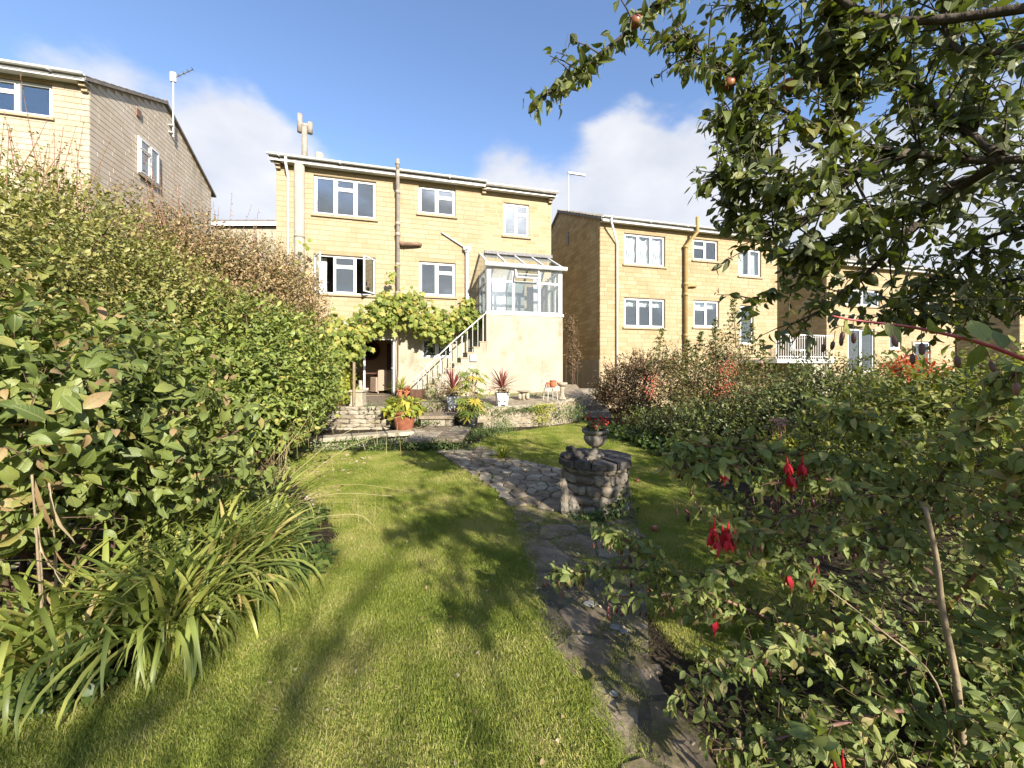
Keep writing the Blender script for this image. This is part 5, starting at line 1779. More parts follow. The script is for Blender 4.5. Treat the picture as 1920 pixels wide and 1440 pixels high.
w = empty('retaining_wall', (front[2].x, front[2].y, 0), 'curved dry stone retaining wall below the planted terrace', 'wall')
dry_wall(w, [(p.x, p.y) for p in front[:6]], -.02, .54)
w = empty('retaining_wall', (2.2, 13, 0), 'dry stone wall end beside the shady side passage', 'wall')
dry_wall(w, [(p.x, p.y) for p in front[5:]] + [(2.6, 15.0)], -.02, .62)
w = empty('retaining_wall', (-4, 9.1, 0), 'broken stone retaining wall behind the terracotta pot', 'wall')
dry_wall(w, [(-5.4, 9.0), (-3.0, 9.1), (-2.45, 10.35)], Z_LOW - .03, Z_TER + .03, course=(.06, .12), length=(.16, .42))
w = empty('capstone_wall', (cap_l.x, cap_l.y, 0), 'low stone wall topped by long pale capstones at the lawn edge', 'wall')
dry_wall(w, [(cap_l.x - .9, cap_l.y - .25), (cap_l.x, cap_l.y), (cap_r.x, cap_r.y)], 0, Z_LOW - .07, course=(.06, .1), thick=.18)
tt = (cap_r - cap_l).normalized(); tt.z = 0
an = math.atan2(tt.y, tt.x)
s = -.9
L_ = (cap_r - cap_l).length
while s < L_:
    wl = random.uniform(.5, .85)
    c = cap_l + tt * (s + wl / 2); c.z = 0
    mb = MB(); mb.bbox(-wl / 2 + .008, wl / 2 - .008, -.08, .30, Z_LOW - .075, Z_LOW + random.uniform(-.006, .006), .012)
    link('capstone', mb.mesh('capstone', M['stone_wall']), w, Matrix.Translation(c - w.location) @ Matrix.Rotation(an + random.gauss(0, .015), 4, 'Z'))
    s += wl
# steps
steps = empty('garden_steps', (-1.6, 7.9, 0), 'wide shallow stone steps climbing from the lawn to the terrace', 'steps')
slabs = [(-2.14, -1.56, 7.74, 8.7, Z_LOW), (-1.55, -1.0, 7.70, 8.75, Z_LOW + .006), (-2.1, -1.45, 8.72, 9.5, Z_LOW + .004), (-1.44, -.98, 8.77, 9.55, Z_LOW), (-2.30, -1.42, 9.56, 10.4, Z_STEP)]
for (x0, x1, y0, y1, z) in slabs:
    mb = MB(); mb.bbox(x0 + .006, x1 - .006, y0 + .006, y1 - .006, z - .075, z, .012)
    link('slab', mb.mesh('slab', M['path_pale']), steps, Matrix.Translation(-steps.location))
for (x0, x1, y, z0, z1) in ((-2.1, -1.03, 7.80, 0, Z_LOW - .078), (-2.26, -1.45, 9.62, Z_LOW, Z_STEP - .078), (-2.2, -1.4, 10.52, Z_STEP, Z_TER)):
    k = 4
    for i in range(k):
        mb = MB(); a = x0 + (x1 - x0) * i / k; b = x0 + (x1 - x0) * (i + 1) / k
        mb.bbox(a + .004, b - .004, y, y + .25, z0 - .02, z1, .008)
        link('riser_stone', mb.mesh('riser_stone', M['stone_wall']), steps, Matrix.Translation(-steps.location))

# flat stones lying on the terrace edge
ROCKP = [rock_mesh(M['pale_stone'], 20 + i) for i in range(3)]
fl = empty('terrace_edging', (.8, 11.6, .6), 'flat pale edging stones along the terrace top', 'edging')
for i in range(22):
    t = i / 21 * (len(front) - 2)
    k = int(t); p = front[k].lerp(front[k + 1], t - k)
    o = link('stone', random.choice(ROCKP), fl, Matrix.Translation(Vector((p.x - .02, p.y + .22 + random.uniform(-.03, .05), .53 + (p.y - 10.7) * .1)) - fl.location) @ Matrix.Rotation(random.uniform(-.4, .4), 4, 'Z') @ Matrix.Diagonal((random.uniform(.2, .34), random.uniform(.2, .3), .06, 1)))

# steps of the side passage
sidep = empty('passage_steps', (2.9, 13.6, 0), 'rough stone steps in the shade between the two houses', 'steps')
for i in range(5):
    mb = MB(); mb.bbox(2.25 - .02 * i, 3.3, 12.9 + .36 * i, 13.4 + .36 * i, 0, .20 + .17 * i, .015)
    link('step', mb.mesh('step', M['stone_dark']), sidep, Matrix.Translation(-sidep.location))

# ------------------------------------------------------------------ the round stone well with its urn
WX, WY, WR, WH = .985, 4.62, .385, .545
well = empty('garden_well', (WX, WY, 0), 'round rubble stone well with a dark slab top beside the path', 'well')
core = MB(); core.lathe([(WR - .035, -.02), (WR - .03, .3), (WR - .035, WH)], 32); core.build('mortar_core', surf('well_mortar', [(.3, (.10, .085, .06)), (.7, (.19, .165, .12))], scale=14, rough=.95, bump=.6, spec=.1), well)


def round_rock(mat, seed):
    """rounded boulder-like facing stone"""
    r = random.Random(seed)
    n, k = 12, 5
    vs_ = []
    ph = [r.uniform(0, 6.28) for _ in range(4)]
    for j, (rad, y) in enumerate(((1.04, -.5), (1.02, .18), (.90, .40), (.52, .50))):
        for i in range(n):
            a = 2 * PI * i / n
            sq = 1 / max(abs(math.cos(a)), abs(math.sin(a))) ** .8
            q = sq * (1 + .10 * math.sin(2 * a + ph[0]) + .08 * math.sin(3 * a + ph[1]) + r.uniform(-.07, .07))
            vs_.append((.46 * rad * q * math.cos(a), y + r.uniform(-.10, .08), .46 * rad * q * math.sin(a)))
    vs_.append((0, .52, 0))
    fs = []
    for j in range(3):
        for i in range(n):
            i2 = (i + 1) % n
            fs.append((j * n + i, (j + 1) * n + i, (j + 1) * n + i2, j * n + i2))
    for i in range(n): fs.append((3 * n + i, 4 * n, 3 * n + (i + 1) % n))
    mb = MB(); mb.add(vs_, fs)
    return mb.mesh('stone', mat, True)


WROCK = [round_rock(M['stone_dark'], i) for i in range(9)]
z = .0
row = 0
while z < WH - .02:
    h = random.uniform(.085, .13)
    if z + h > WH - .05: h = WH - z
    a = random.uniform(0, 1)
    a_end = a + 2 * PI
    while a < a_end - .05:
        wl = random.uniform(.09, .26)
        da = wl / WR
        if a + da > a_end - .12: da = a_end - a
        am_ = a + da / 2
        hh = h * random.uniform(.86, 1.12)
        o = bpy.data.objects.new('stone', random.choice(WROCK)); COL.objects.link(o); o.parent = well
        o.matrix_local = Matrix.Rotation(am_ - PI / 2, 4, 'Z') @ Matrix.Translation((0, WR - .035, z + h / 2 + random.uniform(-.008, .008))) @ Matrix.Rotation(random.gauss(0, .09), 4, 'Y') @ Matrix.Diagonal((da * WR * 1.0, .075 * random.uniform(.7, 1.3), hh * 1.0, 1))
        a += da
    z += h
    row += 1
# cap: flat slabs like slices round a centre stone
k = 11
aa = 0.35
for i in range(k):
    da = 2 * PI / k * random.uniform(.7, 1.3)
    if i == k - 1: da = .35 + 2 * PI - aa
    n = 6
    ri = .15; ro = .43 * random.uniform(.94, 1.05)
    zt_ = WH + .068 + random.uniform(-.014, .016)
    ang = [aa + .02 + (da - .04) * q / n for q in range(n + 1)]
    poly = [(ri * math.cos(q), ri * math.sin(q)) for q in ang[::-1]][::-1]
    poly = [(ro * (1 + random.uniform(-.012, .012)) * math.cos(q), ro * (1 + random.uniform(-.012, .012)) * math.sin(q)) for q in ang] + [(ri * math.cos(q), ri * math.sin(q)) for q in ang[::-1]]
    mb = MB()
    mb.prism(poly, WH - .002, zt_)
    link('cap_slab', mb.mesh('cap_slab', M['slab_dark']), well)
    aa += da
mb = MB(); mb.lathe([(.145, WH - .002), (.148, WH + .06), (.135, WH + .07)], 18); mb.build('cap_slab', M['slab_dark'], well)

uz = WH + .075
urn = empty('stone_urn', (WX - .01, WY - .06, uz), 'lichened stone urn standing on the round well', 'urn')
mb = MB(); mb.lathe([(.095, 0), (.10, .005), (.10, .028), (.085, .034), (.068, .044), (.045, .075), (.036, .095), (.040, .105), (.048, .11)], 24); mb.build('foot', M['urn'], urn, True)
mb = MB(); mb.lathe([(.048, .108), (.075, .125), (.108, .155), (.128, .195), (.130, .225), (.122, .25)], 48, flute=.035, nf=16); mb.build('bowl', M['urn'], urn, True)
mb = MB(); mb.lathe([(.120, .248), (.128, .262), (.146, .275), (.156, .288), (.156, .305), (.146, .312), (.125, .306), (.11, .285)], 36); mb.build('rim', M['urn'], urn, True)
mb = MB(); mb.lathe([(.115, .27), (.115, .285), (.05, .295)], 20); mb.build('soil', M['soil'], urn)

# weathered stone fragments on the cap and the leaning stump
def lump(name, label, loc, parts_, mat, rz=0, cat='ornament', smooth=True):
    """a small weathered piece built from joined tapering limbs"""
    root = empty(name, loc, label, cat, rz=rz)
    mb = MB()
    for pts_, rad in parts_: mb.tube(smooth_path(pts_, 4), list(np.interp(np.linspace(0, len(rad) - 1, 4 * (len(pts_) - 1) + 1), range(len(rad)), rad)), 9)
    me = mb.mesh(name, mat, smooth)
    o = link('body', me, root)
    tx = bpy.data.textures.new(name, 'CLOUDS'); tx.noise_scale = .035
    s_ = o.modifiers.new('sub', 'SUBSURF'); s_.levels = 1; s_.render_levels = 1; s_.subdivision_type = 'SIMPLE'
    d_ = o.modifiers.new('rough', 'DISPLACE'); d_.texture = tx; d_.strength = .035; d_.mid_level = .5
    return root


lump('bird_ornament', 'crumbling dark stone bird ornament on the well edge', (WX - .29, WY - .17, uz - .005),
     [([(-.10, 0, .02), (-.02, .0, .05), (.07, .02, .045), (.13, .03, .02)], [.03, .05, .045, .02]), ([(-.02, 0, .05), (.00, .0, .10), (-.035, -.01, .125), (-.085, -.02, .115)], [.04, .032, .030, .012]), ([(.05, .0, .03), (.06, -.07, .015)], [.03, .02])], M['slab_dark'], rz=.2, smooth=False)
lump('stone_fragment', 'broken chunk of pale stone at the foot of the urn', (WX - .10, WY - .27, uz - .005),
     [([(-.05, 0, .015), (0, 0, .025), (.06, .02, .014)], [.022, .03, .016])], M['stone_wall'], smooth=False)
lump('weathered_stump', 'grey weathered stump leaning on the left side of the well', (WX - .36, WY - .25, -.01),
     [([(-.02, -.02, 0), (-.03, 0, .12), (-.03, .03, .28), (-.05, .06, .40)], [.062, .066, .05, .03]), ([(.06, -.05, 0), (.06, -.03, .10), (.05, .0, .20), (.05, .04, .27)], [.07, .068, .06, .03]), ([(-.03, .02, .30), (-.07, .03, .345), (-.11, .05, .35)], [.03, .028, .014])], M['stone_dark'], smooth=False)


# ------------------------------------------------------------------ pots and ornaments on the terrace
def pot(name, label, loc, prof, mat, rim=None, cat='pot', group=None, soil=None, n=24):
    root = empty(name, loc, label, cat, group)
    mb = MB(); mb.lathe(prof, n); mb.build('body', mat, root, True)
    if rim: mb = MB(); mb.lathe(rim, n); mb.build('rim', mat, root, True)
    if soil: mb = MB(); mb.lathe([(soil[0], soil[1] - .02), (soil[0], soil[1])], n); mb.build('soil', M['soil'], root)
    return root


tp_ = P(758, 690, 8.95); tp_.z = Z_LOW
pot('terracotta_pot', 'large terracotta pot holding a yellowing leafy plant', tp_, [(.19, 0), (.20, .02), (.255, .36), (.25, .365)], M['terracotta'], [(.262, .345), (.285, .35), (.292, .42), (.28, .43), (.255, .425), (.245, .38)], soil=(.25, .40))
bp_ = P(881, 690, 9.5); bp_.z = Z_LOW - .02
pot('black_pot', 'black plastic pot holding a big lobed leaf plant', bp_, [(.17, 0), (.18, .01), (.205, .28), (.20, .30)], M['black_plastic'], [(.206, .27), (.222, .275), (.222, .315), (.205, .318), (.195, .28)], soil=(.195, .295))
for (px, d, lab) in ((849, 10.62, 'left white square planter with a red spiky plant'), (941, 11.15, 'right white square planter with a red spiky plant')):
    q = P(px, 690, d); q.z = .52 + (d - 10.7) * .1
    root = empty('white_planter', q, lab + (' above the steps' if px < 900 else ' on the terrace wall'), 'planter', 'white square planters on the terrace wall', rz=.25)
    mb = MB()
    for (h0, h1, a, b) in ((.05, .33, .135, .165),):
        mb.add([(-a, -a, h0), (a, -a, h0), (a, a, h0), (-a, a, h0), (-b, -b, h1), (b, -b, h1), (b, b, h1), (-b, b, h1)], [(3, 2, 1, 0), (4, 5, 6, 7), (0, 1, 5, 4), (1, 2, 6, 5), (2, 3, 7, 6), (3, 0, 4, 7)])
    mb.build('body', M['white_pot'], root)
    mb = MB(); mb.bbox(-.18, .18, -.18, .18, .331, .375, .012); mb.build('rim', M['white_pot'], root)
    mb = MB(); mb.bbox(-.15, .15, -.15, .15, .376, .384, .003); mb.build('soil', M['soil'], root)
    for sx in (-1, 1):
        for sy in (-1, 1):
            mb = MB(); mb.lathe([(.03, 0), (.045, .02), (.03, .049)], 10, (sx * .1, sy * .1, 0)); mb.build('foot', M['white_pot'], root, True)
    for sx in (-1, 1):
        mb = MB(); mb.lathe([(.0, -.05), (.05, -.03), (.06, .0), (.05, .03), (0, .05)], 10, (sx * .075, -.165, .17)); mb.build('moulding', M['white_pot'], root, True)

# birdbath with scroll legs
q = P(982, 690, 12.1); q.z = zr(0, 12.1) + .0
root = empty('stone_birdbath', q, 'low pale stone birdbath with wide shallow bowl and scroll legs', 'birdbath')
mb = MB(); mb.lathe([(.10, .22), (.16, .245), (.215, .27), (.22, .285), (.20, .29), (.14, .272)], 24); mb.build('bowl', M['pale_stone'], root, True)
for s_ in (-1, 1):
    mb = MB(); mb.lathe([(.02, -.055), (.105, -.05), (.115, 0), (.105, .05), (.02, .055)], 14); me = mb.mesh('scroll_leg', M['pale_stone'], True)
    link('scroll_leg', me, root, Matrix.Translation((s_ * .12, 0, .115)) @ Matrix.Rotation(PI / 2, 4, 'Y') @ Matrix.Rotation(.2, 4, 'X'))
mb = MB(); mb.lathe([(.07, .0), (.06, .1), (.08, .225)], 14); mb.build('pillar', M['pale_stone'], root, True)
q = P(1054, 690, 12.2); q.z = zr(0, 12.2)
root = empty('pedestal_birdbath', q, 'pale stone birdbath on a carved pillar at the terrace end', 'birdbath')
mb = MB(); mb.lathe([(.13, 0), (.13, .04), (.10, .055), (.07, .10), (.055, .2), (.065, .3), (.085, .36), (.06, .40)], 18, flute=.06, nf=5); mb.build('pillar', M['pale_stone'], root, True)
mb = MB(); mb.lathe([(.06, .395), (.12, .42), (.165, .47), (.17, .52), (.15, .53), (.10, .50)], 20); mb.build('bowl', M['pale_stone'], root, True)

# wire chair with two pots
q = P(1032, 690, 11.85); q.z = zr(0, 11.85)
chair = empty('metal_chair', q, 'pale wire garden chair with arched back carrying two terracotta pots', 'chair', rz=.35)
mb = MB(); mb.lathe([(.19, .40), (.20, .405), (.20, .418), (.19, .422)], 22); mb.build('seat', M['metal_pale'], chair)
for sx in (-1, 1):
    for sy in (-1, 1):
        mb = MB(); mb.tube(smooth_path([(sx * .17, sy * .17, 0), (sx * .15, sy * .15, .2), (sx * .14, sy * .14, .41)], 3), .012, 6); mb.build('leg', M['metal_pale'], chair, True)
mb = MB(); mb.tube(smooth_path([(.19, .0, .41), (.2, .1, .62), (.13, .18, .80), (0, .2, .86), (-.13, .18, .80), (-.2, .1, .62), (-.19, 0, .41)], 5), .011, 6); mb.build('back_hoop', M['metal_pale'], chair, True)
for dx in (-.08, 0, .08):
    mb = MB(); mb.tube(smooth_path([(dx, .185, .42), (dx * 1.3, .20, .6), (dx * .6, .2, .85)], 3), .007, 5); mb.build('back_wire', M['metal_pale'], chair, True)
mb = MB(); mb.tube(smooth_path([(-.19, .02, .41), (-.27, 0, .5), (-.30, -.04, .62), (-.25, -.12, .66), (-.2, -.16, .41)], 5), .010, 6); mb.build('arm', M['metal_pale'], chair, True)
for (dx, dy, s_, lab) in ((-.09, -.02, .8, 'small terracotta pot on the wire chair seat, in front of the taller jar'), (.08, .02, 1.15, 'taller terracotta jar with handles on the wire chair seat')):
    pp = chair.location + Vector((dx, dy, .423))
    root = pot('clay_jar' if s_ > 1 else 'clay_pot', lab, pp, [(.055 * s_, 0), (.085 * s_, .04 * s_), (.092 * s_, .10 * s_), (.075 * s_, .15 * s_)], M['terracotta_light'], [(.075 * s_, .15 * s_), (.085 * s_, .16 * s_), (.085 * s_, .19 * s_), (.07 * s_, .192 * s_), (.06 * s_, .16 * s_)])
    if s_ > 1:
        for a in (0, PI):
            mb = MB(); mb.tube(smooth_path([(.09 * math.cos(a) * s_, 0, .05 * s_), (.14 * math.cos(a) * s_, 0, .10 * s_), (.085 * math.cos(a) * s_, 0, .16 * s_)], 4), .012, 6); mb.build('handle', M['terracotta_light'], root, True)

# by the garden door
for (px, d, s_, lab) in ((752, 12.3, 1.0, 'orange terracotta pot with a spider plant right of the garden door'), (764, 12.15, .85, 'small orange pot in front of the spider plant'), (776, 12.6, .9, 'orange pot by the foot of the stair rail')):
    q = P(px, 690, d); q.z = Z_TER
    pot('flower_pot', lab, q, [(.09 * s_, 0), (.13 * s_, .20 * s_)], M['terracotta_light'], [(.13 * s_, .19 * s_), (.145 * s_, .195 * s_), (.148 * s_, .25 * s_), (.13 * s_, .252 * s_), (.12 * s_, .21 * s_)], group='orange pots by the garden door', soil=(.12 * s_, .235 * s_))
q = P(783, 690, 11.9); q.z = Z_TER
root = empty('stone_trough', q, 'small brown stone trough at the bottom of the stair', 'trough')
mb = MB(); mb.bbox(-.2, .2, -.14, .14, 0, .27, .015); mb.build('body', M['brown_wood'], root)
q = P(672, 690, 9.35); q.z = Z_TER + .02
root = empty('stone_post', q, 'square pale stone post on the wall before the garden door', 'post')
mb = MB(); mb.bbox(-.16, .16, -.16, .16, 0, .06, .01); mb.build('base', M['pale_stone'], root)
mb = MB(); mb.bbox(-.14, .14, -.14, .14, .061, .34, .01); mb.build('shaft', M['pale_stone'], root)
mb = MB(); mb.bbox(-.17, .17, -.17, .17, .341, .39, .012); mb.build('cap', M['pale_stone'], root)
q = P(664, 690, 9.15); q.z = Z_LOW
root = empty('wooden_post', q, 'thin weathered wooden post beside the stone post', 'post')
mb = MB(); mb.bbox(-.025, .025, -.025, .025, 0, 1.55, .006); mb.build('post', M['twig_pale'], root)
q = P(676, 690, 11.6); q.z = Z_TER
lump('garden_statue', 'small pale stone figure standing before the fixed door pane', q, [([(0, 0, 0), (0, 0, .12), (0, 0, .3), (0, 0, .45)], [.09, .07, .085, .05]), ([(0, 0, .45), (0, 0, .56)], [.055, .05]), ([(-.08, 0, .36), (-.1, -.05, .26), (0, -.08, .24)], [.03, .03, .025])], M['pale_stone'], cat='statue')

# windfall apples
AP = MB(); AP.lathe([(.004, .008), (.018, .002), (.031, .012), (.036, .03), (.033, .048), (.02, .06), (.006, .055)], 16)
apple_me = AP.mesh('fruit', M['apple'], True)
ST = None
stem_b = MB(); stem_b.tube([(0, 0, .053), (.003, 0, .068)], .0018, 5); stem_me = stem_b.mesh('stalk', M['twig'])
for (px, py, z, lab) in ((1228, 997, 0, 'windfall apple on the lawn right of the well'), (1582, 1173, .02, 'windfall apple lying among the fuchsia stems'), (1196, 905, 0, 'small windfall apple behind the well on the grass')):
    g = G(px, py, z)
    o = empty('apple', g, lab, 'apple', 'windfall apples', rz=random.uniform(0, 6))
    Mx = Matrix.Rotation(random.uniform(-.9, .9), 4, 'X')
    link('fruit', apple_me, o, Mx); link('stalk', stem_me, o, Mx)


# ================================================================== PLANTS
# ------------------------------------------------------------------ left: tall hedge of shrubs
root, p, d = shrub('bronze_shrub', 'tall bronze leaved shrub with bare reddish shoots in front of the outbuilding', 'shrub', (-5.6, 7.6, 0),
                   [(-5.9, 7.9, 2.6, 1.35, 1.5, 1.85), (-5.3, 8.6, 2.4, 1.0, 1.3, 1.75), (-6.6, 6.7, 2.9, 1.3, 1.4, 1.85), (-5.0, 8.0, 1.6, .9, 1.3, 1.2), (-4.95, 8.9, 3.05, .75, .8, 1.25), (-5.6, 8.4, 3.45, .95, 1.0, 1.2), (-6.1, 7.4, 3.6, .9, 1.0, 1.1)], 8200, 8, .056, 'small', M['leaf_brown'], stem_n=60, stem_r=.03, twig='twig_red', length=.20, up=.55, twig_show=350, lump=.10, filler=.5)


def bare_shoots(root, n, blobs, mat_leaf, name='shoot', hmin=.35, hmax=.95):
    p, d = blob_points(blobs, n * 6, .95, None, .1)
    sel = np.argsort(-(p[:, 2] + .4 * d[:, 2]))[:n]
    lp, ld, ln_, ls = [], [], [], []
    for i in sel:
        a = Vector(p[i]) - Vector((0, 0, .35))
        h = random.uniform(hmin, hmax)
        e = a + Vector((random.gauss(0, .14), random.gauss(0, .14), h + .35))
        mb = MB()
        mb.tube([a, a.lerp(e, .5) + Vector((random.gauss(0, .02), random.gauss(0, .02), 0)), e], [.006, .004, .0022], 4, cap=False)
        mb.build(name, M['twig_red'], root, True, world=True)
        for k in range(int(7 + h * 12)):
            t = random.uniform(.25, 1)
            q = a.lerp(e, t)
            lp.append(q); ld.append((random.gauss(0, 1), random.gauss(0, 1), .6)); ln_.append((random.gauss(0, .4), random.gauss(0, .4), 1)); ls.append(random.uniform(.03, .055) * (1.1 - .4 * t))
    scatter(root, np.array(lp), frames(np.array(ld), np.array(ln_)), np.array(ls), 'tiny', mat_leaf, mass='shoot_leaves')


bare_shoots(root, 60, [(-5.9, 7.9, 2.6, 1.35, 1.5, 1.75), (-5.3, 8.6, 2.4, 1.0, 1.3, 1.65), (-6.6, 6.7, 2.9, 1.3, 1.4, 1.75)], M['leaf_brown'])
root, p, d = shrub('olive_shrub', 'tall olive green shrub with upright bare shoots below the left house', 'shrub', (-5.6, 4.8, 0),
                   [(-5.5, 4.3, 2.35, 1.3, 1.3, 1.55), (-6.2, 5.4, 2.7, 1.2, 1.3, 1.75), (-5.0, 5.6, 2.1, 1.0, 1.2, 1.4), (-4.9, 3.6, 2.0, .9, .9, 1.45)], 6000, 8, .056, 'small', M['leaf_olive'], stem_n=50, stem_r=.03, length=.2, up=.45, twig_show=250, lump=.11, filler=.5)
bare_shoots(root, 36, [(-5.5, 4.3, 2.35, 1.3, 1.3, 1.55), (-6.2, 5.4, 2.7, 1.2, 1.3, 1.75)], M['leaf_olive'], hmin=.3, hmax=.8)
shrub('laurel_shrub', 'dense glossy green shrub bulging over the lawn before the low wall', 'shrub', (-4.1, 6.0, 0),
      [(-4.35, 5.6, 1.35, 1.05, 1.4, .95), (-3.95, 6.7, 1.35, .95, 1.2, 1.05), (-4.2, 7.6, 1.5, .9, 1.0, 1.2), (-3.7, 5.9, 1.0, .75, .9, .62), (-4.55, 7.2, 2.05, .95, 1.2, 1.0), (-4.75, 6.2, 2.05, .95, 1.2, .95)], 3000, 7, .088, 'ovate', M['leaf_laurel'], parts=300, stem_n=40, stem_r=.025, length=.17, up=.5, twig_show=250, droop=.2, zmin=.38, lump=.15)
shrub('broadleaf_shrub', 'near shrub of large oval leaves filling the left edge', 'shrub', (-3.3, 2.6, 0),
      [(-3.2, 2.35, 1.35, 1.05, .95, .85), (-3.5, 3.2, 1.45, 1.1, .9, .85), (-2.75, 3.1, 1.0, .75, .75, .55), (-3.9, 2.2, 1.6, 1.0, 1.0, .9), (-2.9, 2.3, .95, .6, .55, .42)], 1350, 7, .098, 'ovate', M['leaf_broad'], parts=300, stem_n=34, stem_r=.02, length=.24, up=.3, droop=.4, spread=1.1, zmin=.5, twig_show=400, lump=.2, filler=.3, jitter=.4)
shrub('columnar_bush', 'fresh green bush before the fixed pane of the garden door', 'shrub', (-4.1, 9.6, Z_TER),
      [(-4.15, 9.6, 1.25, .34, .34, .36), (-3.95, 9.4, 1.0, .3, .3, .25)], 160, 6, .085, 'ovate', M['leaf_hosta'], stem_n=10, stem_r=.012, length=.12, zmin=.8)

# ------------------------------------------------------------------ the vine
vb = []
for (px, py, r, dd) in ((590, 628, 42, 11.6), (625, 640, 46, 11.9), (665, 630, 34, 12.4), (700, 598, 30, 12.9), (735, 580, 36, 13.0), (770, 575, 34, 13.15), (805, 600, 28, 13.3), (840, 605, 24, 13.5), (872, 592, 24, 13.7), (893, 598, 16, 13.8), (800, 612, 22, 13.3), (832, 622, 18, 13.4), (880, 570, 12, 13.7), (610, 660, 40, 11.6), (720, 565, 18, 13.1)):
    c = P(px, py, dd); rr = r * 1.12 / FPX * dd
    vb.append((c.x, c.y, c.z, rr, min(rr * .7, .36), rr))
root = empty('grape_vine', P(742, 690, 13.2), 'yellow green grape vine trained along the house wall over the garden door', 'vine')
root.location.z = .72
p, dv = blob_points(vb, 2500, .3, None, .2)
nrm = dv * .5 + np.array([SUN.x, SUN.y, SUN.z]) * .8 + rng.normal(0, .45, dv.shape)
dirs = rng.normal(0, .6, dv.shape) + np.array([0, -.3, -.8])
scatter(root, p, frames(dirs, nrm), rng.uniform(.13, .24, len(p)), 'vine', M['leaf_vine'], 300)
mb = MB()
b0 = Vector((P(742, 690, 13.25).x, P(742, 690, 13.25).y, .72))
mb.tube(smooth_path([b0, b0 + Vector((.05, .05, 1.0)), P(740, 590, 13.1), P(700, 600, 12.9), P(640, 630, 12.0), P(590, 640, 11.6)], 5), list(np.linspace(.035, .012, 26)), 7)
mb.tube(smooth_path([P(740, 590, 13.1), P(790, 590, 13.2), P(850, 600, 13.5), P(900, 592, 13.8)], 5), list(np.linspace(.02, .008, 16)), 6)
mb.tube(smooth_path([P(738, 585, 13.1), P(741, 540, 13.1), P(733, 515, 13.0)], 4), .006, 5)
for i in range(60):
    a = Vector(p[rng.integers(len(p))]); mb.tube([a, a + Vector((random.gauss(0, .2), random.gauss(0, .08), random.gauss(0, .15)))], .004, 3, cap=False)
mb.build('stem', M['twig'], root, True, world=True)
tipp = np.array([P(736 + random.gauss(0, 5), 520 + random.gauss(0, 8), 13.0) for _ in range(14)] + [P(566 + random.gauss(0, 10), 470 + random.gauss(0, 18), 12.2) for _ in range(10)])
scatter(root, tipp, frames(rng.normal(0, .6, (24, 3)) + np.array([0, -.3, -.7]), rng.normal(0, .4, (24, 3)) + np.array([.3, -.8, .4])), rng.uniform(.13, .2, 24), 'vine', M['leaf_vine'], mass='shoot_leaves')

# climber in the passage
g = P(1072, 690, 15.6)
shrub('wall_climber', 'dark climber hanging on the shaded side wall of the right house', 'climber', (g.x, g.y, .4), [(P(1069, 612, 15.6).x, 15.6, P(1069, 612, 15.6).z, .33, .3, .55), (P(1074, 665, 15.6).x, 15.6, P(1074, 665, 15.6).z, .42, .3, .75)], 420, 6, .07, 'lance', M['leaf_russet'], stem_n=12, stem_r=.012, droop=.5, up=-.2, length=.22)

# ------------------------------------------------------------------ right hand border
def rb(px, py, d, rx, ry, rz_):
    c = P(px, py, d); return (c.x, c.y, c.z, rx, ry, rz_)


shrub('russet_shrub', 'russet brown shrub at the corner of the right house', 'shrub', (P(1180, 690, 11.2).x, 11.2, 0), [rb(1165, 715, 11.2, .75, .8, .75), rb(1205, 690, 11.4, .7, .7, .6), rb(1135, 735, 11.8, .5, .6, .5), rb(1190, 750, 10.8, .8, .7, .6)], 1200, 7, .07, 'small', M['leaf_russet'], stem_n=30, length=.2, up=.4, twig='twig_red', twig_show=250)
root, p, d = shrub('berry_shrub', 'loose shrub with clusters of orange red berries below the right house', 'shrub', (P(1340, 690, 9.2).x, 9.2, 0), [rb(1330, 715, 9.2, 1.0, .9, .75), rb(1270, 735, 9.4, .8, .8, .65), rb(1390, 725, 8.8, .9, .8, .7), rb(1350, 668, 9.4, .55, .5, .55), rb(1260, 680, 9.8, .5, .5, .5), rb(1340, 770, 8.4, 1.1, .8, .6)], 1700, 7, .062, 'small', M['leaf_mixed'], stem_n=40, length=.26, up=.35, twig_show=500, lump=.3)
mb = MB(); lp = []
for (a, b, dd) in ((1375, 565, 9.2), (1340, 600, 9.4), (1410, 610, 9.0), (1240, 620, 9.8), (1290, 640, 9.5), (1315, 625, 9.4), (1430, 640, 8.8)):
    e = P(a, b, dd); s0 = e - Vector((random.uniform(-.2, .2), 0, 1.1))
    mb.tube([s0, s0.lerp(e, .5), e], [.012, .008, .003], 5, cap=False)
    for t in np.linspace(.1, 1, 11):
        q = s0.lerp(e, t); w = .34 * (1.08 - t)
        for k in range(5):
            an = random.uniform(0, 6.28); f = q + Vector((math.cos(an) * w, math.sin(an) * w, w * .25))
            mb.tube([q, f], [.004, .002], 3, cap=False)
            lp += [q.lerp(f, u) for u in (.3, .5, .65, .8, .92, 1)]
mb.build('branch', M['twig'], root, True, world=True)
lp = np.array(lp)
scatter(root, lp, frames(rng.normal(size=lp.shape), rng.normal(0, .5, lp.shape) + np.array([.2, -.4, .8])), rng.uniform(.05, .085, len(lp)), 'small', M['leaf_dark'], mass='branch_leaves')
bmesh_ = MB(); bmesh_.lathe([(.002, -.013), (.010, -.008), (.013, 0), (.010, .008), (.002, .013)], 6)
bv = np.array(bmesh_.v); bt = []
for f in bmesh_.f:
    for k in range(1, len(f) - 1): bt.append((f[0], f[k], f[k + 1]))
LEAF['berry'] = [(bv, np.array(bt))]
bp, bd = [], []
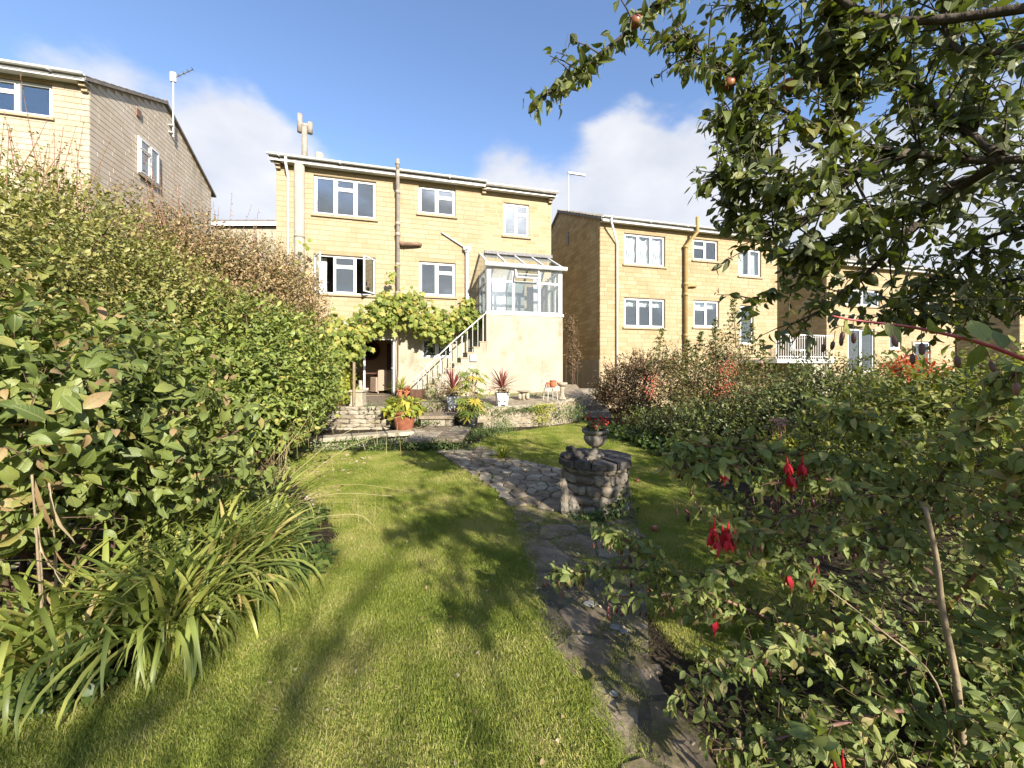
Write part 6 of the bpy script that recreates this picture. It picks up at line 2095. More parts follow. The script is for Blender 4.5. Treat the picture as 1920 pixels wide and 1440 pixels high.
for (a, b, dd) in ((1220, 712, 9.0), (1225, 725, 9.1), (1352, 693, 8.6), (1362, 700, 8.6), (1357, 728, 8.3), (1372, 722, 8.4), (1385, 752, 7.9), (1410, 742, 8.0), (1388, 760, 7.9), (1350, 735, 8.3), (1215, 735, 9.1), (1452, 748, 8.0), (1370, 686, 8.7)):
    c = P(a, b, dd - .25)
    for _ in range(55): bp.append((c.x + random.gauss(0, .10), c.y + random.gauss(0, .06), c.z + random.gauss(0, .07)))
bp = np.array(bp)[::2]
scatter(root, bp, frames(rng.normal(size=bp.shape), rng.normal(size=bp.shape)), np.full(len(bp), 1.25), 'berry', M['berry'], part='berry', mass='berries')
shrub('dark_shrub', 'low dark green shrub at the back edge of the right lawn', 'shrub', (P(1300, 690, 7.9).x, 7.9, 0), [rb(1300, 795, 7.9, .9, .7, .55), rb(1250, 800, 8.6, .7, .6, .5), rb(1360, 800, 7.2, .9, .7, .6), rb(1210, 790, 9.4, .6, .6, .45)], 1300, 7, .065, 'small', M['leaf_dark'], stem_n=26, length=.18, twig_show=100)
shrub('dark_thicket', 'mid height dark thicket below the white landing', 'shrub', (P(1500, 690, 7).x, 7.0, 0), [rb(1500, 735, 7.0, 1.0, .8, .62), rb(1590, 725, 6.8, 1.0, .8, .62), rb(1450, 780, 6.8, .9, .8, .6), rb(1560, 800, 6.2, 1.1, .8, .6), rb(1660, 740, 6.6, .9, .8, .55)], 1900, 7, .065, 'small', M['leaf_dark'], stem_n=36, length=.2, twig_show=250, lump=.3)
shrub('lime_shrub', 'yellow green leafy shrub below the apple branches', 'shrub', (4.6, 4.3, 0), [(4.35, 4.2, 1.15, 1.0, .9, .62), (5.2, 4.2, 1.25, 1.1, .9, .62), (4.0, 4.4, .75, .8, .7, .55), (6.0, 4.3, 1.2, 1.0, .9, .7), (3.55, 4.0, .65, .55, .6, .45)], 1700, 7, .10, 'lance', M['leaf_lime'], parts=200, stem_n=36, length=.22, up=.3, droop=.4, twig_show=200)
root, p, d = shrub('sumac', 'small red autumn sumac glowing behind the yellow green shrub', 'shrub', (P(1705, 690, 5.4).x, 5.4, 0), [rb(1705, 682, 5.4, .30, .3, .16), rb(1680, 694, 5.3, .25, .25, .1), rb(1735, 696, 5.3, .22, .25, .1)], 80, 7, .09, 'lance', M['leaf_sumac'], stem_n=6, droop=.6, filler=.1)
# under-planting along the lawn edge
shrub('cranesbill', 'low pale green cranesbill along the right lawn edge', 'plant', (P(1215, 850, 8.2).x, 8.2, 0), [(P(1150, 690, 9.6).x, 9.6, .1, .4, .5, .16), (P(1180, 690, 8.9).x, 8.9, .1, .4, .5, .2), (P(1225, 690, 8.0).x, 8.0, .12, .4, .45, .22), (P(1275, 690, 7.2).x, 7.2, .12, .4, .4, .22), (P(1330, 690, 6.4).x, 6.4, .14, .4, .4, .24)], 520, 5, .085, 'round', M['leaf_ivy'], stem_n=0, length=.1, zmin=0, filler=.1)
root, p, d = shrub('sedum', 'dusty pink sedum heads on orange stems in the right border', 'flower', (P(1460, 800, 4.3).x, 4.3, 0), [rb(1460, 830, 4.3, .22, .2, .16)], 60, 6, .06, 'ovate', M['leaf_hosta'], stem_n=14, twig='twig_red', stem_r=.006, filler=0)
for i in range(7):
    c = P(1450 + random.uniform(-18, 38), 788 + random.uniform(-6, 10), 4.2 + random.uniform(-.1, .1))
    mb = MB()
    for _ in range(34):
        u = random.uniform(0, 6.28); w = .042 * math.sqrt(random.random())
        mb.lathe([(.001, -.006), (.006, 0), (.001, .007)], 5, (c.x + w * math.cos(u), c.y + w * math.sin(u), c.z + .016 - w * w * 14 + random.uniform(-.004, .004)))
    mb.build('flower_head', M['sedum'], root, False, world=True)
    mb = MB(); mb.tube([c - Vector((0, 0, .4)), c], .006, 5); mb.build('stalk', M['twig_red'], root, world=True)

# ------------------------------------------------------------------ terrace planting
def fan(root, center, n, L, w, mat, up=(.15, 1.35), parts=0, name='blade', bend=.35, key='swordA'):
    """stiff sword leaves radiating from one point"""
    if key not in LEAF:
        LEAF[key] = [leaf_shape([(.1, w * .8), (.4, w), (.75, w * .7)], .4, bend), leaf_shape([(.1, w * .8), (.4, w), (.75, w * .7)], .3, bend * .4)]
    az = rng.uniform(0, 6.28, n); el = rng.uniform(up[0], up[1], n)
    d = np.stack([np.cos(az) * np.cos(el), np.sin(az) * np.cos(el), np.sin(el)], 1)
    nr = np.stack([-np.cos(az) * np.sin(el), -np.sin(az) * np.sin(el), np.cos(el)], 1)
    pos = np.tile(np.array(center), (n, 1)) + d * .03
    scatter(root, pos, frames(d, nr), L * rng.uniform(.65, 1.1, n), key, mat, parts, part=name, mass=name)


for (px, d_, lab) in ((849, 10.62, 'red spiky cabbage palm in the left white planter'), (941, 11.15, 'red spiky cabbage palm in the right white planter')):
    q = P(px, 690, d_); q.z = .52 + (d_ - 10.7) * .1 + .384
    r = empty('cordyline', q, lab, 'plant', 'red spiky plants in the white planters')
    mb = MB(); mb.tube([(0, 0, -.02), (.01, 0, .12)], [.03, .022], 7); mb.build('stem', M['twig_red'], r)
    fan(r, (q.x, q.y, q.z + .12), 70, .68, .028, M['leaf_red'], (.0, 1.5), parts=70)
    # trailing plant at its foot
    pp = np.array([[q.x + random.gauss(0, .12), q.y + random.gauss(0, .12), q.z + random.uniform(0, .1)] for _ in range(90)])
    scatter(r, pp, frames(rng.normal(size=pp.shape), rng.normal(0, .5, pp.shape) + np.array([0, -.3, 1])), rng.uniform(.04, .065, 90), 'round', M['leaf_russet'], mass='trailing_leaves')

q = tp_ + Vector((0, 0, .40))
r, _, _ = shrub('hosta', 'yellowing hosta spilling over the large terracotta pot', 'plant', q, [(q.x, q.y, q.z + .10, .40, .38, .26)], 90, 4, .17, 'ovate', M['leaf_hosta'], parts=160, stem_n=20, stem_r=.008, length=.12, up=.2, droop=.7, zmin=q.z - .12, filler=.15, twig='twig_pale')
q = bp_ + Vector((.06, 0, .30))
r = empty('fatsia', q, 'tall fatsia with big lobed green and yellow leaves in the black pot', 'plant')
mb = MB()
pos, dr_, nr_ = [], [], []
for i in range(70):
    h = random.uniform(.05, 1.15) if i > 16 else random.uniform(-.05, .4)
    az = random.uniform(0, 6.28); rad = random.uniform(.10, .34) * (1.15 - .35 * h)
    st_ = Vector((q.x + .06 * math.cos(i), q.y + .06 * math.sin(i), q.z + h * .75))
    e = Vector((q.x + rad * math.cos(az), q.y + rad * math.sin(az), q.z + h))
    mb.tube([st_, e], [.007, .004], 4, cap=False)
    pos.append(e); dr_.append((math.cos(az), math.sin(az), -.55)); nr_.append((math.cos(az) * .5 + .2, math.sin(az) * .5 - .3, .9))
for k in range(4): mb.tube(smooth_path([q, q + Vector((.04 * math.cos(k * 1.6), .04 * math.sin(k * 1.6), .45)), q + Vector((.12 * math.cos(k * 1.6), .12 * math.sin(k * 1.6), .95))], 3), .013, 6)
mb.build('stem', M['twig_pale'], r, True, world=True)
scatter(r, np.array(pos), frames(np.array(dr_), np.array(nr_)), rng.uniform(.20, .31, 70), 'palm', M['leaf_fatsia'], 70)

# spider plant, and the airy tall plant by the rail
q = P(752, 690, 12.3); q.z = Z_TER + .23
r = empty('spider_plant', q, 'arching striped spider plant in the orange pot by the door', 'plant')
fan(r, tuple(q), 90, .50, .022, M['leaf_hosta'], (.3, 1.5), parts=40, bend=.6, key='swordB')
q = P(764, 690, 12.15); q.z = Z_TER + .2
r, _, _ = shrub('red_bedding_plant', 'little red leaved plant in the small orange pot', 'plant', q, [(q.x, q.y, q.z + .08, .13, .13, .10)], 20, 4, .07, 'ovate', M['leaf_sumac'], stem_n=4, stem_r=.004, filler=0)
q = P(815, 690, 11.7); q.z = .65
r, p, d = shrub('airy_perennial', 'airy perennial with small white flowers in front of the stair rail', 'plant', q, [(q.x, q.y, q.z + .35, .42, .25, .36), (q.x + .5, q.y + .1, q.z + .3, .4, .25, .3)], 170, 5, .06, 'lance', M['leaf_vine'], stem_n=26, stem_r=.005, length=.2, filler=.1, twig='twig_pale')
LEAF['floret'] = [(np.array([(0, 0, .01), (1, 0, 0), (.5, .87, 0), (-.5, .87, 0), (-1, 0, 0), (-.5, -.87, 0), (.5, -.87, 0)]) * .5, np.array([(0, 1, 2), (0, 2, 3), (0, 3, 4), (0, 4, 5), (0, 5, 6), (0, 6, 1)]))]
mb = MB(); fp = []
for i in range(34):
    b = Vector((q.x + random.uniform(-.35, 1.0), q.y + random.uniform(-.2, .2), q.z)); e = b + Vector((random.gauss(0, .1), random.gauss(0, .08), random.uniform(.65, 1.15)))
    mb.tube([b, b.lerp(e, .6) + Vector((random.gauss(0, .03), 0, 0)), e], [.005, .004, .002], 4, cap=False)
    fp += [e + Vector((random.gauss(0, .05), random.gauss(0, .05), random.gauss(0, .03))) for _ in range(5)]
o = mb.build('flower_stalk', M['twig'], r, True, world=True); o['kind'] = 'stuff'
fp = np.array(fp)
M['petal_white'] = leafmat('white_petal', [(0, (.45, .43, .36)), (1, (.7, .69, .65))], trans=.3, rough=.6)
scatter(r, fp, frames(rng.normal(size=fp.shape), rng.normal(0, .5, fp.shape) + np.array([.3, -1, .4])), rng.uniform(.03, .055, len(fp)), 'floret', M['petal_white'], mass='florets')

# trailing plants on the walls
def trail(name, label, base, spots, n, size, key, mat, cat='plant'):
    r = empty(name, base, label, cat)
    pp = []
    for (x, y, z, sx, sy, sz) in spots:
        for _ in range(n): pp.append((x + random.gauss(0, sx), y + random.gauss(0, sy), z + random.gauss(0, sz)))
    pp = np.array(pp)
    scatter(r, pp, frames(rng.normal(0, .7, pp.shape) + np.array([0, -.3, -.4]), rng.normal(0, .45, pp.shape) + np.array([.2, -.6, .7])), size * rng.uniform(.6, 1.3, len(pp)), key, mat, mass='leaves')
    return r


def wp_(px, py, d): c = P(px, py, d); return (c.x, c.y, c.z)


trail('trailing_plant', 'bright green trailing plant hanging down the middle of the curved wall', wp_(1018, 790, 10.9), [(*wp_(1015, 768, 11.0), .16, .07, .06), (*wp_(1018, 785, 10.95), .13, .05, .12), (*wp_(1022, 760, 11.05), .2, .08, .03)], 220, .05, 'small', M['leaf_hosta'])
trail('trailing_plant', 'bright green trailing plant covering the right end of the curved wall', wp_(1065, 790, 11.4), [(*wp_(1052, 772, 11.25), .14, .06, .14), (*wp_(1075, 768, 11.7), .2, .1, .13), (*wp_(1085, 778, 11.6), .15, .1, .12)], 260, .05, 'small', M['leaf_ivy'])
trail('trailing_plant', 'dark green creeping plant over the left part of the curved wall', wp_(945, 775, 10.8), [(*wp_(930, 772, 10.72), .22, .06, .08), (*wp_(965, 768, 10.85), .2, .06, .05), (*wp_(995, 766, 10.92), .14, .05, .04)], 220, .045, 'small', M['leaf_ivy'])
trail('hebe', 'dark green mound of small leaves at the foot of the black pot', wp_(915, 815, 9.0), [(*wp_(912, 812, 9.2), .30, .22, .10), (*wp_(935, 806, 9.7), .25, .2, .12), (*wp_(890, 812, 9.0), .2, .2, .07), (*wp_(945, 795, 10.2), .15, .15, .12)], 420, .05, 'lance', M['leaf_ivy'])
trail('creeping_plant', 'mat of creeping leaves over the risers below the big slab', wp_(810, 835, 7.75), [(*wp_(x, 836, 7.68), .14, .05, .07) for x in range(640, 880, 26)] + [(*wp_(x, 826, 8.0), .16, .12, .04) for x in (640, 680, 720, 760)], 170, .042, 'small', M['leaf_ivy'])
trail('creeping_plant', 'tangle of creeping leaves along the foot of the capstone wall', wp_(600, 838, 7.6), [(*wp_(x, 838, 7.55), .14, .07, .06) for x in (565, 590, 615)] + [(*wp_(785, 822, 8.3), .25, .25, .02)], 130, .042, 'small', M['leaf_ivy'])
trail('wall_foliage', 'leafy weeds growing on the broken wall behind the terracotta pot', wp_(720, 770, 9.3), [(*wp_(735, 772, 9.4), .2, .15, .12), (*wp_(700, 765, 9.2), .18, .1, .10), (*wp_(790, 765, 10.2), .22, .15, .08), (*wp_(820, 758, 10.6), .2, .2, .08), (*wp_(745, 790, 9.6), .25, .2, .06), (*wp_(800, 790, 9.6), .3, .2, .03)], 150, .055, 'small', M['leaf_ivy'])
trail('edging_plant', 'low green fringe along the base of the pale rendered wall', wp_(985, 742, 12.8), [(*wp_(x, 741, 12.9), .2, .1, .05) for x in range(930, 1050, 20)], 80, .06, 'small', M['leaf_vine'])
r = empty('dry_grass', wp_(632, 760, 9.3), 'tuft of straw coloured dry grass under the yellow bush', 'plant')
fan(r, wp_(632, 768, 9.3), 240, .45, .010, M['straw'], (.6, 1.5), key='swordC', bend=.3)
r = empty('fern', G(942, 862, 0), 'yellow green fern growing at the path edge', 'fern')
fan(r, tuple(G(942, 862, 0)), 60, .34, .05, M['leaf_hosta'], (.25, 1.3), parts=40, key='swordD', bend=.5)

# geranium in the urn
q = Vector(urn.location) + Vector((0, 0, .29))
r, p, d = shrub('geranium', 'red flowered geranium growing in the stone urn', 'flower', q, [(q.x, q.y, q.z + .05, .14, .13, .08)], 60, 4, .045, 'round', M['leaf_dark'], stem_n=14, stem_r=.004, length=.06, filler=.1, zmin=q.z - .03)
for (dx, dz) in ((-.08, .17), (.045, .13), (.13, .12), (.105, .09), (-.02, .09)):
    c = q + Vector((dx, random.gauss(0, .04), dz))
    mb = MB(); mb.tube([q + Vector((dx * .3, 0, 0)), c], .003, 4, cap=False); mb.build('flower_stalk', M['twig'], r, world=True)
    nn = 10
    pp = np.array([c + Vector((random.gauss(0, .016), random.gauss(0, .016), random.gauss(0, .012))) for _ in range(nn)])
    dd_ = pp - np.array(c) + rng.normal(0, .004, pp.shape)
    base = np.array(r.location)
    lv, lt = LEAF['round'][1]
    Rr = frames(dd_, dd_ + np.array([0, -.02, .02])); V = np.einsum('nij,kj->nki', Rr * .028, lv) + (pp - base)[:, None, :]
    T = lt[None] + (np.arange(nn) * len(lv))[:, None, None]
    link('flower', np_mesh('flower', V.reshape(-1, 3), T.reshape(-1, 3), M['petal_scarlet']), r)
q2 = (WX + .05, WY - .40, .02)
trail('weed_clump', 'leafy weeds at the foot of the well', q2, [(WX - .06, WY - .43, .06, .12, .04, .04), (WX + .14, WY - .40, .10, .10, .04, .06), (WX - .2, WY - .40, .04, .08, .05, .03), (WX + .22, WY - .30, .22, .05, .05, .07)], 110, .045, 'small', M['leaf_ivy'])

# ------------------------------------------------------------------ strap leaved clumps, left foreground
def blade_shape(n=9, w=.022, droop=1.0, seed=0):
    """arching strap: rises, bends over and hangs; unit length measured along the blade"""
    r = random.Random(seed)
    v = []; x = z = 0.0; a = r.uniform(1.2, 1.5)
    st = 1.0 / n
    kink = r.random() < .25; kp = r.randint(4, 6)
    for i in range(n + 1):
        t = i / n
        ww = w * (1 - .15 * t) * (1 - max(0, t - .6) ** 2 * 5.2) * (.75 + .25 * min(1, t * 4))
        ww = max(ww, .0008)
        v += [(-ww, x, z + ww * .28), (0, x, z), (ww, x, z + ww * .28)]
        x += math.cos(a) * st; z += math.sin(a) * st
        a -= droop * st * (1.0 + 1.5 * t)
        if kink and i == kp: a -= .9
    f = []
    for i in range(n):
        b = 3 * i
        f += [(b, b + 1, b + 4), (b, b + 4, b + 3), (b + 1, b + 2, b + 5), (b + 1, b + 5, b + 4)]
    return np.array(v), np.array(f)


LEAF['strap'] = [blade_shape(9, random.uniform(.013, .021), random.uniform(.8, 2.4), i) for i in range(10)]


def strap_clump(label, base, n, L, rad, parts, lean=None, spread=1.0, mat='blade'):
    r = empty('strap_leaf_clump', base, label, 'plant', 'strap leaved clumps in the left bed')
    az = rng.uniform(0, 6.28, n)
    if lean is not None: az = lean + rng.normal(0, spread, n)
    rr = rad * np.sqrt(rng.random(n))
    a2 = rng.uniform(0, 6.28, n)
    pos = np.stack([base[0] + rr * np.cos(a2), base[1] + rr * np.sin(a2), np.full(n, base[2])], 1)
    d = np.stack([np.cos(az), np.sin(az), rng.normal(0, .12, n)], 1)
    nr = np.stack([rng.normal(0, .12, n), rng.normal(0, .12, n), np.ones(n)], 1)
    # blade geometry already carries its own arch: y outward, z up
    scatter(r, pos, frames(d, nr), L * rng.uniform(.55, 1.12, n), 'strap', M[mat], parts, part='blade', mass='blades')
    return r


g = G(330, 1215); strap_clump('bright strap leaved clump arching over the lawn, nearest the middle', (g.x, g.y, 0), 280, .80, .16, 220)
g = G(430, 1120); strap_clump('darker strap leaved clump leaning right at the bed edge', (g.x, g.y, 0), 320, .80, .22, 190, lean=.1, spread=1.1)
g = G(110, 1260); strap_clump('long strap leaved clump at the lower left corner', (g.x, g.y, 0), 190, .82, .2, 150)
g = G(300, 1050); strap_clump('tall strap leaved clump behind the others, against the dark shrubs', (g.x, g.y, 0), 220, .80, .3, 120)
g = G(470, 1010); strap_clump('far strap leaved clump beside the dry grass stalks', (g.x, g.y, 0), 200, .78, .3, 60)
# dry stalks at the left edge
r = empty('dry_stalk', G(85, 1240), 'tall dry brown stalks with hanging withered leaves', 'plant')
mb = MB()
for (a, b, c) in (((85, 1250, 2.1), (72, 1050, 2.05), (60, 890, 2.0)), ((95, 1240, 2.15), (80, 1100, 2.1), (70, 960, 2.1)), ((105, 1160, 2.2), (104, 1040, 2.2), (92, 905, 2.1))):
    mb = MB(); mb.tube(smooth_path([P(*a), P(*b), P(*c)], 4), [.007] * 5 + [.005] * 4, 5); mb.build('stalk', M['twig_pale'], r, True, world=True)
LEAF['hang'] = [leaf_shape([(.15, .02), (.35, .032), (.6, .035), (.85, .02)], .8, .3, .08)]
hp_ = np.array([P(66, 900, 2.0), P(95, 912, 2.1), P(70, 960, 2.05), P(76, 1010, 2.05), P(100, 1060, 2.15), P(80, 1100, 2.1), P(103, 1030, 2.15)])
scatter(r, hp_, frames(np.tile(np.array([[.1, .0, -1.0]]), (7, 1)) + rng.normal(0, .12, (7, 3)), rng.normal(0, .5, (7, 3)) + np.array([0, -1, 0])), np.array([.34, .4, .3, .26, .3, .28, .2]), 'hang', M['fallen'], 7, part='withered_leaf')

# ornamental oat grass with arching stalks
g = G(430, 960)
r = empty('oat_grass', g, 'ornamental grass with long pale arching seed stalks', 'grass')
mb = MB(); sp_ = []
arcs = [((470, 940, 4.3), (520, 860, 4.3), (560, 810, 4.4), (585, 770, 4.5)), ((480, 950, 4.3), (560, 880, 4.3), (650, 810, 4.4), (760, 778, 4.5)), ((485, 955, 4.2), (560, 905, 4.3), (660, 835, 4.4), (790, 800, 4.5)),
        ((490, 960, 4.2), (560, 925, 4.2), (660, 908, 4.2), (770, 922, 4.2)), ((480, 965, 4.1), (560, 940, 4.1), (640, 925, 4.1), (735, 930, 4.1)), ((470, 945, 4.3), (530, 880, 4.3), (545, 830, 4.3), (620, 790, 4.4)),
        ((465, 940, 4.4), (500, 870, 4.4), (530, 820, 4.4), (555, 790, 4.4)), ((500, 980, 4.0), (590, 970, 4.0), (670, 965, 4.0), (700, 985, 4.0))]
for a in arcs:
    pts_ = smooth_path([g + Vector((random.gauss(0, .06), random.gauss(0, .06), 0))] + [P(*q) for q in a], 6)
    mb = MB(); mb.tube(pts_, list(np.linspace(.006, .002, len(pts_))), 4); mb.build('stalk', M['straw'], r, True, world=True)
    for q in pts_[10:]:
        if random.random() < .55: sp_.append((q, random.uniform(.08, .30)))
mb = MB()
for q, l in sp_:
    mb.tube(smooth_path([q, q + Vector((random.gauss(.01, .015), random.gauss(0, .015), -l * .35)), q + Vector((random.gauss(.02, .02), random.gauss(0, .02), -l))], 3), [.0015] * 4 + [.0028] * 3, 3, cap=False)
o = mb.build('spikelet', M['straw'], r, True, world=True); o['kind'] = 'stuff'
fan(r, tuple(g), 260, .75, .009, M['blade'], (.5, 1.5), key='swordE', bend=.7)

M['leaf_clover'] = leafmat('clover_leaf', [(0.0, (.12, .17, .04)), (0.5, (.18, .24, .055)), (1.0, (.30, .32, .12))], trans=.3, rough=.55, spec=.25)
# ground cover and leaf litter in the left bed
def carpet(name, poly, n, size, key, mat, zr_=(0.01, .12), kind='stuff', flat=1.2):
    P_ = np.array(poly)
    X = rng.uniform(P_[:, 0].min(), P_[:, 0].max(), n * 3); Y = rng.uniform(P_[:, 1].min(), P_[:, 1].max(), n * 3)
    ok = inside(poly, X, Y) & (vnoise(X + 30, Y + 30, 2.2, 9) > .33)
    X, Y = X[ok][:n], Y[ok][:n]
    k = len(X)
    pos = np.stack([X, Y, rng.uniform(zr_[0], zr_[1], k)], 1)
    r = frames(rng.normal(0, 1, (k, 3)) * np.array([1, 1, .25]), rng.normal(0, .35, (k, 3)) + np.array([0, -.1, flat]))
    s = size * rng.uniform(.6, 1.3, k)
    Vs, Ts, off = [], [], 0
    var = rng.integers(0, len(LEAF[key]), k)
    for q in range(len(LEAF[key])):
        sel = var == q
        lv, lt = LEAF[key][q]
        V = np.einsum('nij,kj->nki', r[sel] * s[sel][:, None, None], lv) + pos[sel][:, None, :]
        Vs.append(V.reshape(-1, 3)); Ts.append((lt[None] + (np.arange(int(sel.sum())) * len(lv))[:, None, None] + off).reshape(-1, 3)); off += int(sel.sum()) * len(lv)
    o = link(name, np_mesh(name, np.concatenate(Vs), np.concatenate(Ts), mat)); o['kind'] = kind
    return o


carpet('ground_cover', pix_poly([(560, 950), (640, 960), (668, 1010), (650, 1065), (600, 1120), (520, 1120), (500, 1000)]), 1300, .055, 'round', M['leaf_ivy'])
carpet('ground_cover', pix_poly([(0, 1260), (180, 1255), (230, 1290), (130, 1345), (0, 1375)]), 420, .05, 'round', M['leaf_ivy'])
carpet('leaf_litter', [(-6, 2), (-2.2, 2.0), (-2.2, 4.5), (-2.6, 7.4), (-7, 7.4)], 2600, .06, 'ovate', M['fallen'], (0.0, .03))
carpet('ground_cover', [(-6, 3.2), (-3.0, 3.2), (-3.2, 7.0), (-7, 7.4)], 1500, .06, 'round', M['leaf_dark'], (0.02, .2))
carpet('ground_cover', [(1.0, 1.0), (4.8, 1.0), (5.5, 4.2), (3.2, 3.3), (2.2, 2.4), (1.25, 2.0)], 3400, .05, 'ovate', M['leaf_fuchsia'], (0.0, .22))
carpet('leaf_litter', [(-1.5, 1.2), (.3, 1.2), (1.2, 3.0), (2.2, 9), (-2.5, 9)], 420, .026, 'ovate', M['fallen'], (0.015, .035))
for (px, py, s_, lab) in ((1003, 1168, .075, 'curled pale fallen leaf standing at the path edge'), (1140, 1302, .05, 'pale fallen leaf on the lower path')):
    g = G(px, py, .03)
    v, f = LEAF['ovate'][1]
    mb = MB(); mb.add([tuple(q) for q in v], [tuple(int(k) for k in q) for q in f])
    o = link('fallen_leaf', mb.mesh('fallen_leaf', M['fallen'], True)); o.matrix_local = Matrix.Translation(g) @ Matrix.Rotation(.4, 4, 'Z') @ Matrix.Rotation(-1.1, 4, 'X') @ Matrix.Diagonal((s_, s_, s_, 1))
    tag(o, lab, 'leaf')
# clover and daisies in the turf
carpet('clover', [(-2.6, 1.15), (.35, 1.15), (.6, 2.2), (.3, 4.5), (-1.6, 5.0)], 5200, .012, 'round', M['leaf_clover'], (.008, .018))
carpet('clover', [(-1.9, 1.15), (.35, 1.15), (.4, 2.6), (-.6, 3.2)], 900, .022, 'lance', M['leaf_clover'], (.006, .018))
carpet('path_litter', path_poly, 900, .02, 'lance', M['fallen'], (.026, .034))
# moss and weeds in the path joints
jx = []
for (a, b) in spts:
    for _ in range(9):
        an = random.uniform(0, 6.28); s_ = (.40 if b < 4.0 else (.27 if b < 5.0 else .17)) * .5
        jx.append((a + s_ * math.cos(an), b + s_ * math.sin(an)))
jx = np.array(jx)
jx = jx[inside(path_poly, jx[:, 0], jx[:, 1]) & (vnoise(jx[:, 0] + 9, jx[:, 1] + 9, 2.3, 3) > .38)]
jx = np.repeat(jx, 9, 0) + rng.normal(0, .045, (len(jx) * 9, 2))
k = len(jx)
gn_instances('path_weeds', np.stack([jx[:, 0], jx[:, 1], np.full(k, .018)], 1), rng.uniform(0, 6.28, k), rng.normal(0, .2, (k, 2)), rng.uniform(.4, 1.0, k), tufts[1])
# longer grass against the path edge
e = []
pl_ = pix_poly([(868, 882), (928, 922), (962, 962), (984, 1040), (999, 1130), (1010, 1215), (1062, 1262), (1110, 1310), (1158, 1440)])
for i in range(len(pl_) - 1):
    for _ in range(420):
        t = random.random(); e.append((pl_[i][0] * (1 - t) + pl_[i + 1][0] * t + random.gauss(-.01, .035), pl_[i][1] * (1 - t) + pl_[i + 1][1] * t + random.gauss(0, .03)))
e = np.array(e); k = len(e)
gn_instances('edge_grass', np.stack([e[:, 0], e[:, 1], np.full(k, .0)], 1), rng.uniform(0, 6.28, k), rng.normal(0, .3, (k, 2)), rng.uniform(.35, .9, k), tufts[2])

# ------------------------------------------------------------------ the apple tree
TB = Vector((3.35, -.15, 0))
tree = empty('apple_tree', TB, 'apple tree reaching leafy branches over the garden from the right', 'tree')
trunk = MB()
trunk.tube(smooth_path([TB, TB + Vector((-.05, .05, .6)), TB + Vector((.02, .08, 1.2)), TB + Vector((-.05, .15, 1.75))], 5), list(np.linspace(.19, .13, 16)), 12)
FK = TB + Vector((-.05, .15, 1.72))
trunk.build('trunk', M['bark'], tree, True, world=True)
limbs = []
BR = [  # photo points of the branches in view
    [FK, Vector((2.75, 1.0, 2.25)), P(1880, 300, 1.65), P(1700, 285, 1.8), P(1560, 255, 1.9), P(1420, 175, 1.95), P(1340, 120, 2.0), P(1268, 75, 2.0)],
    [FK, Vector((2.6, 1.0, 2.75)), P(1700, 40, 1.7), P(1500, -60, 1.8), P(1330, -50, 1.9), P(1240, 5, 1.95), P(1140, 90, 1.95), P(1060, 150, 1.95), P(1000, 195, 1.95)],
    [P(1700, 285, 1.8), P(1600, 330, 1.85), P(1500, 350, 1.9), P(1420, 350, 1.95), P(1345, 330, 1.95)],
    [FK, Vector((2.9, 1.2, 2.0)), P(1850, 330, 2.0), P(1720, 420, 2.2), P(1600, 470, 2.3), P(1500, 530, 2.4), P(1410, 560, 2.4)],
    [P(1720, 420, 2.2), P(1640, 500, 2.3), P(1560, 570, 2.4), P(1480, 610, 2.45)],
    [P(1560, 255, 1.9), P(1560, 180, 1.95), P(1500, 110, 2.0), P(1440, 60, 2.0), P(1400, 10, 2.0)],
    [P(1560, 255, 1.9), P(1590, 190, 1.9), P(1575, 100, 1.9), P(1555, 20, 1.9)],
    [P(1880, 300, 1.65), P(1780, 220, 1.75), P(1700, 150, 1.8), P(1640, 60, 1.8)],
    [FK, Vector((3.2, 1.3, 2.2)), P(1900, 430, 2.4), P(1780, 520, 2.6), P(1660, 590, 2.7)],
    [FK, Vector((3.4, 1.4, 2.0)), P(1920, 520, 2.7), P(1820, 585, 2.8), P(1700, 600, 2.9)],
    [P(1600, 330, 1.85), P(1530, 400, 1.95), P(1460, 440, 2.0), P(1405, 420, 2.0), P(1370, 395, 2.0)],
    [FK, Vector((2.9, 1.0, 2.9)), P(1860, 100, 1.6), P(1760, -20, 1.7), P(1650, -60, 1.8)],
    [P(1880, 300, 1.65), P(1750, 380, 2.0), P(1640, 420, 2.1), P(1560, 460, 2.2), P(1480, 480, 2.3)],
    [P(1500, 350, 1.9), P(1440, 300, 2.0), P(1400, 260, 2.0), P(1375, 240, 2.0)],
]
for i in range(9):     # limbs on the side away from the garden path, which shade it
    az = random.uniform(-2.6, .5); L_ = random.uniform(1.6, 2.7)
    e = FK + Vector((L_ * math.cos(az), L_ * math.sin(az), random.uniform(.3, 2.0)))
    BR.append([FK, FK.lerp(e, .35) + Vector((0, 0, .35)), FK.lerp(e, .7) + Vector((0, 0, .25)), e])
bm_ = MB()
tips, tdir, tper = [], [], []
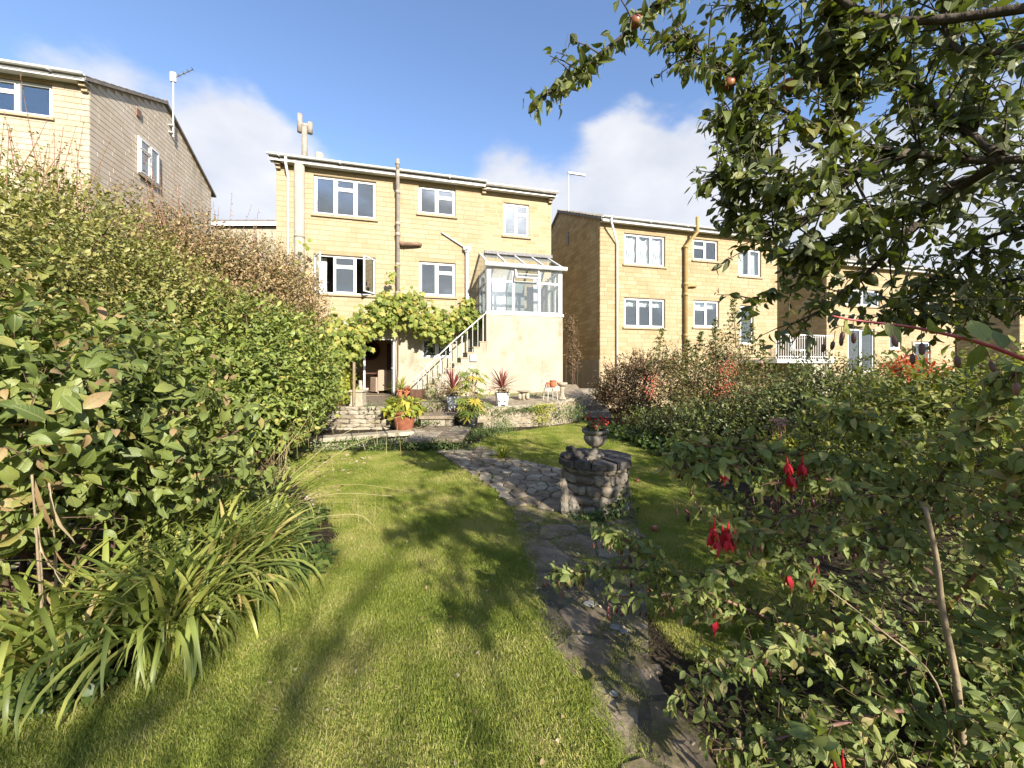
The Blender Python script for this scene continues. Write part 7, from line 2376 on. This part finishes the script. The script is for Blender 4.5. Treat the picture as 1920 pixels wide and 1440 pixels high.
for bi, b in enumerate(BR):
    pts_ = smooth_path(b, 6)
    n = len(pts_)
    r0 = (.022 if bi < 14 else .06) if b[0] is FK else .02
    rad = [max(.005, r0 * (1 - (i / (n - 1)) ** .6) + .005) for i in range(n)]
    bm_.tube(pts_, rad, 7)
    s0 = 3 if b[0] is not FK else int(n * .25)
    for i in range(s0, n):
        t = i / (n - 1)
        T = (pts_[min(i + 1, n - 1)] - pts_[max(i - 1, 0)]).normalized()
        k = 4 if bi >= 14 else (random.choice((1, 2)) if bi in (1, 3, 4, 10) else 3)
        for q in range(k):
            l = random.uniform(.12, .34) * (1.15 - .45 * t) if bi not in (1,) else random.uniform(.04, .2)
            rd = Vector((random.gauss(0, 1), random.gauss(0, 1), random.gauss(.25, .8))).normalized()
            dr = (T * .7 + rd * .8).normalized()
            s_ = pts_[i]
            e = s_ + dr * l
            if bi < 14 and e.y > .4 and (CX + FPX * e.x / e.y) < 1000: continue
            bm_.tube([s_, s_.lerp(e, .5) + Vector((0, 0, .01)), e], [.005, .0035, .002], 4, cap=False)
            tips.append(e); tdir.append(dr)
    tips.append(pts_[-1]); tdir.append((pts_[-1] - pts_[-2]).normalized())
# inner crown: shorter twigs filling the volume between the limbs
cb = [(3.0, 2.2, 2.75, 1.35, .9, .95), (3.6, 1.7, 3.3, 1.6, 1.1, 1.2), (2.85, 2.3, 3.6, 1.1, .8, .9), (3.9, -.6, 3.1, 1.9, 1.6, 1.2), (3.0, -1.4, 2.9, 1.3, 1.2, 1.0), (4.6, .9, 3.0, 1.5, 1.4, 1.3), (3.0, 2.75, 2.15, 1.05, .5, .36), (3.9, 2.9, 2.2, 1.0, .5, .4), (2.7, 1.75, 2.75, .75, .5, .7), (3.0, 2.0, 2.3, .8, .55, .5)]
cp, cd = blob_points(cb, 1420, .25, 1.9, .25)
cd = unit(cd + rng.normal(0, .5, cd.shape))
cpy = CY - FPX * (cp[:, 2] - EYE) / np.maximum(cp[:, 1], .01)
keep = ~((cp[:, 1] > .3) & (CX + FPX * cp[:, 0] / np.maximum(cp[:, 1], .01) < np.interp(cpy, [0, 150, 300, 420, 650], [1640, 1570, 1510, 1490, 1560])))
cp, cd = cp[keep], cd[keep]
for i in range(len(cp)):
    a = Vector(cp[i]); d_ = Vector(cd[i])
    bm_.tube([a - d_ * .3 + Vector((0, 0, -.03)), a], [.004, .002], 3, cap=False)
tips = np.concatenate([np.array(tips), cp]); tdir = np.concatenate([np.array(tdir), cd])
bm_.build('branch', M['bark'], tree, True, world=True)
pos, R, s = sprigs(tips, tdir, 8, .17, .072, spread=1.05, droop=.5, jitter=.42)
scatter(tree, pos, R, s, 'ovate', M['leaf_apple'], 300)
# fruit still hanging
for (px, py, d_) in ((1192, 32, 1.93), (1367, 148, 1.98), (1478, 150, 1.95)):
    c = P(px, py, d_)
    link('apple', apple_me, tree, Matrix.Translation(c - tree.location - Vector((0, 0, .05))) @ Matrix.Diagonal((.85, .85, .85, 1)))

# ------------------------------------------------------------------ the fuchsia, right foreground
FB = Vector((2.25, 2.05, 0))
fu_ = empty('fuchsia', FB, 'sprawling fuchsia with red hanging flowers and dark pods beside the path', 'shrub')
sb = MB()
sb.tube(smooth_path([P(1812, 1480, 1.5), P(1795, 1290, 1.5), P(1768, 1150, 1.47), P(1756, 1050, 1.45), P(1735, 950, 1.45)], 5), list(np.linspace(.013, .007, 21)), 8)
sb.tube(smooth_path([P(1800, 1460, 1.5), P(1755, 1280, 1.4), P(1650, 1180, 1.38), P(1540, 1095, 1.4)], 5), list(np.linspace(.0045, .002, 16)), 6)
sb.build('old_stem', M['twig_pale'], fu_, True, world=True)
FBR = [
    [P(1780, 1270, 2.0), P(1600, 1130, 1.8), P(1520, 1090, 1.75), P(1440, 1010, 1.75)],
    [P(1735, 950, 1.9), P(1600, 870, 1.8), P(1480, 850, 1.8), P(1380, 840, 1.85), P(1290, 838, 1.9), P(1262, 862, 1.9)],
    [P(1750, 1000, 1.9), P(1640, 930, 1.7), P(1500, 960, 1.7), P(1420, 1000, 1.7), P(1360, 990, 1.7)],
    [P(1700, 1230, 2.0), P(1500, 1180, 2.0), P(1350, 1120, 2.05), P(1250, 1060, 2.1), P(1180, 1015, 2.1), P(1130, 1000, 2.1)],
    [P(1650, 1260, 2.0), P(1420, 1150, 2.1), P(1290, 1090, 2.15), P(1180, 1065, 2.2), P(1100, 1070, 2.2), P(1040, 1080, 2.2)],
    [P(1500, 1190, 2.0), P(1380, 1130, 2.1), P(1290, 1112, 2.1), P(1215, 1118, 2.1), P(1135, 1120, 2.1)],
    [P(1740, 960, 1.9), P(1560, 900, 1.75), P(1440, 905, 1.75), P(1370, 870, 1.8), P(1300, 890, 1.85)],
    [P(1800, 1300, 1.9), P(1650, 1180, 1.7), P(1500, 1200, 1.65), P(1380, 1240, 1.65), P(1290, 1280, 1.65)],
    [P(1760, 1080, 1.9), P(1600, 1010, 1.75), P(1450, 1040, 1.75), P(1340, 1080, 1.8), P(1310, 1140, 1.8)],
    [P(1800, 1320, 1.8), P(1700, 1330, 1.5), P(1560, 1360, 1.45), P(1440, 1390, 1.45), P(1360, 1410, 1.45)],
    [P(1740, 950, 1.9), P(1790, 850, 1.7), P(1860, 760, 1.5), P(1900, 700, 1.4)],
    [P(1740, 950, 1.9), P(1680, 860, 1.8), P(1620, 800, 1.8), P(1560, 770, 1.8)],
    [P(1770, 1150, 1.9), P(1850, 1050, 1.6), P(1900, 950, 1.5), P(1930, 860, 1.45)],
    [P(1790, 1290, 1.8), P(1880, 1200, 1.5), P(1930, 1120, 1.4)],
    [P(1790, 1290, 1.8), P(1850, 1350, 1.4), P(1880, 1400, 1.3)],
    [P(1750, 1040, 1.9), P(1660, 990, 1.9), P(1540, 1010, 2.0), P(1400, 950, 2.1), P(1330, 930, 2.1)],
]
tips, tdir = [], []
fb = MB(); fb2 = MB()
for bi, b in enumerate(FBR):
    pts_ = smooth_path(b, 6); n = len(pts_)
    (fb2 if bi % 3 else fb).tube(pts_, [max(.0025, .009 * (1 - i / n) + .002) for i in range(n)], 6)
    for i in range(2, n):
        T = (pts_[min(i + 1, n - 1)] - pts_[max(i - 1, 0)]).normalized()
        k = 1 if bi == 5 else (2 if bi in (1, 2, 3, 4, 6, 15) and i > n * .45 else 3)
        for q in range(k):
            rd = Vector((random.gauss(0, 1), random.gauss(0, 1), random.gauss(.1, .7))).normalized()
            dr = (T * .6 + rd).normalized(); l = random.uniform(.05, .17)
            if bi in (3, 4, 5) and i > n * .5: l *= .55
            e = pts_[i] + dr * l
            fb2.tube([pts_[i], e], [.003, .0015], 3, cap=False)
            tips.append(e); tdir.append(dr)
cb = [(2.5, 2.05, .62, .85, .7, .50), (1.85, 1.9, .32, .6, .55, .26), (2.9, 2.0, .9, .85, .8, .6), (1.45, 1.55, .18, .5, .4, .17), (2.0, 1.5, .3, .6, .45, .27), (2.6, 1.4, .55, .6, .5, .45), (1.2, 1.75, .14, .3, .35, .12), (2.7, 2.9, .75, .7, .5, .5), (2.75, 2.2, 1.15, .65, .55, .38), (3.3, 2.4, 1.0, .6, .6, .6)]
cp, cd = blob_points(cb, 1000, .35, .02, .3)
keep = (cp[:, 0] > .62 + .12 * cp[:, 1]) & ((CX + FPX * cp[:, 0] / cp[:, 1]) > np.where(cp[:, 2] > .45, 1400, 1225))
cp, cd = cp[keep], cd[keep]
cd = unit(cd + np.array([0, 0, .3]) + rng.normal(0, .4, cd.shape))
for i in range(len(cp)):
    a = Vector(cp[i]); d_ = Vector(cd[i]); fb2.tube([a - d_ * .2, a], [.003, .0015], 3, cap=False)
o = fb.build('stem', M['twig_red'], fu_, True, world=True); o['kind'] = 'stuff'
o = fb2.build('twig', M['twig'], fu_, True, world=True); o['kind'] = 'stuff'
tips = np.concatenate([np.array(tips), cp]); tdir = np.concatenate([np.array(tdir), cd])
pos, R, s = sprigs(tips, tdir, 6, .13, .056, spread=1.25, droop=.55, jitter=.35, svar=.5)
scatter(fu_, pos, R, s, 'ovate', M['leaf_fuchsia'], 300)

# pods and flowers: each hangs on its thread
pm_ = MB(); pm_.tube([(0, 0, 0), (.001, 0, -.03)], .0009, 4, cap=False)
pm_.lathe([(.001, -.055), (.004, -.052), (.0055, -.044), (.005, -.034), (.0015, -.029)], 8)
pod_me = pm_.mesh('seed_pod', M['pod'], True)
pm_ = MB(); pm_.tube([(0, 0, 0), (.001, 0, -.03)], .0009, 4, cap=False)
pm_.lathe([(.001, -.055), (.004, -.052), (.0055, -.044), (.005, -.034), (.0015, -.029)], 8)
pod2_me = pm_.mesh('seed_pod', M['pod_brown'], True)
fm = MB()
fm.tube([(0, 0, 0), (0, 0, -.02)], .001, 4, cap=False)
fm.lathe([(.002, -.020), (.0035, -.024), (.003, -.034), (.004, -.042)], 8)
for k in range(4):
    a = k * PI / 2 + .4
    c, s_ = math.cos(a), math.sin(a)
    pr = [(.004, -.042, .003), (.010, -.052, .0045), (.014, -.066, .003), (.016, -.080, .0004)]
    vs_ = []
    for (rr, z, w) in [(a_, b_, c_ * 1.6) for a_, b_, c_ in pr]: vs_ += [(rr * c - w * s_, rr * s_ + w * c, z), (rr * c + w * s_, rr * s_ - w * c, z)]
    fm.add(vs_, [(2 * i, 2 * i + 1, 2 * i + 3, 2 * i + 2) for i in range(3)])
fm.lathe([(.004, -.042), (.009, -.050), (.011, -.062), (.008, -.070)], 8)
for k in range(4):
    a = k * 1.6; fm.tube([(0, 0, -.06), (.003 * math.cos(a), .003 * math.sin(a), -.095)], .0006, 3, cap=False)
flower_me = fm.mesh('flower', M['petal_red'], True)


def hang(me, name, px, py, d, s):
    """py = top of the thread"""
    link(name, me, fu_, Matrix.Translation(P(px, py, d) - fu_.location) @ Matrix.Rotation(random.uniform(0, 6.28), 4, 'Z') @ Matrix.Rotation(random.gauss(0, .16), 4, 'X') @ Matrix.Diagonal((s, s, s, 1)))


for (px, py, d) in ((1360, 862, 1.75), (1474, 848, 1.72), (1478, 868, 1.72), (1504, 846, 1.72), (1352, 975, 1.65), (1340, 968, 1.66), (1368, 970, 1.64), (1378, 985, 1.66), (1332, 985, 1.68), (1522, 1062, 1.7), (1535, 1060, 1.72), (1475, 1056, 1.72), (1340, 1136, 1.76), (1562, 1404, 1.42), (1580, 1406, 1.42), (1362, 990, 1.62), (1345, 990, 1.64)):
    hang(flower_me, 'flower', px, py, d, random.uniform(1.15, 1.5))
pods = [(1262, 862, 1.9), (1272, 866, 1.9), (1277, 868, 1.9), (1291, 905, 1.88), (1302, 925, 1.88), (1312, 935, 1.86), (1268, 940, 1.9), (1275, 943, 1.9), (1290, 948, 1.9), (1048, 1078, 2.2), (1060, 1080, 2.2), (1075, 1080, 2.2), (1082, 1082, 2.2), (1020, 1080, 2.2), (1030, 1082, 2.2), (1115, 1000, 2.1), (1130, 1005, 2.1), (1140, 1010, 2.1), (1160, 1015, 2.1), (1170, 1018, 2.1), (1180, 1030, 2.1), (1165, 1040, 2.1), (1150, 1122, 2.1), (1165, 1121, 2.1), (1175, 1120, 2.1), (1195, 1120, 2.1), (1142, 1120, 2.1), (1215, 1080, 2.05), (1230, 1085, 2.05)]
for k in range(95):
    b = random.choice(FBR[:9] + FBR[14:]); q = smooth_path(b, 6); v = q[random.randint(5, len(q) - 1)]
    pods.append((CX + FPX * v.x / v.y + random.gauss(0, 14), CY - FPX * (v.z - EYE) / v.y + random.uniform(0, 20), v.y + random.gauss(0, .04)))
for i, (px, py, d) in enumerate(pods): hang(pod_me if i % 3 else pod2_me, 'seed_pod', px, py, d, random.uniform(1.1, 1.6))
# near arching shoot at the upper right with big brown pods
sh = MB()
pts_ = smooth_path([P(1960, 690, .95), P(1860, 650, .95), P(1780, 628, .95), P(1700, 612, .98), P(1600, 600, 1.0), P(1560, 592, 1.0)], 6)
sh.tube(pts_, list(np.linspace(.0055, .002, len(pts_))), 7)
sh.build('shoot', surf('red_shoot', [(.3, (.30, .04, .045)), (.7, (.42, .085, .075))], scale=12, rough=.4, bump=.05, spec=.4), fu_, True, world=True)
for (px, py, d, s_) in ((1600, 602, .98, .9), (1585, 600, 1.0, .9), (1578, 612, 1.0, .8), (1670, 606, .95, .95), (1710, 640, .95, .9), (1728, 618, .92, 1.0), (1792, 640, .92, 1.0), (1850, 655, .95, .9), (1566, 620, 1.0, .8), (1548, 625, 1.02, .8), (1905, 690, .9, 1.0)):
    hang(pod2_me, 'seed_pod', px, py, d, s_ * 1.15)
ql = np.array([P(px, py, d) for (px, py, d) in ((1620, 600, 1.0), (1660, 605, .98), (1690, 612, .98), (1740, 620, .96), (1790, 632, .95), (1840, 645, .95), (1880, 655, .95), (1820, 600, .95), (1590, 596, 1.0))])
scatter(fu_, ql, frames(rng.normal(0, .8, (9, 3)) + np.array([-.2, 0, -.3]), rng.normal(0, .4, (9, 3)) + np.array([0, -.6, .8])), rng.uniform(.05, .075, 9), 'ovate', M['leaf_fuchsia'], 9)
# larger soft leaves among the stems, lower right
shrub('foxglove_rosette', 'large soft grey green leaves low among the fuchsia stems', 'plant', (2.35, 1.72, 0), [(2.45, 1.75, .3, .4, .3, .26), (2.05, 1.5, .2, .35, .25, .16)], 36, 4, .17, 'round', M['leaf_fuchsia'], parts=70, stem_n=6, stem_r=.006, droop=.6, length=.14, filler=0)

# ------------------------------------------------------------------ trees behind the photographer, mirrored in the windows and shading the near lawn
def back_tree(label, base, h, r, n):
    t = empty('garden_tree', base, label, 'tree')
    mb = MB(); b = Vector(base)
    mb.tube(smooth_path([b, b + Vector((.1, 0, h * .3)), b + Vector((0, .1, h * .6)), b + Vector((.1, 0, h * .95))], 4), list(np.linspace(.2, .04, 13)), 9)
    mb.build('trunk', M['bark'], t, True, world=True)
    bl_ = [(b.x + random.uniform(-.5, .5) * r, b.y + random.uniform(-.5, .5) * r, b.z + h * random.uniform(.5, .85), r * random.uniform(.5, .75), r * random.uniform(.5, .75), h * random.uniform(.15, .25)) for _ in range(7)]
    p, d = blob_points(bl_, n, .3, None, .3)
    pos, R, s = sprigs(p, d, 6, .25, .13, 1.0, .3)
    scatter(t, pos, R, s, 'tiny', M['leaf_dark'], mass='crown')
    mb = MB()
    for i in range(40):
        q = Vector(p[rng.integers(len(p))]); a = b + Vector((0, 0, h * random.uniform(.3, .7))); mb.tube([a, a.lerp(q, .5) + Vector((0, 0, .2)), q], [.05, .03, .01], 5, cap=False)
    mb.build('branch', M['bark'], t, True, world=True)


back_tree('broad garden tree standing behind the viewer to the right', (4.0, -8.6, -.3), 7.2, 2.5, 420)
back_tree('rounded garden tree standing behind the viewer in the middle', (1.5, -13.0, -.3), 7.5, 3.0, 900)
back_tree('tall garden tree standing far behind the viewer to the left', (-6.5, -16.0, -.3), 9.0, 3.6, 900)
